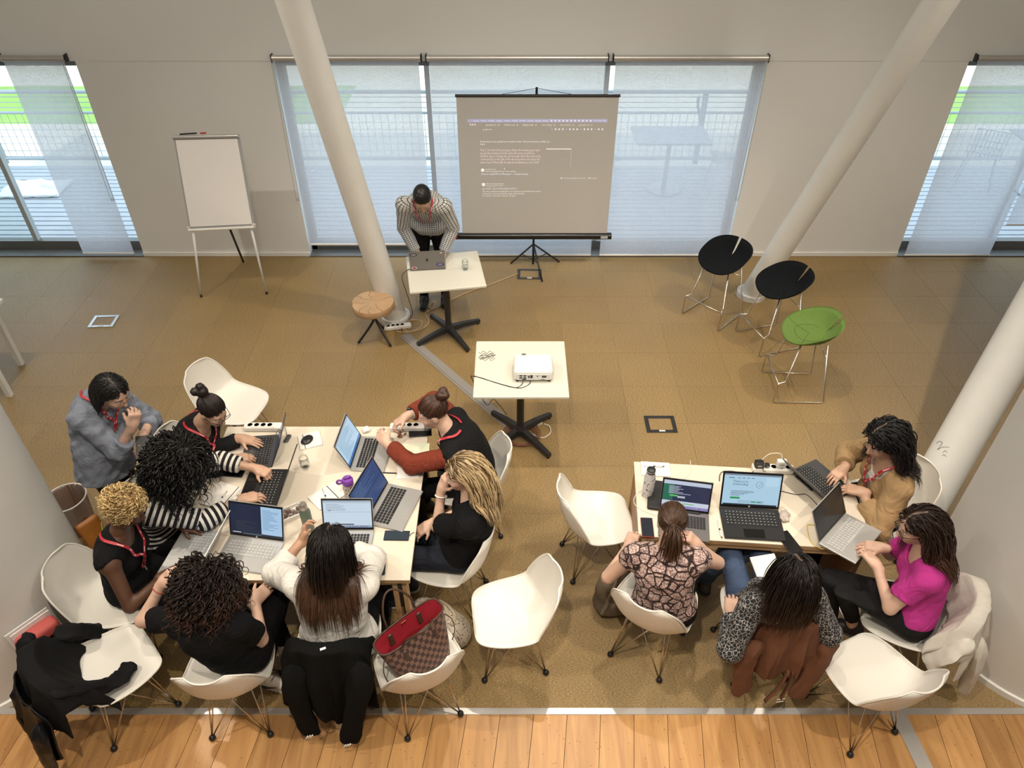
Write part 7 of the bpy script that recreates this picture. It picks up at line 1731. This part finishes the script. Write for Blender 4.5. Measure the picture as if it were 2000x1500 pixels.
# standing woman in a blue shirt
S_CHAM = cloth('chambray', (0.20, 0.222, 0.275), var=0.25, vscale=20)
bl, blr = person('standing woman in a blue chambray shirt with a black bob, hand at her mouth', (-2.66, 3.46, 0.90), (-2.58, 3.50, 1.28), (-2.415, 3.43, 1.405), (0.80, -0.36, -0.48), (0.95, -0.25, 0), SK1,
    dict(m=S_CHAM, sleeve=1.45, skirt=0.17, collar=True, wr=0.007, g=0.018, loose=0.006, wk=60, name='chambray_shirt'), dict(m=cloth('brown_trousers', (0.045, 0.028, 0.014))),
    dict(style='bob', line=(0.062, 0.060), c0=(0.010, 0.009, 0.009), n=800, len=0.165, fwd=-0.6, tuck=True, side=0.7, r=0.0042, layer=0.5, zmin=-0.6, jit=0.02, bias=(-0.1, 0.05, 0), parting=(0.10, 0.08, 0.07), part=0.01),
    A_((-2.36, 3.44, 1.02), (-2.45, 3.80, 0.95), d=(0.3, -0.9, -0.2), n=(0.8, 0.2, 0.5), curl=0.8), A_(W(259, 831, 1.235), W(226, 890, 1.0), d=W(266, 797, 1.35)-W(259, 831, 1.235), n=(0.75, -0.6, 0.2), curl=0.95, thumb=(0.5, 0.75, -0.5)),
    legs={'L': dict(k=(-2.66, 3.53, 0.5), a=(-2.70, 3.53, 0.09)), 'R': dict(k=(-2.66, 3.36, 0.5), a=(-2.70, 3.36, 0.09))}, bw=0.97, s=1.0, glasses=(0.25, 0.18, 0.10), lanyard=0.5, hump=0.05, seed=2, belly=0.01)
# woman with bun
C_BLAZ = cloth('black_blazer', (0.011, 0.011, 0.012))
person('woman in a black blazer with a black hair bun and glasses typing', (-2.26, 3.70, 0.545), (-2.06, 3.585, 0.985), (-1.905, 3.535, 1.165), (0.78, -0.42, -0.46), (0.97, -0.18, 0), SK2,
    dict(m=C_BLAZ, sleeve=1.86, neck=0.066, neck_drop=0.05, wr=0.004, g=0.018, name='blazer', hem=0.06), dict(m=C_BLACK2),
    dict(style='tied', c0=(0.014, 0.009, 0.008), n=260, anchor=(0, -0.09, 0.09), infl=-0.004, bun=((-0.0, -0.105, 0.115, 0.040), (0.032, -0.135, 0.115, 0.030), (-0.025, -0.14, 0.10, 0.030), (0.0, -0.13, 0.145, 0.028)), nape=-0.06),
    A_(W(472, 856, 0.80), W(440, 848, 0.83), d=(0.95, -0.15, -0.2), curl=0.12), A_(W(458, 896, 0.80), W(398, 905, 0.80), d=(0.9, 0.3, -0.18), curl=0.4, band=((0.01, 0.01, 0.01), 'thin')), bw=0.98, s=0.98, glasses=(0.008, 0.008, 0.008), lanyard=0.42, seed=3)
# striped top
S_STR = band_mat('breton_stripe', (0.012, 0.012, 0.014), (0.66, 0.63, 0.58), 0.036, 0.54)
person('woman in a black and white striped top with long black curls typing', (-2.28, 3.10, 0.545), (-2.10, 3.06, 0.975), (-1.965, 3.075, 1.165), (0.93, 0.10, -0.36), (1, -0.02, 0), SK2,
    dict(m=S_STR, sleeve=1.55, attr=True, wr=0.0045, g=0.016, loose=0.004, name='striped_top', hem=0.05), dict(m=C_BLACK2),
    dict(style='curly', c0=(0.009, 0.008, 0.008), n=620, len=0.37, side=0.8, r=0.0048, infl=0.020, layer=3.6, jit=0.13, zmin=-0.6, bias=(-0.22, 0, 0), curl=(0.011, 5), sub=2, flat=0.8, bump=0.006),
    A_(W(502, 916, 0.79), W(440, 905, 0.84), d=(0.75, -0.3, -0.1), curl=1.25), A_(W(474, 974, 0.80), W(405, 1015, 0.80), d=(0.92, 0.3, -0.15), curl=0.38, band=((0.05, 0.02, 0.015), 'watch')), bw=1.1, s=1.0, bust=1.05, glasses=(0.03, 0.02, 0.02), lanyard=0.5, seed=4)
# blonde curls
person('woman in a sleeveless black top with short blonde curls and a red lanyard', (-2.31, 2.72, 0.545), (-2.20, 2.665, 1.0), (-2.105, 2.70, 1.20), (0.93, -0.22, -0.30), (0.97, -0.1, 0), SK4,
    dict(m=C_BLACK, sleeve=0, armhole=True, wr=0.003, g=0.012, name='sleeveless_top', hem=0.08, neck=0.066), dict(m=C_BLACK2),
    dict(style='curls', c0=(0.32, 0.20, 0.075), c1=(0.58, 0.42, 0.20), n=640, mixp=0.75, len=0.055, side=0.3, r=0.0042, infl=0.004, layer=1.2, jit=0.35, curl=(0.009, 2.4), sub=3, flat=1.0, zmin=-0.5, bump=0.004, mode='mix', bk=210.0, nape=-0.07, line=(0.07, 0.05)),
    A_((-1.99, 2.92, 0.78), (-2.05, 3.0, 0.8), d=(0.9, -0.1, -0.1)), A_(W(322, 1124, 0.79), W(250, 1168, 0.74), d=(0.85, 0.45, -0.1), curl=0.5), bw=0.98, s=0.99, lanyard=0.62, seed=5, earring=1)
# dark curls, back to camera
dk, _ = person('woman with dark shoulder-length curls in a black tee propping her head on her hand', (-1.53, 2.235, 0.545), (-1.565, 2.15, 0.965), (-1.552, 2.255, 1.125), (0.12, 0.80, -0.55), (0.12, 1, 0), SK1,
    dict(m=C_BLACK, sleeve=0.62, wr=0.004, g=0.018, loose=0.010, name='black_tee', hem=0.10), dict(m=C_BLACK2),
    dict(style='curly', c0=(0.016, 0.010, 0.008), c1=(0.075, 0.035, 0.022), n=640, len=0.25, side=0.75, zmin=-0.6, r=0.0046, infl=0.014, layer=3.0, jit=0.14, bias=(0, -0.25, 0), curl=(0.014, 4.0), sub=2, flat=0.9, ombre=0.35, parting=(0.22, 0.13, 0.09), bump=0.005),
    A_(W(318, 1138, 0.98), W(243, 1190, 0.77), d=W(345, 1112, 1.08)-W(318, 1138, 0.98), n=(-0.5, -0.6, 0.6), curl=0.6, band=((0.35, 0.08, 0.05), 'thin')), A_((-1.45, 2.46, 0.69), W(495, 1235, 0.75), d=(0.55, 0.8, 0.1), n=(0.4, -0.3, 0.9), curl=0.5), bw=1.04, s=1.0, hump=0.035, seed=6,
    legs={'L': dict(k=(-1.52, 2.68, 0.56), a=(-1.40, 2.52, 0.12), t=(0.6, -0.6, 0)), 'R': dict(k=(-1.36, 2.64, 0.58), a=(-1.505, 2.345, 0.09), t=(0.93, -0.3, 0))}, shoes=(0.62, 0.58, 0.52), sole=(0.70, 0.66, 0.58))
_a0 = np.array([-1.505, 2.345, 0.045]); _td = nrm((0.93, -0.3, 0)); _sn = np.array([_td[1], -_td[0], 0]); _of = np.array(dk.location)
MB().tube([p-_of for p in crom([_a0-_td*0.045+_sn*0.043+V3(0, 0, 0.030), _a0-_td*0.01+_sn*0.047+V3(0, 0, 0.002), _a0+_td*0.03+_sn*0.046+V3(0, 0, -0.004), _a0+_td*0.075+_sn*0.043+V3(0, 0, 0.006), _a0+_td*0.115+_sn*0.037+V3(0, 0, 0.02)], 4)], [0.001]+[0.003, 0.005, 0.007, 0.009, 0.010, 0.011, 0.011, 0.010, 0.009, 0.008, 0.007, 0.005, 0.004, 0.003, 0.002]+[0.001], 8, flat=1.0, normal=(0, 0, 1)).build('shoe_mark', M_BLACK, dk, smooth='all')
# long straight hair, white shirt
person('woman with long straight brown-tipped hair in a white shirt, back to the camera', (-0.975, 2.335, 0.545), (-0.965, 2.375, 1.00), (-0.945, 2.445, 1.185), (0.05, 0.85, -0.52), (0.02, 1, 0), SK3,
    dict(m=cloth('white_cotton', (0.68, 0.66, 0.62), var=0.05), sleeve=1.5, wr=0.005, g=0.022, loose=0.010, name='white_shirt', hem=0.05, wk=40), dict(m=C_BLACK2),
    dict(style='long', c0=(0.010, 0.007, 0.006), c1=(0.10, 0.047, 0.024), n=1000, len=0.50, side=0.7, r=0.0042, layer=1.1, jit=0.035, zmin=-0.75, bias=(0, -0.45, 0), ombre=0.32, tip=0.35, parting=(0.08, 0.05, 0.04), flat=0.5),
    A_(W(593, 1052, 0.86), W(560, 1088, 0.82), d=(0.15, 0.5, 0.75), n=(-0.9, 0.1, 0.2), curl=0.75, thumb=(0.4, 0.8, -0.6)), A_(W(662, 1068, 0.80), W(718, 1092, 0.84), d=(-0.4, 0.85, -0.2), curl=0.4), bw=1.16, s=1.0, belly=0.02, seed=7, bust=1.1)
# vest with rust sleeves
S_RUST = cloth('rust_shirt', (0.17, 0.030, 0.014), var=0.2)
person('woman in a black vest over a rust shirt with a brown bun at the table', (-0.25, 3.60, 0.55), (-0.395, 3.515, 0.985), (-0.505, 3.545, 1.145), (-0.93, -0.10, -0.33), (-1, 0.0, 0), SK1,
    dict(m=S_RUST, sleeve=1.80, wr=0.005, g=0.012, loose=0.012, name='rust_shirt', collar=False), dict(m=C_BLACK2),
    dict(style='tied', c0=(0.050, 0.022, 0.013), n=260, anchor=(0, -0.085, 0.085), infl=-0.004, bun=((0.0, -0.102, 0.108, 0.036), (0.012, -0.125, 0.125, 0.030), (-0.01, -0.13, 0.105, 0.028)), nape=-0.06),
    A_(W(756, 866, 0.83), W(806, 925, 0.77), d=(-0.55, 0.55, 0.30), n=(-0.4, -0.6, 0.6), curl=0.8), A_(W(793, 814, 0.93), W(845, 795, 0.93), d=(-0.75, -0.35, -0.35), n=(-0.3, 0.2, 0.9), curl=0.75, band=((0.6, 0.55, 0.5), 'watch'), case=(0.02, 0.02, 0.02), dial=(0.05, 0.06, 0.08)), bw=1.02, s=1.02, hump=0.05, seed=8, lanyard=0.30,
    upper=dict(m=cloth('black_wool_vest', (0.009, 0.009, 0.010)), sleeve=0, armhole=True, wr=0.002, g=0.014, name='vest', hem=0.06, neck=0.066))
# blonde
person('long-haired blonde woman in a black tee resting her forehead on her hand', (-0.33, 2.97, 0.545), (-0.235, 2.935, 0.985), (-0.285, 2.965, 1.19), (-0.93, -0.26, -0.16), (-1, 0.06, 0), SK1,
    dict(m=C_BLACK, sleeve=0.80, wr=0.004, g=0.022, loose=0.014, name='black_tee', hem=0.06), dict(m=C_DKDENIM),
    dict(style='long', tuck=True, line=(0.058, 0.064), c0=(0.13, 0.080, 0.038), c1=(0.62, 0.46, 0.26), n=1150, len=0.40, side=0.45, fwd=-1.1, r=0.0034, layer=1.3, jit=0.05, zmin=-0.7, bias=(0.55, -0.05, 0), mode='mix', mixp=0.72, streak=True, flat=0.5, tip=0.4, curl=(0.006, 1.2)),
    A_(W(863, 955, 0.99), W(846, 1016, 0.79), d=W(878, 912, 1.16)-W(863, 955, 0.99), n=(-0.8, -0.5, 0.1), curl=0.45, band=((0.72, 0.7, 0.68), 'wide')), A_((-0.52, 3.03, 0.66), (-0.25, 3.15, 0.72), d=(-0.7, -0.5, -0.2), curl=0.5), bw=1.0, s=0.98, hump=0.05, seed=9, lanyard=None,
    legs={'L': dict(k=(-0.78, 2.86, 0.55), a=(-0.80, 2.90, 0.09)), 'R': dict(k=(-0.76, 3.05, 0.55), a=(-0.70, 3.02, 0.09))}, shoes=(0.02, 0.025, 0.045), sole=(0.6, 0.58, 0.5))
# snake print
S_SNAKE = cell_mat('snake_print', (0.035, 0.015, 0.016), (0.62, 0.47, 0.43), 17.0, 0.045, (0.20, 0.11, 0.11))
person('woman in a snake-print top with a brown ponytail, back to the camera', (0.885, 2.52, 0.545), (0.845, 2.56, 0.985), (0.868, 2.635, 1.155), (0.12, 0.86, -0.48), (0.22, 1, 0), SK1,
    dict(m=S_SNAKE, sleeve=0.28, wr=0.004, g=0.018, loose=0.01, name='snake_print_top', hem=0.02, neck=0.07), dict(m=C_BLACK2),
    dict(style='tied', c0=(0.055, 0.027, 0.015), n=260, anchor=(0, -0.105, 0.02), infl=0.001, nape=-0.075, tail=(150, 0.22), c1=(0.10, 0.05, 0.028), bun=((0, -0.112, 0.02, 0.018),)),
    A_((0.70, 2.80, 0.76), (0.62, 2.62, 0.78), d=(0.4, 0.9, -0.1)), A_(W(1362, 1064, 0.97), (1.24, 2.49, 0.64), d=W(1336, 1038, 1.07)-W(1362, 1064, 0.97), n=(0.7, -0.3, 0.5), curl=0.85), bw=1.04, s=0.98, seed=10)
# lace top
S_LACE = cell_mat('lace_print', (0.42, 0.40, 0.39), (0.008, 0.008, 0.009), 52.0, 0.018)
person('woman in a black lace-print blouse leaning back over her chair', (1.45, 2.50, 0.545), (1.43, 2.275, 0.965), (1.445, 2.295, 1.14), (-0.12, 0.90, -0.42), (-0.1, 1, 0), SK1,
    dict(m=S_LACE, sleeve=1.85, wr=0.004, g=0.016, loose=0.012, name='lace_blouse', neck=0.09, neck_drop=0.01, hem=0.06), dict(m=C_DENIM),
    dict(style='long', c0=(0.010, 0.007, 0.006), c1=(0.030, 0.014, 0.010), n=900, len=0.34, side=0.9, r=0.0040, zmin=-0.7, layer=1.1, jit=0.05, bias=(-0.12, -0.10, 0), part=0.0, parting=(0.30, 0.20, 0.15), flat=0.5),
    A_((1.23, 2.40, 0.66), W(1438, 1262, 0.74), d=(0.2, 0.8, 0.0)), A_((1.64, 2.47, 0.62), (1.76, 2.21, 0.64), d=(-0.3, 0.9, 0)), bw=1.04, s=0.99, seed=11, hump=0.0,
    legs={'L': dict(k=(1.36, 2.92, 0.56), a=(1.30, 3.02, 0.10)), 'R': dict(k=(1.55, 2.95, 0.55), a=(1.18, 3.0, 0.14), t=(-0.8, 0.5, 0))}, shoes=(0.06, 0.05, 0.04))
# beige blazer
person('woman in a beige blazer with long black hair typing on a thin laptop', (2.44, 3.30, 0.545), (2.335, 3.235, 1.0), (2.225, 3.225, 1.195), (-0.86, -0.34, -0.38), (-0.98, -0.08, 0), SK2,
    dict(m=cloth('white_tee', (0.62, 0.60, 0.58), var=0.05), sleeve=0.3, wr=0.002, g=0.010, name='white_tee', neck=0.07, neck_drop=0.03), dict(m=C_BLACK2),
    dict(style='long', tuck=True, line=(0.060, 0.062), c0=(0.008, 0.007, 0.008), c1=(0.02, 0.013, 0.012), n=820, len=0.38, side=0.5, fwd=-1.2, r=0.0040, zmin=-0.7, infl=0.006, layer=1.8, jit=0.09, bias=(0.75, -0.05, 0), curl=(0.008, 2.2), sub=2, parting=(0.35, 0.26, 0.2), part=0.02),
    A_(W(1684, 960, 0.81), W(1745, 992, 0.83), d=(-0.85, 0.4, -0.15), curl=0.45), A_(W(1648, 916, 0.81), W(1690, 880, 0.9), d=(-0.75, -0.5, -0.2), curl=0.35), bw=1.06, s=1.0, lanyard=0.45, seed=12, bust=1.05,
    upper=dict(m=cloth('beige_blazer', (0.36, 0.235, 0.115), var=0.1), sleeve=1.75, wr=0.004, g=0.014, loose=0.010, name='blazer', open=True, hem=0.12, neck=0.085, neck_drop=0.02))
# pink tee
person('woman in a magenta tee with long brown hair holding the silver laptop', (2.315, 2.49, 0.56), (2.275, 2.555, 0.985), (2.175, 2.585, 1.175), (-0.94, 0.02, -0.32), (-0.95, 0.30, 0), SK1,
    dict(m=cloth('magenta_cotton', (0.46, 0.035, 0.24), var=0.1), sleeve=0.62, wr=0.005, g=0.018, loose=0.014, name='magenta_tee', hem=0.06, neck=0.075, neck_drop=0.01), dict(m=cloth('black_jeans', (0.012, 0.012, 0.013)), crop=0.16),
    dict(style='long', tuck=True, line=(0.058, 0.064), c0=(0.022, 0.011, 0.008), c1=(0.075, 0.030, 0.018), n=820, len=0.42, side=0.5, fwd=-1.2, r=0.0040, zmin=-0.7, layer=1.4, jit=0.07, bias=(0.65, -0.25, 0), curl=(0.007, 1.6), sub=2, parting=(0.34, 0.24, 0.18), ombre=0.3),
    A_(W(1712, 1104, 0.80), W(1747, 1186, 0.73), d=(-0.45, 0.75, 0.25), n=(0.3, -0.4, 0.6), curl=0.7), A_(W(1722, 1070, 0.84), (2.30, 2.85, 0.55), d=(-0.85, 0.3, -0.15), curl=0.4), bw=1.0, s=0.98, glasses=(0.01, 0.01, 0.012), seed=13,
    legs={'L': dict(k=W(1645, 1140, 0.70), a=W(1668, 1218, 0.22), t=(-0.75, 0.4, -0.15)), 'R': dict(k=(1.92, 2.70, 0.56), a=(2.02, 2.66, 0.09), t=(-0.9, 0.3, 0))})
